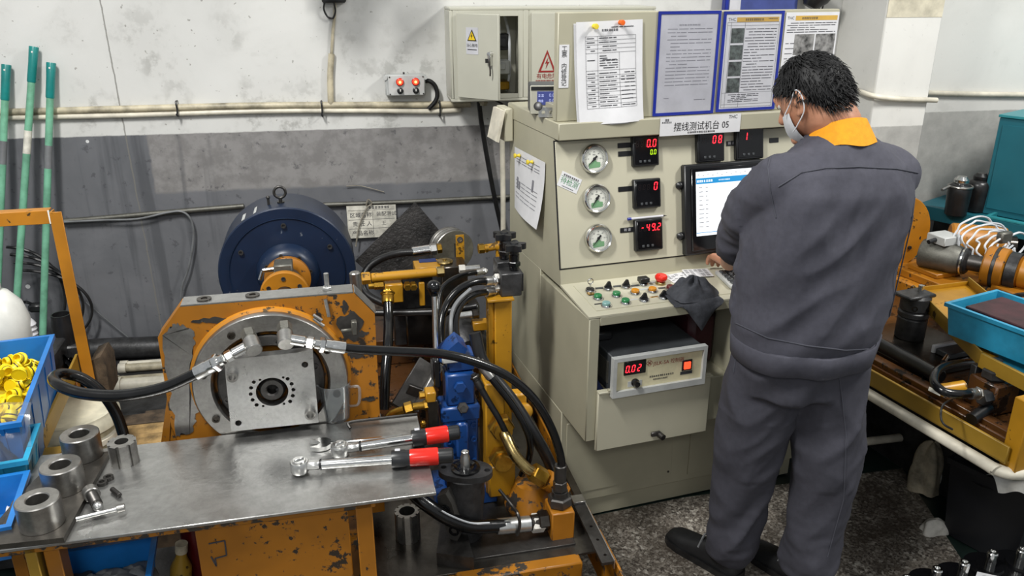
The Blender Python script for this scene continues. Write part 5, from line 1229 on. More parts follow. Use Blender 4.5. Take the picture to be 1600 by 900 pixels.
pt = t.p('port_plate', pp, 'cast_dark')
for x, z in ((-.014, .13), (.010, .07)): t.p('port', B(pp.tf).lathe([(.009, 0), (.014, 0), (.014, .005), (.009, .005), (.009, -.004), (0, -.004)], (x, -.022, z), (0, -1, 0), 18), 'black_gloss', pt)
# blue directional valve
bu0, bu1, bv0, bv1 = .432, .530, .09, .17
t = T('blue_valve', 'bright blue hand lever directional valve body', 'valve', M, ((bu0+bu1)/2, .13, .44))
t.p('lower_body', B().box(bu0, bu1, bv0, bv1, .45, .70, .006).box(bu0-.006, bu1+.006, bv0-.004, bv1, .66, .705, .005), 'valve_blue')
t.p('spool_ridge', B().box(.465, .500, bv0-.016, bv0, .46, .66, .006), 'valve_blue')
t.p('upper_body', B().box(bu0+.012, bu1-.006, bv0+.006, bv1, .705, .80, .005).box(bu0+.02, bu1, bv0+.02, bv1+.02, .80, .845, .006), 'valve_blue')
t.p('lever_housing', B().prism([(bu0+.0, .835), (bu0+.06, .835), (bu0+.075, .868), (bu0+.05, .892), (bu0+.01, .86)], 'y', bv0+.02, bv1+.01), 'valve_blue')
t.p('cover_plate', B().box(bu0+.004, bu0+.05, bv0+.012, bv0+.02, .832, .858, .006), 'instr_grey')
t.p('side_flange', B().box(bu0-.02, bu0, bv0+.02, bv1, .76, .84, .004), 'black_gloss')
t.p('plug', B().hexa(((bu0+bu1)/2, bv0+.006, .765), ((bu0+bu1)/2, bv0-.006, .765), .017), 'valve_blue')
t.p('nut', B().hexa(((bu0+bu1)/2+.004, bv0-.004, .705), ((bu0+bu1)/2+.004, bv0-.022, .712), .016).cyl(((bu0+bu1)/2+.004, bv0-.02, .71), ((bu0+bu1)/2+.004, bv0-.032, .714), .008, n=14), 'steel_dark')
for x in (bu0+.014, bu1-.014):
    for z in (.475, .53, .60, .645): t.p('cap_screw', bolt(B(), (x, bv0-.0, z), (0, -1, 0), .0085, .006), 'valve_blue')
t.p('base_foot', B().box(bu0-.03, bu1+.05, bv0-.02, bv1+.02, .392, .45, .004), 'valve_blue')
la, lb = Vector(mv(681, 552, .15)), Vector(mv(678, 455, .18))
t.p('lever_rod', B().cyl(la, lb, .0075, n=14), 'chrome'); t.p('lever_ball', B().sphere(lb+Vector((0, 0, .012)), .0195, 20).cyl(lb-Vector((0, 0, .012)), lb, .011, n=14), 'black_gloss')
# clamp pieces behind the valve
a = Vector(mv(672, 568, .24)); e = Vector(mv(628, 640, .18))
t = T('steel_cradle', 'dark steel cradle pieces leaning left of the blue valve', 'bracket', M, (e.x, e.y, .45))
t.p('outer_channel', B().beam(a, e, .07, .012, .002, up=(0, -1, .35)), 'steel_dark'); off = Vector((.028, -.02, .004))
t.p('inner_channel', B().beam(a+off, e+off*1.2, .02, .03, .003, up=(0, -1, .35)), 'steel'); t.p('cross_piece', B().beam(a*.55+e*.45+Vector((-.03, -.02, 0)), a*.5+e*.5+Vector((.035, -.03, -.02)), .012, .03), 'steel_dark')
# brass fitting line left of valve
t = T('brass_elbow', 'yellow brass elbow and nuts feeding the blue valve', 'fitting', M, mv(650, 640, .12))
q = [Vector(mv(*p, .10)) for p in ((612, 648), (632, 640), (645, 636), (662, 634), (672, 632), (684, 632))]
t.p('elbow', B().tube([q[0]+Vector((-.02, .02, -.05)), q[0]+Vector((-.004, .01, -.008)), q[1]], .012, 14, 6), 'brass'); t.p('hex_nut', B().hexa(q[1], q[2], .018), 'brass'); t.p('stem', B().cyl(q[2], q[4], .011, n=16).hexa(q[3], q[4], .0145), 'brass'); 
q2 = Vector(mv(684, 632, .10)); t.p('valve_block', B().box(q2.x-.03, q2.x+.0, .085, .14, q2.z-.085, q2.z+.02, .003), 'steel_oily'); t.p('upper_block', B().box(q2.x-.034, q2.x-.006, .08, .12, q2.z+.018, q2.z+.048, .003), 'yellow'); t.p('plug', B().hexa((q2.x-.034, .10, q2.z+.034), (q2.x-.05, .10, q2.z+.034), .010), 'brass')
t.p('drain_cock', B().cyl((q2.x-.045, .08, q2.z-.065), (q2.x-.045, .07, q2.z-.04), .008, n=12).sphere((q2.x-.045, .07, q2.z-.036), .009, 10), 'brass')
# yellow manifold right of the valve with elbow pipe
t = T('yellow_manifold', 'yellow manifold block with big brass nuts right of blue valve', 'manifold', M, (.57, .10, .392))
t.p('block', B().box(.545, .60, .06, .16, .43, .78, .004).box(.55, .625, .04, .12, .43, .53, .004), 'yellow')
for x, z, r in ((.585, .655, .036), (.585, .555, .034)): t.p('big_nut', B().hexa((x, .06, z), (x, .028, z), r).cyl((x, .03, z), (x, .01, z), r*.7, n=20), 'brass')
el = [(.585, .03, .655), (.590, .0, .645), (.605, -.03, .61), (.632, -.045, .575), (.655, -.045, .555)]
t.p('elbow_pipe', B().tube(el, .0155, 14, 6), 'zinc_yellow'); t.p('pipe_nut', B().hexa((.650, -.045, .560), (.685, -.045, .53), .026), 'brass')
hx = Vector((.69, -.04, .525)); t.p('lower_fitting', B().cyl(hx, hx+Vector((.04, 0, -.03)), .028, n=20).hexa(hx+Vector((.035, 0, -.03)), hx+Vector((.055, 0, -.05)), .026), 'orange')
t.p('oily_casting', B().lathe([(0, 0), (.07, 0), (.075, .02), (.06, .05), (.045, .09), (0, .10)], (.665, .02, .392), (0, 0, 1), 28), 'orange_worn')
t.p('port_cap', B().lathe([(0, 0), (.022, 0), (.022, .02), (.014, .026), (0, .026)], mv(818, 640, .1), (0, -1, .2), 20).box(*(lambda a: (a[0]-.035, a[0]+.01, .1, .14, a[2]-.01, a[2]+.05))(mv(818, 640, .1)), .006), 'yellow')
# hoses diving right of the valve
hose('thick black hose dropping right of the yellow manifold', [mv(742, 520, .12), mv(752, 560, .10), mv(772, 590, .08), mv(800, 625, .05), mv(826, 665, .02), mv(850, 705, .02), mv(866, 740, .04)], .017, mat_='black_rubber')
hose('slim hose with steel crimps crossing in front of manifold', [mv(763, 585, .02), mv(775, 600, .01), mv(800, 632, 0), mv(818, 662, -.01), mv(828, 690, -.01), mv(826, 718, 0), mv(815, 742, .02)], .0095, f0=.05, fm='steel')
hose('scuffed thin hose slanting along the manifold front', [mv(748, 600, .03), mv(762, 625, .02), mv(780, 655, .01), mv(795, 685, .01), mv(806, 700, .02)], .0085, mat_='black_rubber', f0=.03, fm='steel_dark')
# yellow corner block with hex elbow and its hose
t = T('corner_block', 'chipped orange block with big hex nut at the tray corner', 'block', M, (.715, -.10, .392))
ya, yb = mv(862, 848, -.14), mv(899, 782, -.14)
t.p('block_body', B().box(ya[0], yb[0], -.14, -.062, .392, .480, .003), 'orange')
hc_ = Vector(((ya[0]+yb[0])/2, -.1, .480))
t.p('hex_nut', B().hexa(hc_, hc_+Vector((0, 0, .03)), .033).cyl(hc_+Vector((0, 0, .03)), hc_+Vector((0, 0, .045)), .022, n=18).hexa(hc_+Vector((0, 0, .045)), hc_+Vector((0, 0, .075)), .019), 'steel_dark')
t.p('crimp', B().cyl(hc_+Vector((0, 0, .075)), hc_+Vector((0, 0, .125)), .0165, n=18, ch=.002), 'steel_dark')
sd = Vector((ya[0], -.105, .44)); t.p('side_nut', B().hexa(sd, sd-Vector((.03, 0, 0)), .027).cyl(sd-Vector((.03, 0, 0)), sd-Vector((.048, 0, 0)), .02, n=16), 'steel_oily')
hs = hose('fat black hose with printed band sweeping under the table', [mv(832, 818, -.105), mv(800, 820, -.11)+(), mv(770, 822, -.115), mv(735, 822, -.12), mv(700, 810, -.12), mv(672, 792, -.11), mv(650, 775, -.09), mv(630, 750, -.05)], .0185)
a, e = Vector(mv(828, 818, -.105)), Vector(mv(776, 823, -.112)); d = (e-a).normalized()
hs.p('ferrule', B().cyl(a, e, .0215, n=20, ch=.002), 'steel_bright'); hs.p('hex_nut', B().hexa(a-d*.04, a-d*.004, .026), 'rag_white')
P_ = [mv(765, 817, -.139), mv(735, 817, -.142), mv(705, 806, -.142), mv(690, 798, -.14)]
hs.p('printed_band', B().tube(P_, .0022, 5, 6), 'cable_white')
one('strap_wire', 'bent steel strap clipped over the fat hose ferrule', 'strap', M, mv(815, 800, -.12), B().tube([mv(780, 765, -.05), mv(800, 790, -.09), mv(809, 803, -.128), mv(812, 820, -.135), mv(808, 836, -.13)], .0045, 8, 5), 'steel_dark')
# splined sleeves and rod in the tray
q = mz(640, 868, .34)
splined('tall splined steel sleeve standing in the tray under the table', (q[0], q[1]+.01, .3925), .0335, .021, .085, 10, 'steel')
a = Vector(mz(622, 898, .30)); bx = Vector((.16, .3, .94)).normalized()
Rm = Vector((-.35, .45, .55)).to_track_quat('Z', 'X').to_matrix()
splined('toothed steel shaft leaning in the tray corner by the orange leg', (a.x-.01, a.y-.05, .262), .025, .006, .15, 18, 'steel_dark', lean=Rm, name='toothed_shaft', cat='shaft')
one('black_rod', 'black rod lying slantwise in front of the splined sleeve', 'rod', M, mz(650, 890, .3), B().cyl(Vector(mz(618, 862, .36)), Vector(mz(655, 898, .30)), .009, n=12, ch=.002), 'black_gloss')

# ---- rear hydraulics: yellow cylinder, disc wheel, knobs, hoses
t = T('yellow_cylinder', 'slim yellow hydraulic cylinder with nut ends on the rear manifold', 'cylinder', M, mv(630, 435, .7))
a, e = Vector(mv(580, 434, .7)), Vector(mv(682, 425, .7)); d = (e-a).normalized()
t.p('barrel', B().cyl(a, e, .0155, n=22, ch=.002), 'yellow'); t.p('end_nut', B().hexa(a-d*.032, a-d*.002, .0205), 'yellow'); t.p('rod_nut', B().hexa(e+d*.0, e+d*.026, .018), 'zinc_yellow')
q = mv(615, 455, .7); t.p('manifold', B().box(q[0]-.03, q[0]+.03, .68, .76, q[2]-.035, q[2]+.03, .003), 'yellow')
q = mv(590, 446, .69); t.p('side_fitting', B().hexa((q[0]-.012, .69, q[2]), (q[0]+.02, .69, q[2]), .014).cyl((q[0]-.03, .69, q[2]), (q[0], .69, q[2]), .011, n=14), 'brass')
for px in (636, 645): q = mv(px, 444, .69); t.p('small_fitting', B().hexa((q[0], .69, q[2]), (q[0], .665, q[2]-.004), .013), 'brass')
q0, q1 = mv(654, 445, .7), mv(664, 476, .7); t.p('bracket', B().box(q0[0], q1[0], .69, .70, q1[2], q0[2]+.01, .002), 'yellow')
q0, q1 = mv(648, 416, .74), mv(688, 424, .74); t.p('top_plate', B().box(q0[0], q1[0], .72, .80, q1[2], q0[2], .002), 'yellow')
q0 = mv(640, 450, .78); t.p('support_post', B().box(.36, .50, .76, .80, .60, .87, .004), 'black_iron')
one('blue_wedge', 'small blue plate resting on the yellow rear plate', 'plate', M, mv(668, 411, .78), B().box(*(lambda a, e: (a[0], e[0], .77, .80, a[2]-.004, a[2]+.012))(mv(655, 413, .78), mv(682, 408, .78)), .002), 'cloth_blue')
t = T('disc_wheel', 'grooved bright steel disc standing behind the yellow hydraulics', 'disc', M, (.645, 1.0, .75))
dc = mv(715, 392, 1.0); t.p('disc', B().lathe([(0, 0), (.078, 0), (.080, .002), (.080, .018), (.076, .02), (.076, .026), (.080, .028), (.080, .036), (.076, .038), (.076, .044), (.079, .046), (.079, .06), (0, .062)], (dc[0]-.012, 1.0, dc[2]), (-.28, 1, 0), 56), 'steel')
t.p('axle', B().cyl((dc[0]-.012, 1.0, dc[2]), (dc[0]-.02, 1.15, dc[2]), .03, n=16).box(dc[0]-.06, dc[0]+.04, 1.07, 1.16, .60, dc[2], .003), 'black_iron')
t = T('angle_bracket', 'upright yellow flat bracket with a hole before the disc', 'bracket', M, mv(719, 412, .8))
a, e = mv(712, 368, .8), mv(726, 413, .8)
t.p('bracket_plate', B().plate([(a[0], e[2]), (e[0], e[2]), (e[0], a[2]), (a[0], a[2])], [circ((a[0]+e[0])/2, a[2]-.016, .007, 16)], 'y', .8, .806), 'yellow'); t.p('hole_ring', B().lathe([(.0065, 0), (.0105, 0), (.0105, .002), (.0065, .002)], ((a[0]+e[0])/2, .8, a[2]-.016), (0, -1, 0), 20, closed=True), 'ink')
t = T('tank_block', 'dark steel block with round cap joining the rear hoses', 'block', M, mv(700, 440, .72))
q0, q1 = mv(688, 415, .72), mv(730, 445, .72); t.p('block_body', B().box(q0[0], q1[0], .70, .80, .70, q0[2], .004).box(.40, .66, .74, .86, .60, .74, .006), 'steel_oily'); t.p('round_cap', B().lathe([(0, 0), (.026, 0), (.028, .004), (.026, .008), (.008, .010), (.008, .014), (0, .014)], (q0[0]+.02, .75, q0[2]), (0, 0, 1), 26), 'zinc_yellow')
for px, w in ((722, .022), (738, .05)): q = mv(px, 420, .70); t.p('port_fitting', B().hexa((q[0]-w/2, .70, q[2]), (q[0]+w/2, .70, q[2]), .014) if w < .03 else B().cyl((q[0]-w/2, .70, q[2]), (q[0]+w/2, .70, q[2]), .013, n=16), 'rag_white' if w < .03 else 'steel_bright')
t = T('yellow_elbow', 'yellow tee elbow with brass nut left of the black knobs', 'fitting', M, mv(770, 400, .7))
q = Vector(mv(757, 388, .7)); e = Vector(mv(780, 384, .7)); t.p('arm', B().cyl(q, e, .013, n=16).sphere(e, .019, 14), 'yellow'); t.p('stem', B().cyl(e, Vector((e.x, e.y, mv(780, 414, .7)[2])), .0125, n=16), 'yellow'); t.p('brass_nut', B().hexa(q-Vector((.022, 0, 0)), q, .017).hexa(q+Vector((.002, 0, .0)), q+Vector((.012, 0, 0)), .015), 'brass'); t.p('cap', B().hexa(e+Vector((0, 0, .015)), e+Vector((0, 0, .024)), .013), 'yellow')
# column with valve block and star knobs
t = T('yellow_post', 'yellow square post carrying the black valve block', 'post', M, (.66, .42, .392))
q0, q1 = mv(764, 468, .40), mv(800, 468, .40)
t.p('post_body', B().box(q0[0]+.018, q1[0], .40, .45, .392, .885, .003).box(q0[0], q0[0]+.018, .412, .45, .392, .885, .003), 'yellow'); t.p('cap_plate', B().box(q0[0]-.006, q1[0]+.004, .385, .465, .885, .892, .001), 'yellow')
t = T('valve_block', 'black valve block with two star knobs on yellow post', 'valve', M, (.69, .42, .892))
q0, q1 = mv(782, 428, .41), mv(817, 463, .41)
t.p('block_body', B().box(q0[0], q1[0]-.004, .405, .47, .892, q0[2], .003).box(q0[0]+.002, q1[0]-.006, .47, .53, .892, q0[2]+.016, .003), 'black_iron'); t.p('side_plate', B().box(q1[0]-.005, q1[0]+.002, .41, .466, .905, q0[2]-.004, .001), 'black_plastic')
def knob(x, y, z0, k_):
    t.p('knob_stem', B().cyl((x, y, z0), (x, y, z0+.055), .016, n=16, ch=.003).hexa((x, y, z0+.015), (x, y, z0+.03), .02), 'black_gloss')
    kb = B(); n5 = 5; o2 = []
    for i in range(40):
        a = 2*PI*i/40; r = .030+.008*math.cos(n5*a); o2.append((x+r*math.cos(a), y+r*math.sin(a)))
    kb.prism(o2, 'z', z0+.068, z0+.086).lathe([(0, .05), (.013, .05), (.018, .07), (.012, .09), (0, .092)], (x, y, z0), (0, 0, 1), 20); t.p('star_knob', kb, 'black_plastic')
kx = mv(804, 420, .43)[0]; knob(kx, .435, q0[2], 0); kx = mv(788, 412, .5)[0]; knob(kx, .50, q0[2]+.016, 1)
for x in (.01, .045): t.p('port', B().hexa((q0[0], .43, .905+x), (q0[0]-.014, .43, .905+x), .011), 'rag_white')
# hoses of the valve block
hz = [mv(772, 440, .42), mv(772, 453, .42), mv(758, 428, .55)]
hose('upper black hose curving left from the valve block', [mv(763, 439, .42), mv(740, 441, .40), mv(718, 452, .38), mv(700, 472, .36), mv(690, 500, .32), mv(690, 540, .28), mv(696, 580, .26)], .0115, f0=.035, fm='steel_bright')
hose('lower black hose curving down from the valve block', [mv(763, 456, .42), mv(742, 460, .38), mv(722, 474, .34), mv(712, 498, .28), mv(714, 530, .22), mv(724, 552, .18), mv(738, 575, .14)], .0105, f0=.035, fm='steel_bright')
hose('rear thin hose curving from the tank block', [mv(748, 425, .60), mv(730, 428, .58), mv(708, 436, .56), mv(690, 452, .54), mv(684, 480, .50), mv(686, 520, .45)], .0085, f0=.03, fm='steel_bright')
hose('thin grey hose looping beside the lower black hose', [mv(735, 452, .36), mv(716, 470, .32), mv(706, 490, .28), mv(705, 520, .24), mv(712, 548, .22)], .006, mat_='cable_grey')
t = hose('black hose with silver ferrule bowed over the dark sheet', [mv(646, 394, .86), mv(622, 396, .88), mv(596, 404, .90), mv(576, 418, .90), mv(566, 440, .88), mv(572, 458, .86), mv(590, 470, .84), mv(615, 478, .82), mv(660, 483, .78), mv(700, 484, .74), mv(748, 480, .7)], .0135, mat_='black_rubber')
a, e = Vector(mv(644, 394, .86)), Vector(mv(672, 390, .86)); d = (e-a).normalized(); t.p('ferrule', B().cyl(a, e, .0185, n=20, ch=.002), 'chrome'); t.p('hex_nut', B().hexa(e, e+d*.024, .021), 'steel_bright'); t.p('brass_nut', B().hexa(e+d*.024, e+d*.042, .018), 'brass')
hose('upright black hose with white print right of the test head', [mv(606, 468, .6), mv(607, 500, .55), mv(606, 540, .45), mv(602, 590, .38), mv(600, 640, .34)], .0155, f0=.03, fm='brass')
hose('black hose running level behind the steel lever', [mv(585, 489, .70), mv(620, 489, .68), mv(660, 488, .66), mv(700, 486, .64), mv(745, 478, .62)], .0115, mat_='black_rubber')
t = T('steel_nipple', 'bright steel nipple left of the yellow post', 'fitting', M, mv(728, 492, .5)); a, e = Vector(mv(716, 494, .5)), Vector(mv(738, 491, .5)); t.p('nipple_body', B().cyl(a, e, .012, n=16, ch=.002), 'steel_bright'); t.p('nut', B().hexa(e, e+(e-a).normalized()*.02, .015), 'steel_oily')
t = T('rear_pump', 'black pump casting behind the yellow post', 'pump', M, (.56, .6, .5)); t.p('casing', B().lathe([(0, 0), (.07, 0), (.08, .02), (.08, .12), (.05, .16), (0, .16)], (.56, .62, .70), (.1, -1, -.1), 30), 'black_iron'); t.p('foot', B().box(.47, .65, .50, .60, .392, .66, .004), 'brown_oil')
t.p('yellow_tab', B().box(*(lambda a, e: (a[0], e[0], .48, .52, e[2], a[2]))(mv(738, 502, .5), mv(762, 512, .5)), .002), 'yellow')
# steel round standing at block corner
a = mv(554, 425, .2); one('steel_pin', 'upright grey round steel pin behind the block corner', 'pin', M, (a[0], .2, .5), B().cyl((a[0]+.012, .2, .6), (a[0], .2, a[2]), .0145, n=20, ch=.003).box(a[0]-.03, a[0]+.05, .19, .26, .392, .62, .004), 'steel')
# ================================================================ LEFT CLUTTER (frame M)
def lump(fr, c, rx, ry, h, seed, amp=.35):
    def f(i, j):
        a = 2*PI*i; t_ = j*PI/2; k = 1+amp*noise.noise(Vector((math.cos(a)*1.6+seed, math.sin(a)*1.6, j*2.2)))+.12*math.sin(4*a+5*j+seed); return (c[0]+rx*k*math.cos(a)*math.cos(t_), c[1]+ry*k*math.sin(a)*math.cos(t_), c[2]+h*math.sin(t_)*(1+.15*math.sin(3*a+seed)*math.cos(t_)))
    return B().grid(f, 28, 12)
def crate(label, corner, rot, w, d, h, mat_, name='plastic_crate', group=None, fr=M, ribs=4, lip=.008, slot=True):
    """corner = back right rim corner (u, v, z rim); box goes left (w) and toward the camera (d)"""
    cu, cv, cz = corner; c_, s_ = math.cos(rot), math.sin(rot)
    def tf(p): x, y = p[0], p[1]; return (cu+x*c_-y*s_, cv+x*s_+y*c_, cz-h+p[2])
    t = T(name, label, 'crate', fr, tf((-w/2, -d/2, 0)), group); tp = .012; th = .004
    def wall(q0, q1):   # q: outer rim points; base is inset by tp
        pass
    O = [(0, 0), (-w, 0), (-w, -d), (0, -d)]; I = [(-tp, -tp), (-w+tp, -tp), (-w+tp, -d+tp), (-tp, -d+tp)]
    def ins(P, k): return [(x-(k if x > -w/2 else -k), y-(k if y > -d/2 else -k)) for x, y in P]
    vs_ = []; rings = [(ins(I, 0), 0), (ins(O, 0), h-.012), (ins(O, -lip), h-.012), (ins(O, -lip), h), (ins(O, th), h), (ins(I, th), th)]
    for P, z in rings: vs_ += [(x, y, z) for x, y in P]
    fs = [(0, 1, 2, 3)]
    for r in range(5):
        for i in range(4): fs.append((r*4+i, r*4+(i+1) % 4, r*4+4+(i+1) % 4, r*4+4+i))
    fs.append((20, 21, 22, 23)); t.p('tub', B(tf).add(vs_, fs), mat_)
    for i in range(ribs):
        f = (i+.5)/ribs
        t.p('rib', B(tf).prism([(-tp*.9, .004), (tp*.2, h-.012), (-.004, h-.012), (-tp-.002, .004)], 'y', -d*f-.004, -d*f+.004), mat_)
        t.p('rib', B(tf).prism([(-d+tp*.9, .004), (-d-tp*.3, h-.012), (-d+.004, h-.012), (-d+tp+.002, .004)], 'x', -w*f-.004, -w*f+.004), mat_)
    return t, tf
# big blue crate of yellow caps
cc, ctf = crate('big blue crate heaped with yellow caps at left', (*mz(80, 524, .85)[:2], .85), math.radians(7.4), .36, .52, .20, 'crate_blue', ribs=5)
# yellow caps
cap_p = [(0, .001), (.016, .001), (.0165, 0), (.0165, .004), (.012, .005), (.0115, .018), (.0095, .0185), (.009, .006), (0, .006)]
cap0 = None; rd = random.Random(5); n_ = 0
for layer in range(3):
    for i in range(9):
        for j in range(7):
            x = -.035-.038*j+rd.uniform(-.008, .008)-.01*layer; y = -.05-.052*i+rd.uniform(-.01, .01)
            if layer == 2 and (abs(x+.15) > .10 or abs(y+.25) > .17): continue
            if layer == 0 and rd.random() < .35: continue
            if x < -.30 or y < -.49 or n_ > 125: continue
            z = .108+.027*layer+.02*(1-((y+.25)/.3)**2)+rd.uniform(-.004, .006)
            if cap0 is None:
                o = build('pipe_plug', B().lathe(cap_p, n=16), 'cap_yellow'); bd = build('seal_band', B().lathe([(.0118, .007), (.0127, .0075), (.0127, .0095), (.0118, .010)], n=16), 'cap_band', o); cap0 = o
                o['label'] = 'yellow plastic plug with dark seal band heaped in the blue crate'; o['category'] = 'plug'; o['group'] = 'yellow caps in the blue crate'
            else:
                o = cap0.copy(); COL.objects.link(o); bd = bd.copy(); COL.objects.link(bd); bd.parent = o
            o.location = M.w(ctf((x, y, z))); o.rotation_euler = (rd.uniform(-1.5, 1.5)+(PI if rd.random() < .35 else 0), rd.uniform(-1.2, 1.2), rd.uniform(0, 6.3)); o.scale = (1.15,)*3; n_ += 1
one('cap_bed', 'deeper layer of yellow caps filling the blue crate below', 'cap', M, ctf((-.18, -.26, .05)), B(ctf).grid(lambda i, j: (-.34+.325*i, -.50+.485*j, .10+.02*math.sin(PI*i)*math.sin(PI*j)+.012*noise.noise(Vector((i*14, j*18, 0)))), 30, 40), 'cap_yellow', kind='stuff')
# bag corner over the crate front
one('plastic_film', 'clear plastic bag film draped over the front crate rim', 'bag', M, ctf((-.15, -.5, .2)), B(ctf).grid(lambda i, j: (-.34+.36*i, -.44-.12*j, .20+.012*math.sin(9*i+4*j)+.03*math.sin(PI*j)-.10*j*j), 20, 8), 'bag_plastic')
# second and third crates lower left
c2, t2 = crate('mid blue crate holding a bag of metal fittings', (*mz(57, 664, .79)[:2], .79), math.radians(7), .30, .16, .10, 'crate_cyan', ribs=3)
rd = random.Random(9); f0 = None
for i in range(46):
    x, y = -.05-.12*rd.random(), -.02-.12*rd.random(); z = .03+.055*rd.random()*(1-abs(x+.11)/.09)+.01
    if f0 is None:
        f0 = build('pipe_fitting', B().hexa((0, 0, 0), (0, 0, .008), .008).cyl((0, 0, .008), (0, 0, .018), .0055, n=10), 'zinc_yellow'); o = f0
        o['label'] = 'small plated fitting in the plastic bag in the mid blue crate'; o['category'] = 'fitting'; o['group'] = 'fittings in the plastic bag'
    else: o = f0.copy(); COL.objects.link(o)
    o.location = M.w(t2((x, y, z))); o.rotation_euler = (rd.uniform(0, 6), rd.uniform(0, 6), rd.uniform(0, 6))
one('plastic_bag', 'clear plastic bag around metal fittings in the mid blue crate', 'bag', M, t2((-.11, -.08, .012)), B(lambda p: t2((-.11+p[0], -.08+p[1], .012+p[2]))).grid(lambda i, j: (lambda a, h: (.085*math.cos(a)*(1-.45*h*h)*(1+.08*math.sin(5*a+7*h)), .068*math.sin(a)*(1-.45*h*h)*(1+.08*math.cos(4*a-5*h)), .115*h))(2*PI*i, j), 30, 10), 'bag_plastic', angle=180)
c3, t3 = crate('small blue crate at the very left edge with scraps', (*mz(40, 738, .77)[:2], .77), math.radians(7), .26, .20, .09, 'crate_blue', ribs=3)
for i in range(5):
    a = t3((-.03-.03*i, -.05-.035*(i % 3), .03)); one('white_scrap', ['curled white scrap', 'flat white scrap', 'crumpled white scrap', 'torn white scrap', 'tiny white scrap'][i]+' lying in the small edge crate', 'scrap', M, a, B().grid(lambda p, q, a=a, i=i: (a[0]+.02*(p-.5), a[1]+.018*(q-.5), a[2]+.008*math.sin(3*p+2*q+i)), 4, 4), 'paper', 'scraps in the edge crate')
# orange rack carrying the crates
t = T('crate_rack', 'rusty orange angle rack carrying blue crates', 'rack', M, (-.62, .1, .3))
q0, q1 = Vector(mz(122, 565, .67)), Vector(mz(66, 690, .67))
t.p('side_angle', B().beam(q0, q1, .008, .055, .001), 'yellow_dull'); t.p('side_flange', B().beam(q0+Vector((-.02, 0, -.026)), q1+Vector((-.02, 0, -.026)), .045, .005, .001), 'orange')
q2 = Vector(mz(90, 700, .66)); t.p('corner_plate', B().box(q1.x-.03, q1.x+.05, q1.y-.09, q1.y, .645, .652, .002), 'yellow_dull'); t.p('lower_shelf', B().prism([(-1.05, q1.y-.30), (q1.x+.02, q1.y-.30), (q1.x-.004, q1.y), (q0.x-.006, q0.y), (-1.05, q0.y)], 'z', .635, .642), 'yellow_dull')
for (x, y) in ((q1.x-.01, q1.y-.25), (q0.x-.02, q0.y-.02), (-.92, q1.y-.25), (-.92, q0.y)): t.p('leg', B().box(x-.015, x+.015, y-.015, y+.015, 0, .637, .002), 'orange')
# orange upright frame
fv_ = .70; a = mv(76, 332, fv_); e = mv(97, 330, fv_)
t = T('steel_gantry', 'tall orange angle-steel frame standing behind crates', 'frame', M, (a[0], fv_, 0))
t.p('upright', B().box(a[0], a[0]+.034, fv_, fv_+.005, 0, a[2], .001).box(a[0], a[0]+.005, fv_+.005, fv_+.04, 0, a[2], .001), 'orange_clean'); h0, h1 = mv(40, 331, fv_)[2], mv(40, 352, fv_)[2]
t.p('top_rail', B().box(a[0]-.6, a[0]-.002, fv_, fv_+.005, h1, h0, .001).box(a[0]-.6, a[0]-.002, fv_+.005, fv_+.04, h0-.005, h0, .001), 'orange_clean'); t.p('weld_seam', B().box(a[0]-.003, a[0]+.001, fv_-.001, fv_+.004, h1, h0, .0005), 'white_paint')
t.p('upright', B().box(a[0]-.62, a[0]-.59, fv_, fv_+.005, 0, h0, .001), 'orange_clean')
# green handled poles leaning
for i, (p0, p1, lb) in enumerate((((53, 73), (24, 500), 'tallest green broom pole with teal grip, middle of the three'), ((80, 98), (67, 520), 'green broom pole with teal grip nearest the wall seam'), ((10, 101), (-6, 500), 'green broom pole with teal grip at far left edge'))):
    vt = -.03; vb = -.22; A_ = Vector(W.V(*p0, vt)); E_ = Vector(W.V(*p1, vb)); d = (A_-E_).normalized(); k = E_.z/d.z; F_ = E_-d*k
    t = T('broom_pole', lb, 'pole', W, F_, 'green poles leaning on the wall'); t.p('pole', B().cyl(F_, A_-d*.13, .0135, n=16), 'pole_green')
    t.p('grip', B().lathe([(.0142, 0), (.016, .004), (.016, .08), (.0175, .132), (.0165, .135), (.013, .128), (0, .128)], A_-d*.135, d, 18), 'pole_cap')
    sd_ = Vector((d.y, -d.x, 0)).normalized(); t.p('hang_hole', B().cyl(A_-d*.018-Vector((0, .0175, 0)), A_-d*.018-Vector((0, .0185, 0)), .0035, n=10), 'white_paint')
    mid = E_.lerp(A_, .62); t.p('label_sticker', B().lathe([(.0139, 0), (.0139, .09)], mid, d, 14), 'paper_dirty' if i == 0 else 'cable_grey')
# white jug and black pot at the left
u, v, z = mv(-2, 520, .72)
t = T('white_jug', 'white plastic jerry can behind the yellow cap crate', 'jug', M, (u, v, z-.06)); z0_ = z-.06
t.p('jug_body', B().lathe([(0, 0), (.085, 0), (.092, .012), (.092, .10), (.08, .15), (.05, .19), (.03, .20), (.028, .23), (0, .23)], (u, v, z0_), (0, 0, 1), 36), 'jug'); t.p('jug_cap', B().lathe([(.034, .205), (.034, .24), (0, .242)], (u, v, z0_), (0, 0, 1), 20), 'jug')
t.p('jug_handle', B().tube([(u-.02, v-.05, z0_+.185), (u-.03, v-.085, z0_+.18), (u-.03, v-.095, z0_+.13), (u-.02, v-.085, z0_+.09)], .010, 10, 6), 'jug')
one('jug_stand', 'dark stand under the white jerry can', 'stand', M, (u, v, 0), B().box(u-.14, u+.16, v-.11, v+.11, 0, z0_-.001, .006), 'black_iron')
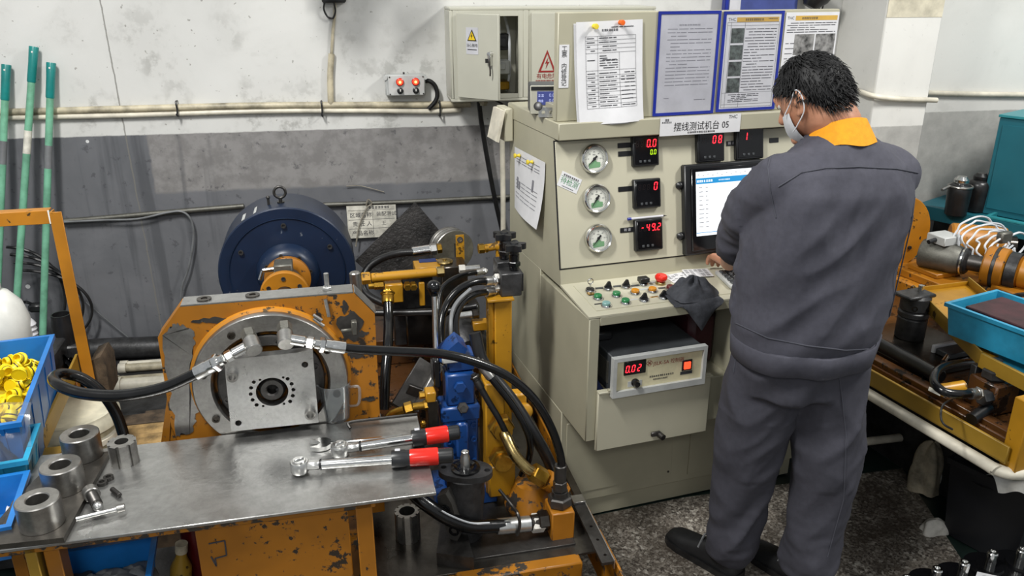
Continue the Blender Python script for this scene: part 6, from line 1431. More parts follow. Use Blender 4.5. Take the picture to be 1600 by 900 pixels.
u, v, z = mv(50, 512, .74); t = T('ribbed_bottle', 'small ribbed translucent bottle beside the jerry can', 'bottle', M, (u, v, z-.05)); t.p('bottle_body', B().lathe([(0, 0), (.024, 0)]+[(.026 if i % 2 else .022, .006+.008*i) for i in range(9)]+[(.014, .082), (0, .083)], (u-.012, v, z-.05), (0, 0, 1), 20), 'paper_grey')
u, v, z = mv(104, 535, .82); t = T('black_pot', 'black cylindrical pot behind the orange upright', 'pot', M, (u, v, z)); t.p('pot_body', B().lathe([(0, 0), (.034, 0), (.034, .07), (.03, .085), (.03, .10), (.026, .10), (.026, .02), (0, .02)], (u, v, z), (0, 0, 1), 24), 'black_rubber')
one('pot_block', 'dark greasy block under the black pot', 'block', M, (u, v, .3), B().box(u-.05, u+.05, v-.04, v+.06, 0, z, .006), 'black_iron')
one('white_nozzle', 'white plastic nozzle lying behind the blue crate corner', 'nozzle', M, (u-.07, v-.03, z), B().cyl((u-.085, v-.05, z+.02), (u-.03, v-.04, z+.014), .014, n=14).cyl((u-.03, v-.04, z+.014), (u-.02, v-.06, z-.02), .012, n=12).box(u-.08, u-.02, v-.055, v-.03, z-.002, z+.008, .002), 'rag_white')
one('black_bag', 'ribbed black plastic bag bunched behind the crate', 'bag', M, (u-.01, v-.12, z-.15), B().grid(lambda i, j: (u-.06+.10*i, v-.10+.03*math.sin(PI*i)+.01*math.sin(30*j), z-.16+.15*j+.006*math.sin(20*i)), 20, 24), 'black_gloss')
# white pail with lid
u, v = mz(110, 640, .575)[:2]; pr = .128; PZ_ = .24
t = T('paint_pail', 'dirty white plastic pail with ribbed lid behind the rings', 'pail', M, (u, v, PZ_))
t.p('pail_body', B().lathe([(0, 0), (pr*.86, 0), (pr*.96, .30), (pr*.97, .325)], (u, v, PZ_), (0, 0, 1), 44), 'bucket'); t.p('lid', B().lathe([(pr*.98, .29), (pr*1.06, .292), (pr*1.06, .315), (pr*1.0, .325), (pr*.99, .335), (pr*.9, .336), (pr*.87, .328), (pr*.55, .332), (0, .334)], (u, v, PZ_), (0, 0, 1), 48), 'lid')
t.p('body_rim', B().lathe([(pr*.94, .24), (pr*1.03, .245), (pr*1.03, .262), (pr*.95, .266)], (u, v, PZ_), (0, 0, 1), 44), 'pvc')
one('pail_stand', 'dark wooden crate under the white pail', 'stand', M, (u, v, 0), B().box(u-.12, u+.12, v-.12, v+.12, 0, PZ_, .004), 'wood')
# wood block and planks
a, e = mv(148, 560, .74), mv(176, 610, .74)
one('wood_block', 'weathered wooden block beside the pail', 'block', M, (e[0], .72, e[2]), B().prism([(a[0]-.01, a[2]), (e[0]-.012, a[2]+.012), (e[0], a[2]-.02), (e[0]-.004, e[2]-.01), (e[0]-.02, e[2]-.03), (a[0]-.03, e[2]-.05)], 'y', .72, .84), 'wood')
for i, (px, py, lb) in enumerate(((205, 655, 'rear pallet plank beside orange brace'), (205, 672, 'middle pallet plank beside orange brace'), (205, 688, 'front pallet plank beside orange brace'))):
    q = mz(px, py, .40); one('pallet_plank', lb, 'plank', M, (q[0], q[1], .38), B().box(q[0]-.12, q[0]+.14, q[1]-.035, q[1]+.035, .38, .40, .002), 'wood_light' if i else 'wood', 'pallet planks')
one('timber_block', 'dark timber block under the pallet planks', 'pallet', M, (-.38, .6, 0), B().box(-.52, -.27, .25, .9, 0, .379, .004), 'wood')
# blue crate with gloves under the table, and bottle
c4, t4 = crate('blue crate with grey gloves on the shelf under the table', (*mz(240, 838, .62)[:2], .62), math.radians(4), .19, .16, .13, 'crate_blue', ribs=3)
for i in range(5):
    x, y = -.04-.028*i, -.05-.03*(i % 2)
    gc_ = t4((x, y-.01, .055+.012*(i % 2)))
    one('work_glove', ['crumpled grey glove at the right of the under-table crate', 'second grey glove from right in the under-table crate', 'middle grey glove in the under-table crate', 'fourth grey glove in the under-table crate', 'darker grey glove at left of the under-table crate'][i], 'glove', M, t4((x, y, .02)), lump(M, gc_, .04, .045, .045, i*3+1, .5), 'glove_grey' if i < 4 else 'cloth_dark', 'gloves in the under-table crate', angle=180)
u, v, z = mv(276, 890, -.2); t = T('brown_bottle', 'small grimy bottle on the shelf under the table', 'bottle', M, (u, v, .46)); t.p('bottle_body', B().lathe([(0, 0), (.022, 0), (.024, .01), (.024, .07), (.012, .10), (.012, .115), (0, .115)], (u, v, .46), (.15, 0, 1), 20), 'yellow_dull'); t.p('bottle_cap', B().lathe([(.014, .112), (.014, .135), (0, .136)], (u, v, .46), (.15, 0, 1), 16), 'rag')
one('red_tin', 'dark red tin in the shadow beside the orange front panel', 'tin', M, (-.2, -.12, .46), B().lathe([(0, 0), (.03, 0), (.032, .004), (.032, .15), (.028, .154), (0, .154)], (-.2, -.14, .46), (0, 0, 1), 24), 'dark_red')

# ================================================================ RIGHT BENCH (frame R)
def rz(px, py, z): return R.z(px, py, z)
def rv(px, py, v): return R.V(px, py, v)
BT = .60
t = T('right_bench', 'orange steel bench at right with oily brown top', 'bench', R, (.5, .3, 0))
q0, q1 = rz(1344, 566, BT), rz(1573, 698, BT)
FE = (q0[0]+q1[0])/2; lg_v = rz(1578, 726, BT-.06)[1]
t.p('bench_top', B().box(FE+.05, FE+.75, lg_v, .72, BT-.03, BT-.012, .003), 'brown_oil')
t.p('front_rail', B().box(FE-.004, FE+.006, lg_v, .13, BT-.055, BT+.0, .002).box(FE-.004, FE+.05, lg_v, .13, BT-.055, BT-.049, .001), 'yellow_dull')
t.p('inner_rail', B().box(FE+.06, FE+.10, lg_v+.04, .5, BT-.014, BT+.004, .002), 'brown_oil')
lg = rz(1578, 726, BT-.06)
t.p('near_post', B().box(lg[0]-.004, lg[0]+.09, lg[1]-.02, lg[1]+.03, BT-.08, BT+.14, .003), 'yellow')
for x, y in ((FE+.09, .62), (FE+.7, .62), (FE+.7, lg_v+.05)): t.p('leg', B().box(x-.03, x+.03, y-.03, y+.03, 0, BT-.03, .003), 'orange')
t.p('back_skirt', B().box(FE+.45, FE+.47, lg_v+.3, .7, 0, BT-.03, .003), 'black_iron')
one('white_handrail', 'white painted pipe running along under the bench edge', 'pipe', R, (FE, 0, BT-.08), B().tube([(FE-.014, .16, BT-.078), (FE-.014, .0, BT-.078), (FE-.014, lg[1]+.06, BT-.078), (FE-.012, lg[1]+.03, BT-.08), (FE+.01, lg[1]-.0, BT-.084), (FE+.06, lg[1]-.015, BT-.09), (FE+.2, lg[1]-.02, BT-.10)], .018, 16, 5), 'pvc')
a, e = C.z(1318, 694, .12), C.z(1480, 675, .12)
t = T('low_pipe', 'white pipe with elbow lying low beneath the bench', 'pipe', C, a); t.p('pipe_run', B().cyl(a, e, .016, n=16), 'pvc'); t.p('socket', B().lathe([(.014, 0), (.022, 0), (.022, .03), (.016, .034)], a, Vector(e)-Vector(a), 16), 'pvc')
# pedestal with drive line: flywheel guard, drum, grey motor, couplings
t = T('flywheel_guard', 'orange round guard disc behind the man at right', 'guard', R, (.3, .58, .5))
gc = Vector(rv(1402, 364, .58)); t.p('disc', B().lathe([(0, 0), (.158, 0), (.162, .005), (.162, .05), (.158, .06), (0, .06)], gc, (.15, 1, 0), 56), 'orange_clean'); t.p('rib_arc', B().tube([(gc.x+.125*math.cos(a), gc.y-.012, gc.z+.125*math.sin(a)) for a in [.2+.05*i for i in range(12)]], .003, 5, 0), 'steel_dark'); t.p('pedestal', B().box(gc.x-.10, gc.x+.12, .585, .64, BT-.012, gc.z-.1, .005), 'orange')
for dx, dz in ((.12, -.03), (.07, -.07)): t.p('hole', B().cyl((gc.x+dx, .574, gc.z+dz), (gc.x+dx, .562, gc.z+dz), .008, n=12), 'ink_black')
def rl(px, py, v): return Vector(rv(px, py, v))
t = T('grey_motor', 'grey sensor motor with terminal box on orange plate', 'motor', R, rl(1470, 420, .36))
ax_d = Vector((.42, -.9, 0)).normalized(); c0 = rl(1440, 394, .42)
t.p('motor_body', B().lathe([(0, 0), (.055, 0), (.06, .008), (.06, .13), (.052, .15), (0, .15)], c0, ax_d, 36), 'cast_grey'); t.p('end_ring', B().lathe([(.053, 0), (.053, .02), (.045, .028), (.03, .03), (0, .03)], c0+ax_d*.15, ax_d, 30), 'black_iron'); t.p('ring_rim', B().lathe([(.050, .0), (.056, .002), (.056, .008), (.05, .01)], c0+ax_d*.155, ax_d, 30, closed=True), 'chrome')
bx = c0+ax_d*.07+Vector((0, 0, .055)); t.p('terminal_box', B().box(bx.x-.04, bx.x+.055, bx.y-.045, bx.y+.045, bx.z, bx.z+.036, .003), 'instr_grey'); t.p('cable_plug', B().cyl((bx.x-.04, bx.y, bx.z+.018), (bx.x-.075, bx.y, bx.z+.012), .009, n=12), 'black_plastic'); t.p('neck_shaft', B().cyl(c0+ax_d*.18, c0+ax_d*.25, .033, n=24), 'steel_dark')
bp_ = c0+Vector((0, 0, -.075)); t.p('base_plate', B().box(bp_.x-.06, bp_.x+.17, bp_.y-.20, bp_.y+.08, bp_.z-.03, bp_.z, .003).box(bp_.x-.03, bp_.x+.10, bp_.y-.12, bp_.y+.03, bp_.z, bp_.z+.02, .003), 'orange'); t.p('pedestal', B().box(bp_.x-.10, bp_.x+.30, bp_.y-.15, bp_.y+.2, BT-.012, bp_.z-.03, .006), 'orange')
t = T('orange_coupling', 'orange flexible disc coupling on the right bench shaft', 'coupling', R, c0+ax_d*.35-Vector((0, 0, .1)))
pr_ = [(0, 0), (.055, 0), (.075, .004), (.080, .010), (.080, .035), (.074, .038), (.074, .046), (.080, .049), (.080, .075), (.074, .080), (.045, .082), (.045, .10), (.072, .104), (.072, .118), (.055, .125), (0, .125)]
t.p('rear_hub', B().lathe(pr_, c0+ax_d*.235, ax_d, 40), 'orange'); t.p('rubber_element', B().lathe([(.073, .036), (.0812, .037), (.0812, .048), (.073, .049)], c0+ax_d*.235, ax_d, 40).lathe([(.05, .083), (.0735, .084), (.0735, .121), (.05, .122)], c0+ax_d*.235, ax_d, 40), 'black_iron'); t.p('spacer', B().lathe([(0, .125), (.055, .125), (.06, .13), (.06, .215), (.055, .22), (0, .22)], c0+ax_d*.235, ax_d, 36), 'orange_clean')
t.p('front_hub', B().lathe([(0, .22), (.06, .22), (.078, .225), (.078, .245), (.07, .25), (.07, .262), (.08, .265), (.08, .30), (.07, .305), (0, .305)], c0+ax_d*.235, ax_d, 40), 'steel_oily'); t.p('drive_flange', B().lathe([(0, .305), (.065, .305), (.09, .32), (.09, .40), (0, .40)], c0+ax_d*.235, ax_d, 36), 'orange'); t.p('stand', B().box(*(lambda q: (q.x-.10, q.x+.10, q.y-.10, q.y+.06, BT-.012, q.z-.05))(c0+ax_d*.38), .005), 'orange')
t = T('orange_drum', 'orange cylinder drum on the right bench behind the grey motor', 'drum', R, rl(1520, 400, .45))
oc = rl(1482, 376, .50); d2_ = Vector((.75, -.66, 0)).normalized(); t.p('drum_body', B().lathe([(0, 0), (.07, 0), (.078, .008), (.078, .20), (.074, .21), (.05, .212), (0, .20)], oc, d2_, 40), 'orange_clean'); t.p('inner_hub', B().cyl(oc+d2_*.2, oc+d2_*.25, .045, n=24), 'steel_oily'); t.p('shaft_stub', B().cyl(oc-d2_*.03, oc, .02, n=16), 'orange')
for i in range(10): 
    a = 2*PI*i/10; x_, y_, _ = basis(d2_); q = oc+d2_*.211+(x_*math.cos(a)+y_*math.sin(a))*.063; t.p('bolt_hole', B().cyl(q, q+d2_*.003, .006, n=8), 'ink_black')
t.p('drum_pedestal', B().box(oc.x-.05, oc.x+.28, oc.y-.1, oc.y+.08, BT-.012, oc.z-.05, .006), 'orange')
# white cable bundle with connector
k = B(); rd = random.Random(4); cb_ = rl(1545, 384, .26)
for i in range(7):
    r0 = .05+.014*i; P_ = []
    for j in range(14):
        a = .3+j*2*PI/13*.9; P_.append(cb_+Vector((r0*math.cos(a)*1.1+.02*rd.uniform(-1, 1), .02*i-.06+.02*math.sin(a), r0*math.sin(a)*.62+.006*rd.uniform(-1, 1)+.01)))
    k.tube(P_, .0042, 6, 4)
t = T('cable_bundle', 'bundle of white cables with a grey connector on the orange drum', 'cable', R, cb_); t.p('loops', k, 'cable_white'); t.p('connector', B().box(cb_.x+.0, cb_.x+.06, cb_.y-.05, cb_.y-.02, cb_.z+.02, cb_.z+.065, .006), 'cast_grey')
t.p('tail', B().tube([cb_+Vector((.06, -.03, .04)), cb_+Vector((.12, -.03, .05)), cb_+Vector((.17, -.03, .02)), cb_+Vector((.15, -.03, -.03)), cb_+Vector((.06, -.03, -.09))], .0045, 6, 6), 'cable_white')
# yellow tray frame
t = T('yellow_tray', 'yellow sheet-metal tray leaning across the right bench', 'tray', R, rz(1500, 520, BT))
YZ = .735
A_, B_, D_ = Vector(rz(1430, 456, YZ)), Vector(rz(1512, 446, YZ)), Vector(rz(1534, 560, YZ))
n_t = (B_-A_).normalized(); e_t = (D_-A_).normalized(); nn = n_t.cross(e_t).normalized()
if nn.z < 0: nn = -nn
w_t = (B_-A_).length*1.0; l_t = (D_-A_).length
def ytf(p): q = A_+n_t*p[0]+e_t*p[1]+nn*p[2]; return (q.x, q.y, q.z)
t.p('pan', B(ytf).box(0, w_t, 0, l_t, -.004, 0, 0), 'yellow'); t.p('left_edge', B(ytf).box(-.006, .0, -.01, l_t, -.025, .022, .001), 'yellow_dull'); t.p('far_lip', B(ytf).box(0, w_t, -.006, 0, -.004, .016, .001), 'yellow'); t.p('right_fold', B(ytf).box(w_t-.0, w_t+.006, -.01, l_t*.5, -.004, .03, .001), 'yellow_dull')
g1 = Vector(rz(1532, 562, YZ)); g2 = Vector(rz(1640, 618, YZ-.01)); t.p('front_bar', B().beam(g1, g2, .012, .045, .001), 'yellow_dull'); t.p('front_post', B().box(g2.x-.03, g2.x+.01, g2.y-.01, g2.y+.02, BT-.012, g2.z, .002), 'yellow_dull'); t.p('prop', B().box(g1.x-.01, g1.x+.02, g1.y, g1.y+.02, BT-.012, g1.z-.02, .002), 'black_iron')
# cyan crates on the tray
k0 = rz(1482, 473, .86); ka = math.radians(6)
kw = .24
c5, t5 = crate('upper cyan crate with a dark red board at right', (k0[0]+kw*math.cos(ka), k0[1]+kw*math.sin(ka), .86), ka, kw, .42, .105, 'crate_cyan', fr=R, ribs=5)
c6, t6 = crate('lower cyan crate under the upper one at right', (k0[0]+kw*math.cos(ka)+.04, k0[1]+kw*math.sin(ka)-.14, .752), ka, kw-.02, .36, .09, 'crate_cyan', fr=R, ribs=4)
one('dark_red_board', 'scratched dark maroon board lying in the upper cyan crate', 'board', R, t5((-.15, -.2, .09)), B(t5).box(-.20, -.02, -.38, -.03, .075, .098, .003), 'maroon')
one('crate_prop', 'dark post carrying the cyan crates', 'post', R, (k0[0]+.2, k0[1]-.2, BT), B().box(k0[0]+.10, k0[0]+.22, k0[1]-.40, k0[1]-.2, BT-.012, .660, .004), 'black_iron')
one('black_cable', 'black cable arching over the upper cyan crate', 'cable', R, rl(1570, 470, .0), B().tube([rl(1560, 478, .1), rl(1575, 466, .05), rl(1600, 460, 0), rl(1640, 462, -.05)], .009, 8, 6), 'black_rubber')
# black gear motor standing on the bench
u, v, z = rz(1420, 528, BT); t = T('black_motor', 'black upright hydraulic motor standing on right bench plate', 'motor', R, (u, v, BT+.006))
t.p('body', B().lathe([(0, 0), (.048, 0), (.050, .004), (.050, .075), (.046, .08), (.052, .085), (.052, .10), (.046, .105), (.050, .11), (.050, .155), (.042, .165), (0, .165)], (u, v, BT+.006), (0, 0, 1), 36), 'black_iron'); t.p('top_flange', B().box(u-.07, u+.05, v-.04, v+.04, BT+.163, BT+.176, .004), 'black_iron'); t.p('shaft', B().cyl((u+.015, v, BT+.17), (u+.015, v, BT+.20), .010, n=16), 'chrome')
for a in (3.9, 4.9): t.p('port', B().lathe([(.006, 0), (.010, 0), (.010, .002), (.006, .002), (.006, -.003), (0, -.003)], (u+.050*math.cos(a), v+.050*math.sin(a), BT+.13), (math.cos(a), math.sin(a), 0), 12), 'black_gloss')
a, e = rz(1390, 500, BT), rz(1470, 560, BT)
one('bench_plate', 'oily flat steel plate lying on the right bench', 'plate', R, (u, v, BT-.012), B().box(FE+.12, FE+.46, u*0+v-.25, v+.12, BT-.011, BT+.005, .002), 'steel_oily')
one('round_bar', 'thick dark round bar lying along the right bench', 'bar', R, rz(1420, 560, BT), B().cyl(rz(1375, 538, BT+.02), rz(1470, 590, BT+.02), .024, n=18, ch=.003), 'black_rubber')
t = T('tool_card', 'grey tool with punched white card on the bench plate', 'tool', R, rz(1485, 550, BT+.006)); q = rz(1485, 552, BT+.006); t.p('grey_block', B().box(q[0]-.05, q[0]+.05, q[1]-.04, q[1]+.02, BT+.006, BT+.026, .003), 'instr_dark'); t.p('white_card', B().box(q[0]-.055, q[0]+.06, q[1]+.02, q[1]+.032, BT+.006, BT+.034, .001), 'paper'); t.p('steel_tip', B().cyl((q[0]-.05, q[1]-.03, BT+.016), (q[0]-.10, q[1]-.06, BT+.016), .009, n=12), 'chrome')
for i in range(4): t.p('card_slot', B().box(q[0]-.04+.022*i, q[0]-.027+.022*i, q[1]+.0185, q[1]+.0205, BT+.016, BT+.024, 0), 'ink_black')
one('paper_slip', 'white paper slip lying on the right bench plate', 'paper', R, rz(1505, 565, BT+.006), B().quad(*[Vector(rz(*p, BT+.0065)) for p in ((1487, 566), (1512, 558), (1516, 567), (1495, 574))]), 'paper')
one('bench_tag', 'white paper tag stuck on the bench inner rail', 'tag', R, rz(1462, 610, BT+.004), B().quad(*[Vector(rz(*p, BT+.0045)) for p in ((1452, 604), (1470, 613), (1469, 619), (1450, 610))]), 'paper_dirty')
# valve with looping hose on the bench end
u, v, z = rz(1548, 622, BT+.02); t = T('bench_valve', 'brown valve post with black fittings at bench end', 'valve', R, (u, v, BT-.012))
t.p('post', B().box(u-.05, u+.05, v-.05, v+.05, BT-.012, BT+.09, .006), 'brown_oil'); t.p('hex_top', B().hexa((u-.01, v, BT+.09), (u-.01, v, BT+.12), .035).cyl((u-.01, v, BT+.12), (u-.01, v, BT+.15), .016, n=16), 'black_iron'); t.p('side_nut', B().hexa((u-.05, v-.03, BT+.05), (u-.085, v-.03, BT+.05), .022), 'black_iron'); t.p('yellow_nipple', B().cyl((u-.085, v+.03, BT+.06), (u-.15, v+.05, BT+.05), .02, n=16), 'yellow'); t.p('lower_nut', B().cyl((u-.05, v-.035, BT+.015), (u-.13, v-.05, BT+.0), .018, n=14), 'black_rubber')
hose('black hose looping from the bench valve under the yellow tray', [rl(1520, 615, -.48), rl(1500, 616, -.48), rl(1475, 612, -.46), rl(1460, 598, -.42), rl(1464, 580, -.38), rl(1485, 570, -.34), rl(1520, 566, -.30)], .0125, R, f0=.03, fm='steel')
one('thin_black_wire', 'thin black wire hanging over the bench rail', 'wire', R, rl(1472, 640, -.5), B().tube([rl(1490, 622, -.45), rl(1474, 632, -.5), rl(1470, 648, -.52), rl(1474, 662, -.55), rl(1488, 671, -.56)], .003, 6, 6), 'black_rubber')
# teal cabinet and shelf against the wall, set at an angle (frame K)
_r = ray(1467, 328); _t = (.80-HCAM)/_r[2]; K = Frame(_r[0]*_t, _r[1]*_t, 38.5); zt = .80
kc = K.z(1531, 333, zt); kt_ = K.U(1546, 181, kc[0])
t = T('teal_cabinet', 'tall teal steel cabinet at the right wall', 'cabinet', K, (kc[0]+.2, kc[1]-.4, 0)); u0 = kc[0]; v1 = kc[1]
t.p('cabinet_body', B().box(u0, u0+.5, v1-1.2, v1, zt+.001, kt_[2], .004), 'teal'); t.p('cap_edge', B().box(u0-.006, u0+.5, v1-1.2, v1+.004, kt_[2], kt_[2]+.012, .002), 'teal_light')
t.p('front_stile', B().box(u0-.012, u0, v1-.44, v1-.40, zt+.001, kt_[2]-.05, .003), 'teal_light'); t.p('door_panel', B().box(u0-.004, u0, v1-.39, v1-.02, zt+.03, kt_[2]-.03, .002), 'teal')
t = T('teal_shelf', 'open teal shelf frame in front of cabinet', 'shelf', K, (0, -.4, 0))
t.p('shelf_plate', B().box(.006, u0+.3, -1.0, .12, zt-.012, zt, .002), 'teal'); t.p('front_rail', B().box(-.02, .006, -1.0, .12, zt-.05, zt+.012, .002), 'teal'); t.p('inner_lip', B().box(.006, u0, -.22, -.205, zt, zt+.02, .002).box(-.02, .006, -1.0, -.21, zt+.012, zt+.022, .002), 'teal_light')
for y in (.08, -.42, -.95): t.p('post', B().box(-.018, .012, y-.03, y, 0, zt-.05, .003), 'teal_light')
t.p('back_panel', B().box(.25, .26, -1.0, .12, .1, zt-.012, .002), 'black_iron'); t.p('lower_plate', B().box(.0, .25, -1.0, .12, .30, .31, .002), 'teal_light')
# two black filter flasks
for i, (px, py, lb) in enumerate(((1492, 336, 'front black flask with steel clamp on the teal shelf'), (1522, 330, 'rear black flask half hidden on the teal shelf'))):
    u, v, z = K.z(px, py, zt); t = T('black_flask', lb, 'flask', K, (u, v, zt), 'black flasks on the teal shelf')
    t.p('flask_body', B().lathe([(0, 0), (.040, 0), (.046, .006), (.050, .10), (.050, .125), (.044, .14), (.03, .15), (0, .152)], (u, v, zt), (0, 0, 1), 30), 'black_rubber'); t.p('head', B().lathe([(.028, .146), (.032, .154), (.032, .166), (.02, .180), (0, .182)], (u, v, zt), (0, 0, 1), 24), 'chrome' if i == 0 else 'black_rubber')
    if i == 0: t.p('clamp', B().tube([(u+.05*math.cos(2*PI*k/20), v+.05*math.sin(2*PI*k/20), zt+.135) for k in range(21)], .005, 8, 0).cyl((u-.04, v+.03, zt+.135), (u-.085, v+.04, zt+.122), .007, n=10), 'steel')
# bin, rag, paper, motors on the floor
b0 = C.z(1475, 832, 0); 
t = T('waste_bin', 'tall black plastic waste bin at right', 'bin', C, (b0[0]+.13, b0[1]-.05, 0)); bx_, by_ = b0[0], b0[1]
bh = .30; bot = [(bx_, by_), (bx_+.06, by_-.22), (bx_+.30, by_-.15), (bx_+.24, by_+.07)]; cxm = sum(p[0] for p in bot)/4; cym = sum(p[1] for p in bot)/4
def sc_(k): return [(cxm+(x-cxm)*k, cym+(y-cym)*k) for x, y in bot]
vs_ = []; 
for k_, z in ((1, 0), (1.18, bh), (1.26, bh), (1.26, bh-.02), (1.20, bh-.022), (1.2, bh)): pass
rg = [(1.0, 0), (1.17, bh-.02), (1.24, bh-.02), (1.24, bh), (1.14, bh), (.97, .006)]; vs_ = []; fs = [(0, 1, 2, 3)]
for k_, z in rg: vs_ += [(x, y, z) for x, y in sc_(k_)]
for r in range(5):
    for i in range(4): fs.append((r*4+i, r*4+(i+1) % 4, r*4+4+(i+1) % 4, r*4+4+i))
fs.append((20, 21, 22, 23)); t.p('tub', B().add(vs_, fs), 'bin_black')
one('bin_rubbish', 'black rubbish sack bulging inside the waste bin', 'sack', C, (cxm, cym, .1), B().grid(lambda i, j: (lambda a, r: (cxm+(bot[0][0]-cxm)*0+.155*r*math.cos(a), cym+.115*r*math.sin(a), bh-.05+.03*(1-r*r)+.012*noise.noise(Vector((r*5*math.cos(a), r*5*math.sin(a), 1)))))(2*PI*i, j), 30, 10), 'black_rubber')
pq = [Vector(C.z(*p, bh+.01)) for p in ((1540, 742), (1604, 752), (1604, 772), (1560, 768))]
one('waste_paper', 'crumpled white paper lying on the waste bin top', 'paper', C, pq[0], B().grid(lambda i, j: (lambda q: (q.x, q.y, q.z+.018*math.sin(PI*j)+.006*math.sin(6*i+4*j)))(pq[0].lerp(pq[1], i).lerp(pq[3].lerp(pq[2], i), j)), 12, 10), 'rag_white')
r1 = C.z(1470, 790, 0); one('cotton_rag', 'crumpled beige rag stuffed beside the waste bin', 'rag', C, r1, lump(C, (r1[0]+.03, r1[1]+.11, 0), .055, .06, .20, 2), 'rag', angle=180)
r2 = C.z(1462, 828, 0); one('white_rag', 'white rag lying at the foot of the waste bin', 'rag', C, r2, lump(C, (r2[0]-.005, r2[1], 0), .05, .035, .045, 5), 'rag_white', angle=180)
r3 = C.z(1466, 770, 0); one('upper_rag', 'pale cloth bulging between bin and bench skirt', 'rag', C, r3, lump(C, (r3[0]+.02, r3[1]+.03, 0), .045, .04, .11, 8), 'rag_white', angle=180)
# hydraulic motors with bright shafts in the lower right corner
m0 = None
lbs = ['black motor with bright shaft nearest the bin corner', 'black motor with bright shaft in the corner, left of the tag', 'black motor with bright shaft behind the white tag', 'leftmost black motor with bright shaft at the frame bottom', 'rightmost black motor with bright shaft at the frame edge']
for i, (px, py) in enumerate(((1552, 862), (1508, 878), (1465, 888), (1418, 902), (1598, 858))):
    q = C.z(px, py, .17); 
    t = T('hydraulic_motor', lbs[i], 'motor', C, (q[0], q[1], 0), 'black motors on the floor')
    t.p('body', B().lathe([(0, 0), (.055, 0), (.058, .004), (.058, .07), (.05, .075), (.055, .08), (.055, .095), (.03, .10), (0, .10)], (q[0], q[1], 0), (0, 0, 1), 32), 'black_gloss'); t.p('flange', B().lathe([(0, .10), (.07, .10), (.072, .103), (.072, .112), (.04, .114), (.038, .122), (0, .122)], (q[0], q[1], 0), (0, 0, 1), 32), 'black_gloss')
    t.p('shaft', B().lathe([(0, .12), (.015, .12), (.015, .165), (.0125, .168), (.0125, .172), (.008, .172), (.008, .165), (0, .165)], (q[0], q[1], 0), (0, 0, 1), 24), 'chrome')
    if i == 1:
        a = Vector(C.z(1540, 892, .115)); tg = T('paper_tag', 'white paper tag with marker writing on the floor motors', 'tag', C, a); c_ = [Vector(C.z(*p, .124)) for p in ((1527, 893), (1572, 903), (1565, 925), (1520, 915))]; s_ = tg.p('tag_sheet', B().quad(*c_), 'paper')
        ux = (c_[1]-c_[0]); uy = (c_[0]-c_[3]); g_, f_ = text_geo('CH5', 1); s0_ = tg.p('writing', B().add([tuple(c_[3]+ux*(.5+x*.36)+uy*(.6+y*.55)+Vector((0, 0, .001))) for x, y in g_], f_), 'ink_black', s_)
# ================================================================ THE MAN (frame C)
from mathutils.bvhtree import BVHTree
plain('skin', '#b98468', .5, 0, .08, 20)
plain('hair', '#0e0e10', .62, 0, .2, 60)
plain('uniform', '#45454f', .85, 0, .06, 60, .06)
plain('uniform_trousers', '#3c3c45', .85, 0, .06, 60, .06)
plain('collar_yellow', '#e69a12', .8, 0, .06, 60, .15)
plain('seam_thread', '#45464f', .85, 0, .05)
plain('mask_white', '#e4e6ea', .7, 0, .03)
plain('shoe_black', '#17181a', .5, 0, .12, 40, .1)
plain('eye_white', '#d8d6d0', .3, 0, .02)
plain('lip', '#8f5a4c', .5, 0, .05)
def cap_(b, p0, p1, r0, r1, n=16):
    b.cyl(p0, p1, r0, r1, n=n); b.sphere(p0, r0, n); b.sphere(p1, r1, n); return b
def chain(b, pts, n=16):
    for (p, r), (q, s) in zip(pts, pts[1:]): cap_(b, p, q, r, s, n)
    return b
def loft(b, rings, n=36, e=2.4):
    vs_ = []; fs = []
    for (cu, cv, cz, a, d) in rings:
        for i in range(n):
            t_ = 2*PI*i/n; c_, s_ = math.cos(t_), math.sin(t_)
            vs_.append((cu+a*math.copysign(abs(c_)**(2/e), c_), cv+d*math.copysign(abs(s_)**(2/e), s_), cz))
    m = len(rings)
    for r in range(m-1):
        for i in range(n): j = (i+1) % n; fs.append((r*n+i, r*n+j, r*n+n+j, r*n+n+i))
    fs += [tuple(range(n))[::-1], tuple(range((m-1)*n, m*n))]
    return b.add(vs_, fs)
def remesh(b, voxel, iters, disp=None):
    me = bpy.data.meshes.new('t'); vv = [b.tf(p) for p in b.v] if b.tf else b.v; me.from_pydata(vv, [], b.f)
    bm = bmesh.new(); bm.from_mesh(me); bmesh.ops.recalc_face_normals(bm, faces=bm.faces); bm.to_mesh(me); bm.free()
    o = bpy.data.objects.new('t', me); COL.objects.link(o); m = o.modifiers.new('r', 'REMESH'); m.mode = 'VOXEL'; m.voxel_size = voxel
    s = o.modifiers.new('s', 'SMOOTH'); s.factor = .5; s.iterations = iters
    dg = bpy.context.evaluated_depsgraph_get(); r = bpy.data.meshes.new_from_object(o.evaluated_get(dg))
    bpy.data.objects.remove(o); bpy.data.meshes.remove(me)
    if disp:
        nr = [v.normal.copy() for v in r.vertices]
        for v, nm in zip(r.vertices, nr): v.co = v.co+nm*disp(v.co, nm)
        s2 = None
    q = B(); q.v = [tuple(v.co) for v in r.vertices]; q.f = [tuple(p.vertices) for p in r.polygons]; q.mi = [0]*len(q.f)
    bpy.data.meshes.remove(r); return q
def fold(p, sx, sy, sz, seed): return noise.noise(Vector((p.x*sx+seed, p.y*sy, p.z*sz)))
def ridge(x): return 1-abs(x)*2.2
man = T('person', 'man in grey work jacket with yellow collar leaning over the console desk', 'person', C, (.535, -.47, 0))
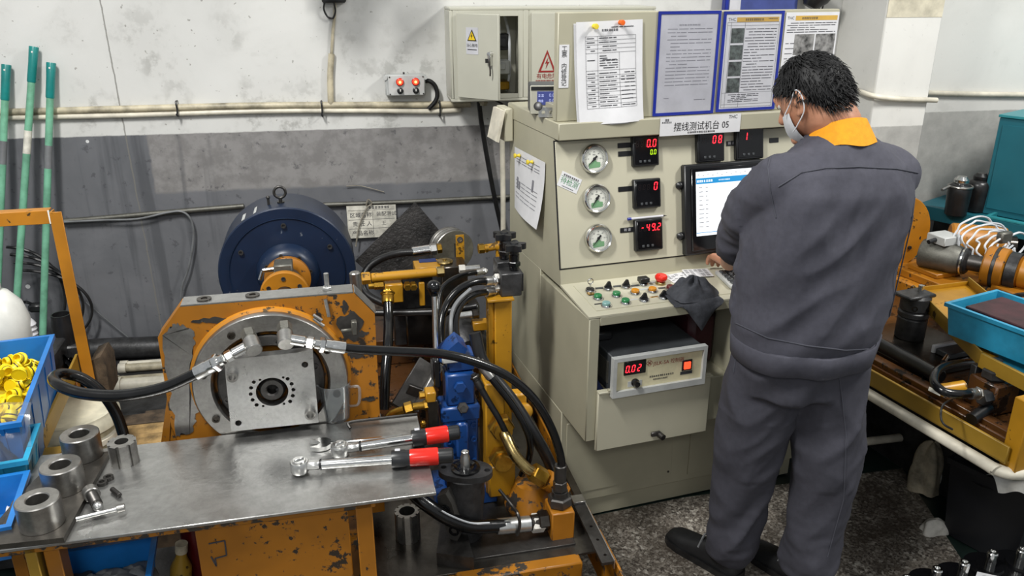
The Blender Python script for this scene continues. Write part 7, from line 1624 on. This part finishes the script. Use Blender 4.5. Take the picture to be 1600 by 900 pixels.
# --- body (one continuous skin surface: head, neck, trunk, arms, hands, legs)
HC = Vector((.524, -.412, 1.508)); yaw, pit = math.radians(20), math.radians(27)
Rz = Matrix.Rotation(yaw, 3, 'Z'); Rx = Matrix.Rotation(-pit, 3, 'X'); HM = Rz @ Rx
def hp(x, y, z): return HC+HM @ Vector((x*.96, y*.96, z*.96))
b = B()
hv = []; n1, n2 = 32, 24; hf = []
def headf(th, ph):   # th: azimuth from +y(face), ph: polar from top
    z = math.cos(ph); s = math.sin(ph); x = math.sin(th)*s; y = math.cos(th)*s
    X = x*.074; Y = y*(.095 if y < 0 else .092); Z = z*.112
    if z < 0: X *= 1-.30*(-z)**1.4*(.4+.6*max(0, y)); Y *= 1-.22*(-z)**1.6 if y < 0 else 1-.06*(-z)
    if y < 0 and z < -.2: Y *= 1-.25*(-z-.2)
    return X, Y-.004, Z
for j in range(n2+1):
    for i in range(n1): hv.append(hp(*headf(2*PI*i/n1, PI*j/n2)))
for j in range(n2):
    for i in range(n1): k = (i+1) % n1; hf.append((j*n1+i, j*n1+k, (j+1)*n1+k, (j+1)*n1+i))
b.add(hv, [f for f in hf])
cap_(b, hp(0, .090, .012), hp(0, .108, -.022), .009, .013, 12); b.sphere(hp(0, .080, -.085), .018, 12)      # nose, chin
for s in (-1, 1): b.sphere(hp(s*.03, .082, .018), .012, 10); b.sphere(hp(s*.028, .086, .036), .013, 10)   # brows / sockets
for s in (-1, 1):
    for k in range(7):
        a = -1.2+k*.45; b.sphere(hp(s*.079, -.006-.014*math.cos(a)*1.0, -.004+.028*math.sin(a)), .0085, 10)
    b.sphere(hp(s*.076, -.004, -.002), .013, 10); b.sphere(hp(s*.077, .002, -.032), .008, 10)
chain(b, [(hp(0, -.025, -.05), .058), (Vector((.568, -.465, 1.455)), .060), (Vector((.575, -.485, 1.38)), .075)])
loft(b, [(.545, -.475, .80, .15, .10), (.55, -.475, 1.0, .15, .10), (.565, -.48, 1.2, .165, .105), (.572, -.482, 1.34, .11, .07)], 24)
Lel, Lwr = Vector((.448, -.268, 1.085)), Vector((.525, -.105, .958)); Rel, Rwr = Vector((.80, -.28, 1.09)), Vector((.73, -.11, .955))
chain(b, [(Vector((.42, -.475, 1.30)), .05), (Lel, .045)]); chain(b, [(Lel, .045), (Lel.lerp(Lwr, .35), .046), (Lwr, .029)])
chain(b, [(Vector((.74, -.475, 1.30)), .05), (Rel, .045)]); chain(b, [(Rel, .045), (Rel.lerp(Rwr, .35), .046), (Rwr, .029)])
chain(b, [(Vector((.465, -.46, .84)), .085), (Vector((.445, -.42, .48)), .06), (Vector((.435, -.40, .12)), .042)])
chain(b, [(Vector((.625, -.50, .84)), .085), (Vector((.64, -.53, .48)), .06), (Vector((.62, -.55, .12)), .042)])
def hand(b, wr, d, side, tip_drop):
    """wr wrist, d forward direction, side +1 thumb on +x"""
    d = Vector(d).normalized(); up = Vector((0, 0, 1)); x = d.cross(up).normalized()*side; up = x.cross(d)*side
    def P(a, l, h): return wr+x*a+d*l+up*h
    for i, (a, L, sp) in enumerate(((.027, .070, .12), (.009, .078, .03), (-.010, .072, -.05), (-.028, .056, -.14))):
        k0 = P(a*.55, .012, 0); k1 = P(a, .074-abs(a)*.15, .004); chain(b, [(k0, .0145), (k1, .0125)], 12)
        k2 = k1+(d+x*sp+up*(-.25))*L*.48; k3 = k2+(d*.6+x*sp*.5-up*.85)*L*.32; k4 = k3+(d*.1-up*.9)*L*.2
        chain(b, [(k1, .0098), (k2, .0090), (k3, .0082), (k4, .0072)], 10)
    t0, t1, t2, t3 = P(.016, .016, -.004), P(.038, .040, -.010), P(.050, .066, -.018), P(.046, .086, -.026)
    chain(b, [(t0, .0145), (t1, .0118), (t2, .0100), (t3, .0082)], 10)
    cap_(b, wr, P(0, .035, 0), .025, .024, 14)
hand(b, Lwr, (.22, 1, -.12), 1, 0); hand(b, Rwr, (-.1, 1, -.12), -1, 0)
bq = remesh(b, .0048, 4)
body = man.p('body', bq, 'skin', angle=180)
for s in (-1, 1):
    e = man.p('eye', B().sphere(hp(s*.030, .080, .016), .0105, 14), 'eye_white', body); man.p('iris', B().sphere(hp(s*.030, .0885, .014), .0048, 10), 'ink_black', body)
man.p('mouth', B().tube([hp(-.022, .082, -.055), hp(0, .092, -.053), hp(.022, .082, -.055)], .004, 8, 5), 'lip', body)
# --- face mask with ear loops
def mk(i, j):
    th = -1.15+2.3*i; ph = PI*(.55+.42*j); X, Y, Z = headf(th, ph); k = 1.08+.06*math.sin(PI*j); 
    bulge = .018*math.exp(-(th/.45)**2)*math.sin(PI*min(1, j*1.2)); return hp(X*k, Y*k+bulge+.02*j, Z*1.06)
mq = man.p('face_mask', B().grid(mk, 20, 12), 'mask_white', angle=180)
for s in (-1, 1): man.p('ear_loop', B().tube([hp(s*.072, .05, -.02), hp(s*.081, .015, .005), hp(s*.085, -.012, .030), hp(s*.086, -.026, .008), hp(s*.083, -.018, -.03), hp(s*.073, .02, -.058), hp(s*.062, .045, -.07)], .0016, 6, 6), 'mask_white', mq)
# --- hair
rd = random.Random(11)
def hair_edge(th):  # lowest polar angle of hair by azimuth (0 = face, PI = nape)
    a = abs(((th+PI) % (2*PI))-PI); 
    return PI*(.30+.08*min(1, a/.9)) if a < .9 else (PI*(.38+.08*min(1, (a-.9)/.5)) if a < 1.45 else PI*(.46+.20*min(1, (a-1.45)/1.0)))
def hairf(i, j):
    th = 2*PI*i; ph = hair_edge(th)*j; X, Y, Z = headf(th, ph); nz = noise.noise(Vector((X*38, Y*38, Z*26)))
    k = 1.07+.04*nz+.03*math.sin(j*PI); 
    if j > .93: k = 1.01
    return hp(X*k, Y*k, Z*(1.07+.05*nz)+.004)
hb = B().grid(hairf, 72, 30)
hr = man.p('hair', hb, 'hair', angle=180)
st = B()
for _ in range(2600):
    th = rd.uniform(0, 2*PI); j = rd.random()**.6; ph = hair_edge(th)*min(.99, j)*1.0; X, Y, Z = headf(th, ph); p = hp(X*1.05, Y*1.05, Z*1.06+.003); o = (p-HC).normalized()
    down = HM @ Vector((math.sin(th)*.35, math.cos(th)*.35, -.65)); sw = Vector((rd.uniform(-1, 1), rd.uniform(-1, 1), rd.uniform(-.4, .8)))*.55
    if j < .5: tg = HM @ Vector((math.sin(th)+.5, math.cos(th)-.3, 0)); tg = (tg-o*tg.dot(o)).normalized(); dr = (o*.22+tg+sw*.45).normalized()
    else: dr = (o*.28+down+sw*.55).normalized()
    L = rd.uniform(.010, .024) if j > .5 else rd.uniform(.012, .026); m_ = p+dr*L*.5+o*.004; e = p+dr*L+down*L*.25
    st.tube([p-o*.008, m_, e], lambda t_: .0023*(1-t_*.85), 4, 2, caps=False)
hs_ = man.p('strands', st, 'hair', hr, recalc=False, angle=180); hs_['kind'] = 'stuff'
# --- jacket
b = B()
loft(b, [(.545, -.478, .806, .200, .146), (.545, -.478, .85, .207, .152), (.545, -.478, .88, .210, .156), (.545, -.48, .95, .205, .150), (.550, -.482, 1.08, .205, .146), (.560, -.486, 1.20, .212, .146), (.568, -.49, 1.29, .21, .138), (.573, -.49, 1.350, .185, .115), (.575, -.485, 1.405, .11, .088), (.575, -.478, 1.435, .075, .072)], 40, 2.5)
chain(b, [(Vector((.60, -.487, 1.372)), .06), (Vector((.735, -.482, 1.318)), .074)], 24); chain(b, [(Vector((.55, -.487, 1.372)), .06), (Vector((.415, -.482, 1.318)), .074)], 24)
chain(b, [(Vector((.405, -.478, 1.308)), .080), (Vector((.412, -.40, 1.225)), .077), (Lel+Vector((-.004, .0, .004)), .066), (Lel.lerp(Lwr, .08), .060)], 24)
chain(b, [(Vector((.752, -.478, 1.308)), .080), (Vector((.785, -.39, 1.22)), .078), (Rel, .072), (Rel.lerp(Rwr, .55), .055)], 24)
def jd(p, n):
    k = .013*ridge(fold(p, 6, 6, 2.0, 3))*max(0, min(1, (1.36-p.z)/.1))+.0045*ridge(fold(p, 17, 17, 6, 9))
    q = Vector((p.x*.6+p.z*.8, p.y, p.z*.6-p.x*.8)); k += .011*ridge(fold(q, 3.0, 5, 11, 21))*max(0, min(1, (1.30-p.z)/.12))
    if p.x < .45 and p.y > -.42: k += .006*ridge(fold(p, 9, 9, 26, 33))
    return (k-.006)*max(.0, min(1, (p.z-.86)/.07))
jq = remesh(b, .0085, 5, jd)
jk = man.p('jacket', jq, 'uniform', angle=180)
hmb = B()
for ra in (1.0, .965): loft(hmb, [(.545, -.478, .794, .204*ra, .150*ra), (.545, -.478, .797, .209*ra, .155*ra), (.545, -.478, .83, .2125*ra, .1585*ra), (.545, -.479, .858, .2145*ra, .1605*ra), (.545, -.479, .861, .2105*ra, .1565*ra)], 60, 2.5)
hmb.f = [f for f in hmb.f if len(f) == 4]; hmb.mi = [0]*len(hmb.f)
man.p('hem_band', B(lambda p: (p[0]+.004*math.sin(p[0]*60), p[1]+.005*math.sin(p[0]*45+1), p[2]+.006*math.sin(p[0]*20))).add(hmb.v, hmb.f), 'uniform', jk, angle=180)
man.p('sleeve_cuff', B().lathe([(.050, 0), (.062, -.002), (.067, .010), (.068, .036), (.065, .048), (.052, .052)], Lel.lerp(Lwr, .02), Lel.lerp(Lwr, .9)-Lel, 28), 'uniform', jk)
# collar
def coll(i, j):
    th = 2*PI*i; back = .5-.5*math.sin(th)   # 1 at back (-v)
    a = .066+.030*j; d = .066+.026*j; z = 1.405+.062*(1-j)*(.55+.45*back)-.012*j*(1-back)+.004*math.sin(5*th)*j-.03*(1-back)
    return (.572+a*math.cos(th), -.468+d*math.sin(th)-.01*j*back, z+.010)
b = B().grid(coll, 48, 8); b.grid(lambda i, j: (lambda q: (.572+(q[0]-.572)*.92, -.468+(q[1]+.468)*.92, q[2]))(coll(i, j)), 48, 8)
man.p('collar', b, 'collar_yellow', jk, angle=180)
jb = BVHTree.FromPolygons([Vector(p) for p in jq.v], jq.f)
def on_mesh(bv, px, py, lift=.0015):
    o = Vector(C.l((0, 0, HCAM))); r = ray(px, py); w0 = Vector(C.l((r[0], r[1], HCAM+r[2]))); d = (w0-o).normalized()
    h = bv.ray_cast(o, d); return h[0]+h[1]*lift if h[0] else None
def seam(bv, pts, r, parent, nm='seam', mat_='seam_thread', k=10):
    P = []
    for (x0, y0), (x1, y1) in zip(pts, pts[1:]):
        for i in range(k):
            q = on_mesh(bv, x0+(x1-x0)*i/k, y0+(y1-y0)*i/k, .0008)
            if q is not None: P.append(q)
    if len(P) > 2: man.p(nm, B().tube(P, r, 6, 2), mat_, parent)
seam(jb, [(1216, 292), (1252, 270), (1290, 263), (1340, 261), (1400, 264), (1438, 271)], .0022, jk, 'yoke_seam')
seam(jb, [(1206, 238), (1200, 262), (1204, 300), (1214, 345)], .002, jk, 'armhole_seam')
seam(jb, [(1150, 505), (1200, 528), (1260, 540), (1320, 547), (1362, 545)], .002, jk, 'hem_seam')
seam(jb, [(1430, 300), (1420, 380), (1400, 450), (1378, 540)], .0018, jk, 'side_seam')
# --- trousers
b = B()
loft(b, [(.545, -.478, .70, .19, .125), (.545, -.478, .80, .19, .135), (.545, -.478, .90, .185, .13)], 36, 2.3)
chain(b, [(Vector((.462, -.465, .82)), .112), (Vector((.450, -.435, .62)), .104), (Vector((.445, -.42, .45)), .092), (Vector((.437, -.405, .22)), .082), (Vector((.436, -.400, .12)), .080)], 24)
chain(b, [(Vector((.628, -.495, .82)), .112), (Vector((.636, -.515, .62)), .106), (Vector((.640, -.53, .45)), .096), (Vector((.628, -.54, .22)), .084), (Vector((.622, -.548, .115)), .082)], 24)
def td(p, n):
    k = .010*ridge(fold(p, 6, 6, 3.2, 5)); q = Vector((p.x*.5+p.z*.85, p.y, p.z*.5-p.x*.85)); k += .009*ridge(fold(q, 4, 7, 14, 12))
    if p.z < .30: k += .009*ridge(fold(p, 7, 7, 24, 3))*(1-p.z/.34)
    if .4 < p.z < .62: k += .004*ridge(fold(q, 8, 8, 22, 31))
    return k-.006
tq = remesh(b, .0085, 4, td)
tr = man.p('trousers', tq, 'uniform_trousers', angle=180)
tb = BVHTree.FromPolygons([Vector(p) for p in tq.v], tq.f)
seam(tb, [(1148, 540), (1150, 560), (1146, 585)], .002, tr, 'pocket_seam'); seam(tb, [(1310, 580), (1322, 680), (1318, 780), (1290, 880)], .0016, tr, 'side_seam')
# --- shoes
def shoe(heel, toe, nm_):
    heel = Vector(heel); toe = Vector(toe); d = (toe-heel).normalized(); L = (toe-heel).length; x = Vector((d.y, -d.x, 0))
    secs = [(0, .022, .055, 1.0), (.03, .034, .085, 1), (.2, .038, .10, 1), (.38, .040, .098, 1), (.55, .043, .075, 1), (.75, .047, .060, 1), (.9, .042, .052, 1), (.98, .028, .040, 1), (1.0, .012, .028, 1)]
    vs_ = []; fs = []; n = 20
    for f, w, h, _ in secs:
        for i in range(n):
            a = 2*PI*i/n; c_, s_ = math.cos(a), math.sin(a); y = max(s_, 0)*(h-.022); q = heel+d*(f*L)+x*(w*math.copysign(abs(c_)**.8, c_)); vs_.append((q.x, q.y, .020+y if s_ > 0 else .020+.004*s_))
    m = len(secs)
    for r in range(m-1):
        for i in range(n): fs.append((r*n+i, r*n+(i+1) % n, r*n+n+(i+1) % n, r*n+n+i))
    fs += [tuple(range(n))[::-1], tuple(range((m-1)*n, m*n))]
    s = man.p('shoe', B().add(vs_, fs), 'shoe_black', angle=60); o = []
    for f, w, h, _ in secs: q = heel+d*(f*L*1.02-.004)+x*(w+.005); o.append((q.x, q.y))
    for f, w, h, _ in secs[::-1]: q = heel+d*(f*L*1.02-.004)-x*(w+.005); o.append((q.x, q.y))
    man.p('sole', B().prism(o, 'z', 0.0005, .022), 'black_rubber', s)
    top = heel+d*L*.5; man.p('lace_strap', B().tube([Vector((top.x, top.y, .088))+x*.034-Vector((0, 0, .03)), Vector((top.x, top.y, .094)), Vector((top.x, top.y, .088))-x*.034-Vector((0, 0, .03))], .004, 6, 5), 'cable_grey', s)
shoe((.442, -.452, 0), (.338, -.190, 0), 'l'); shoe((.640, -.600, 0), (.560, -.330, 0), 'r')
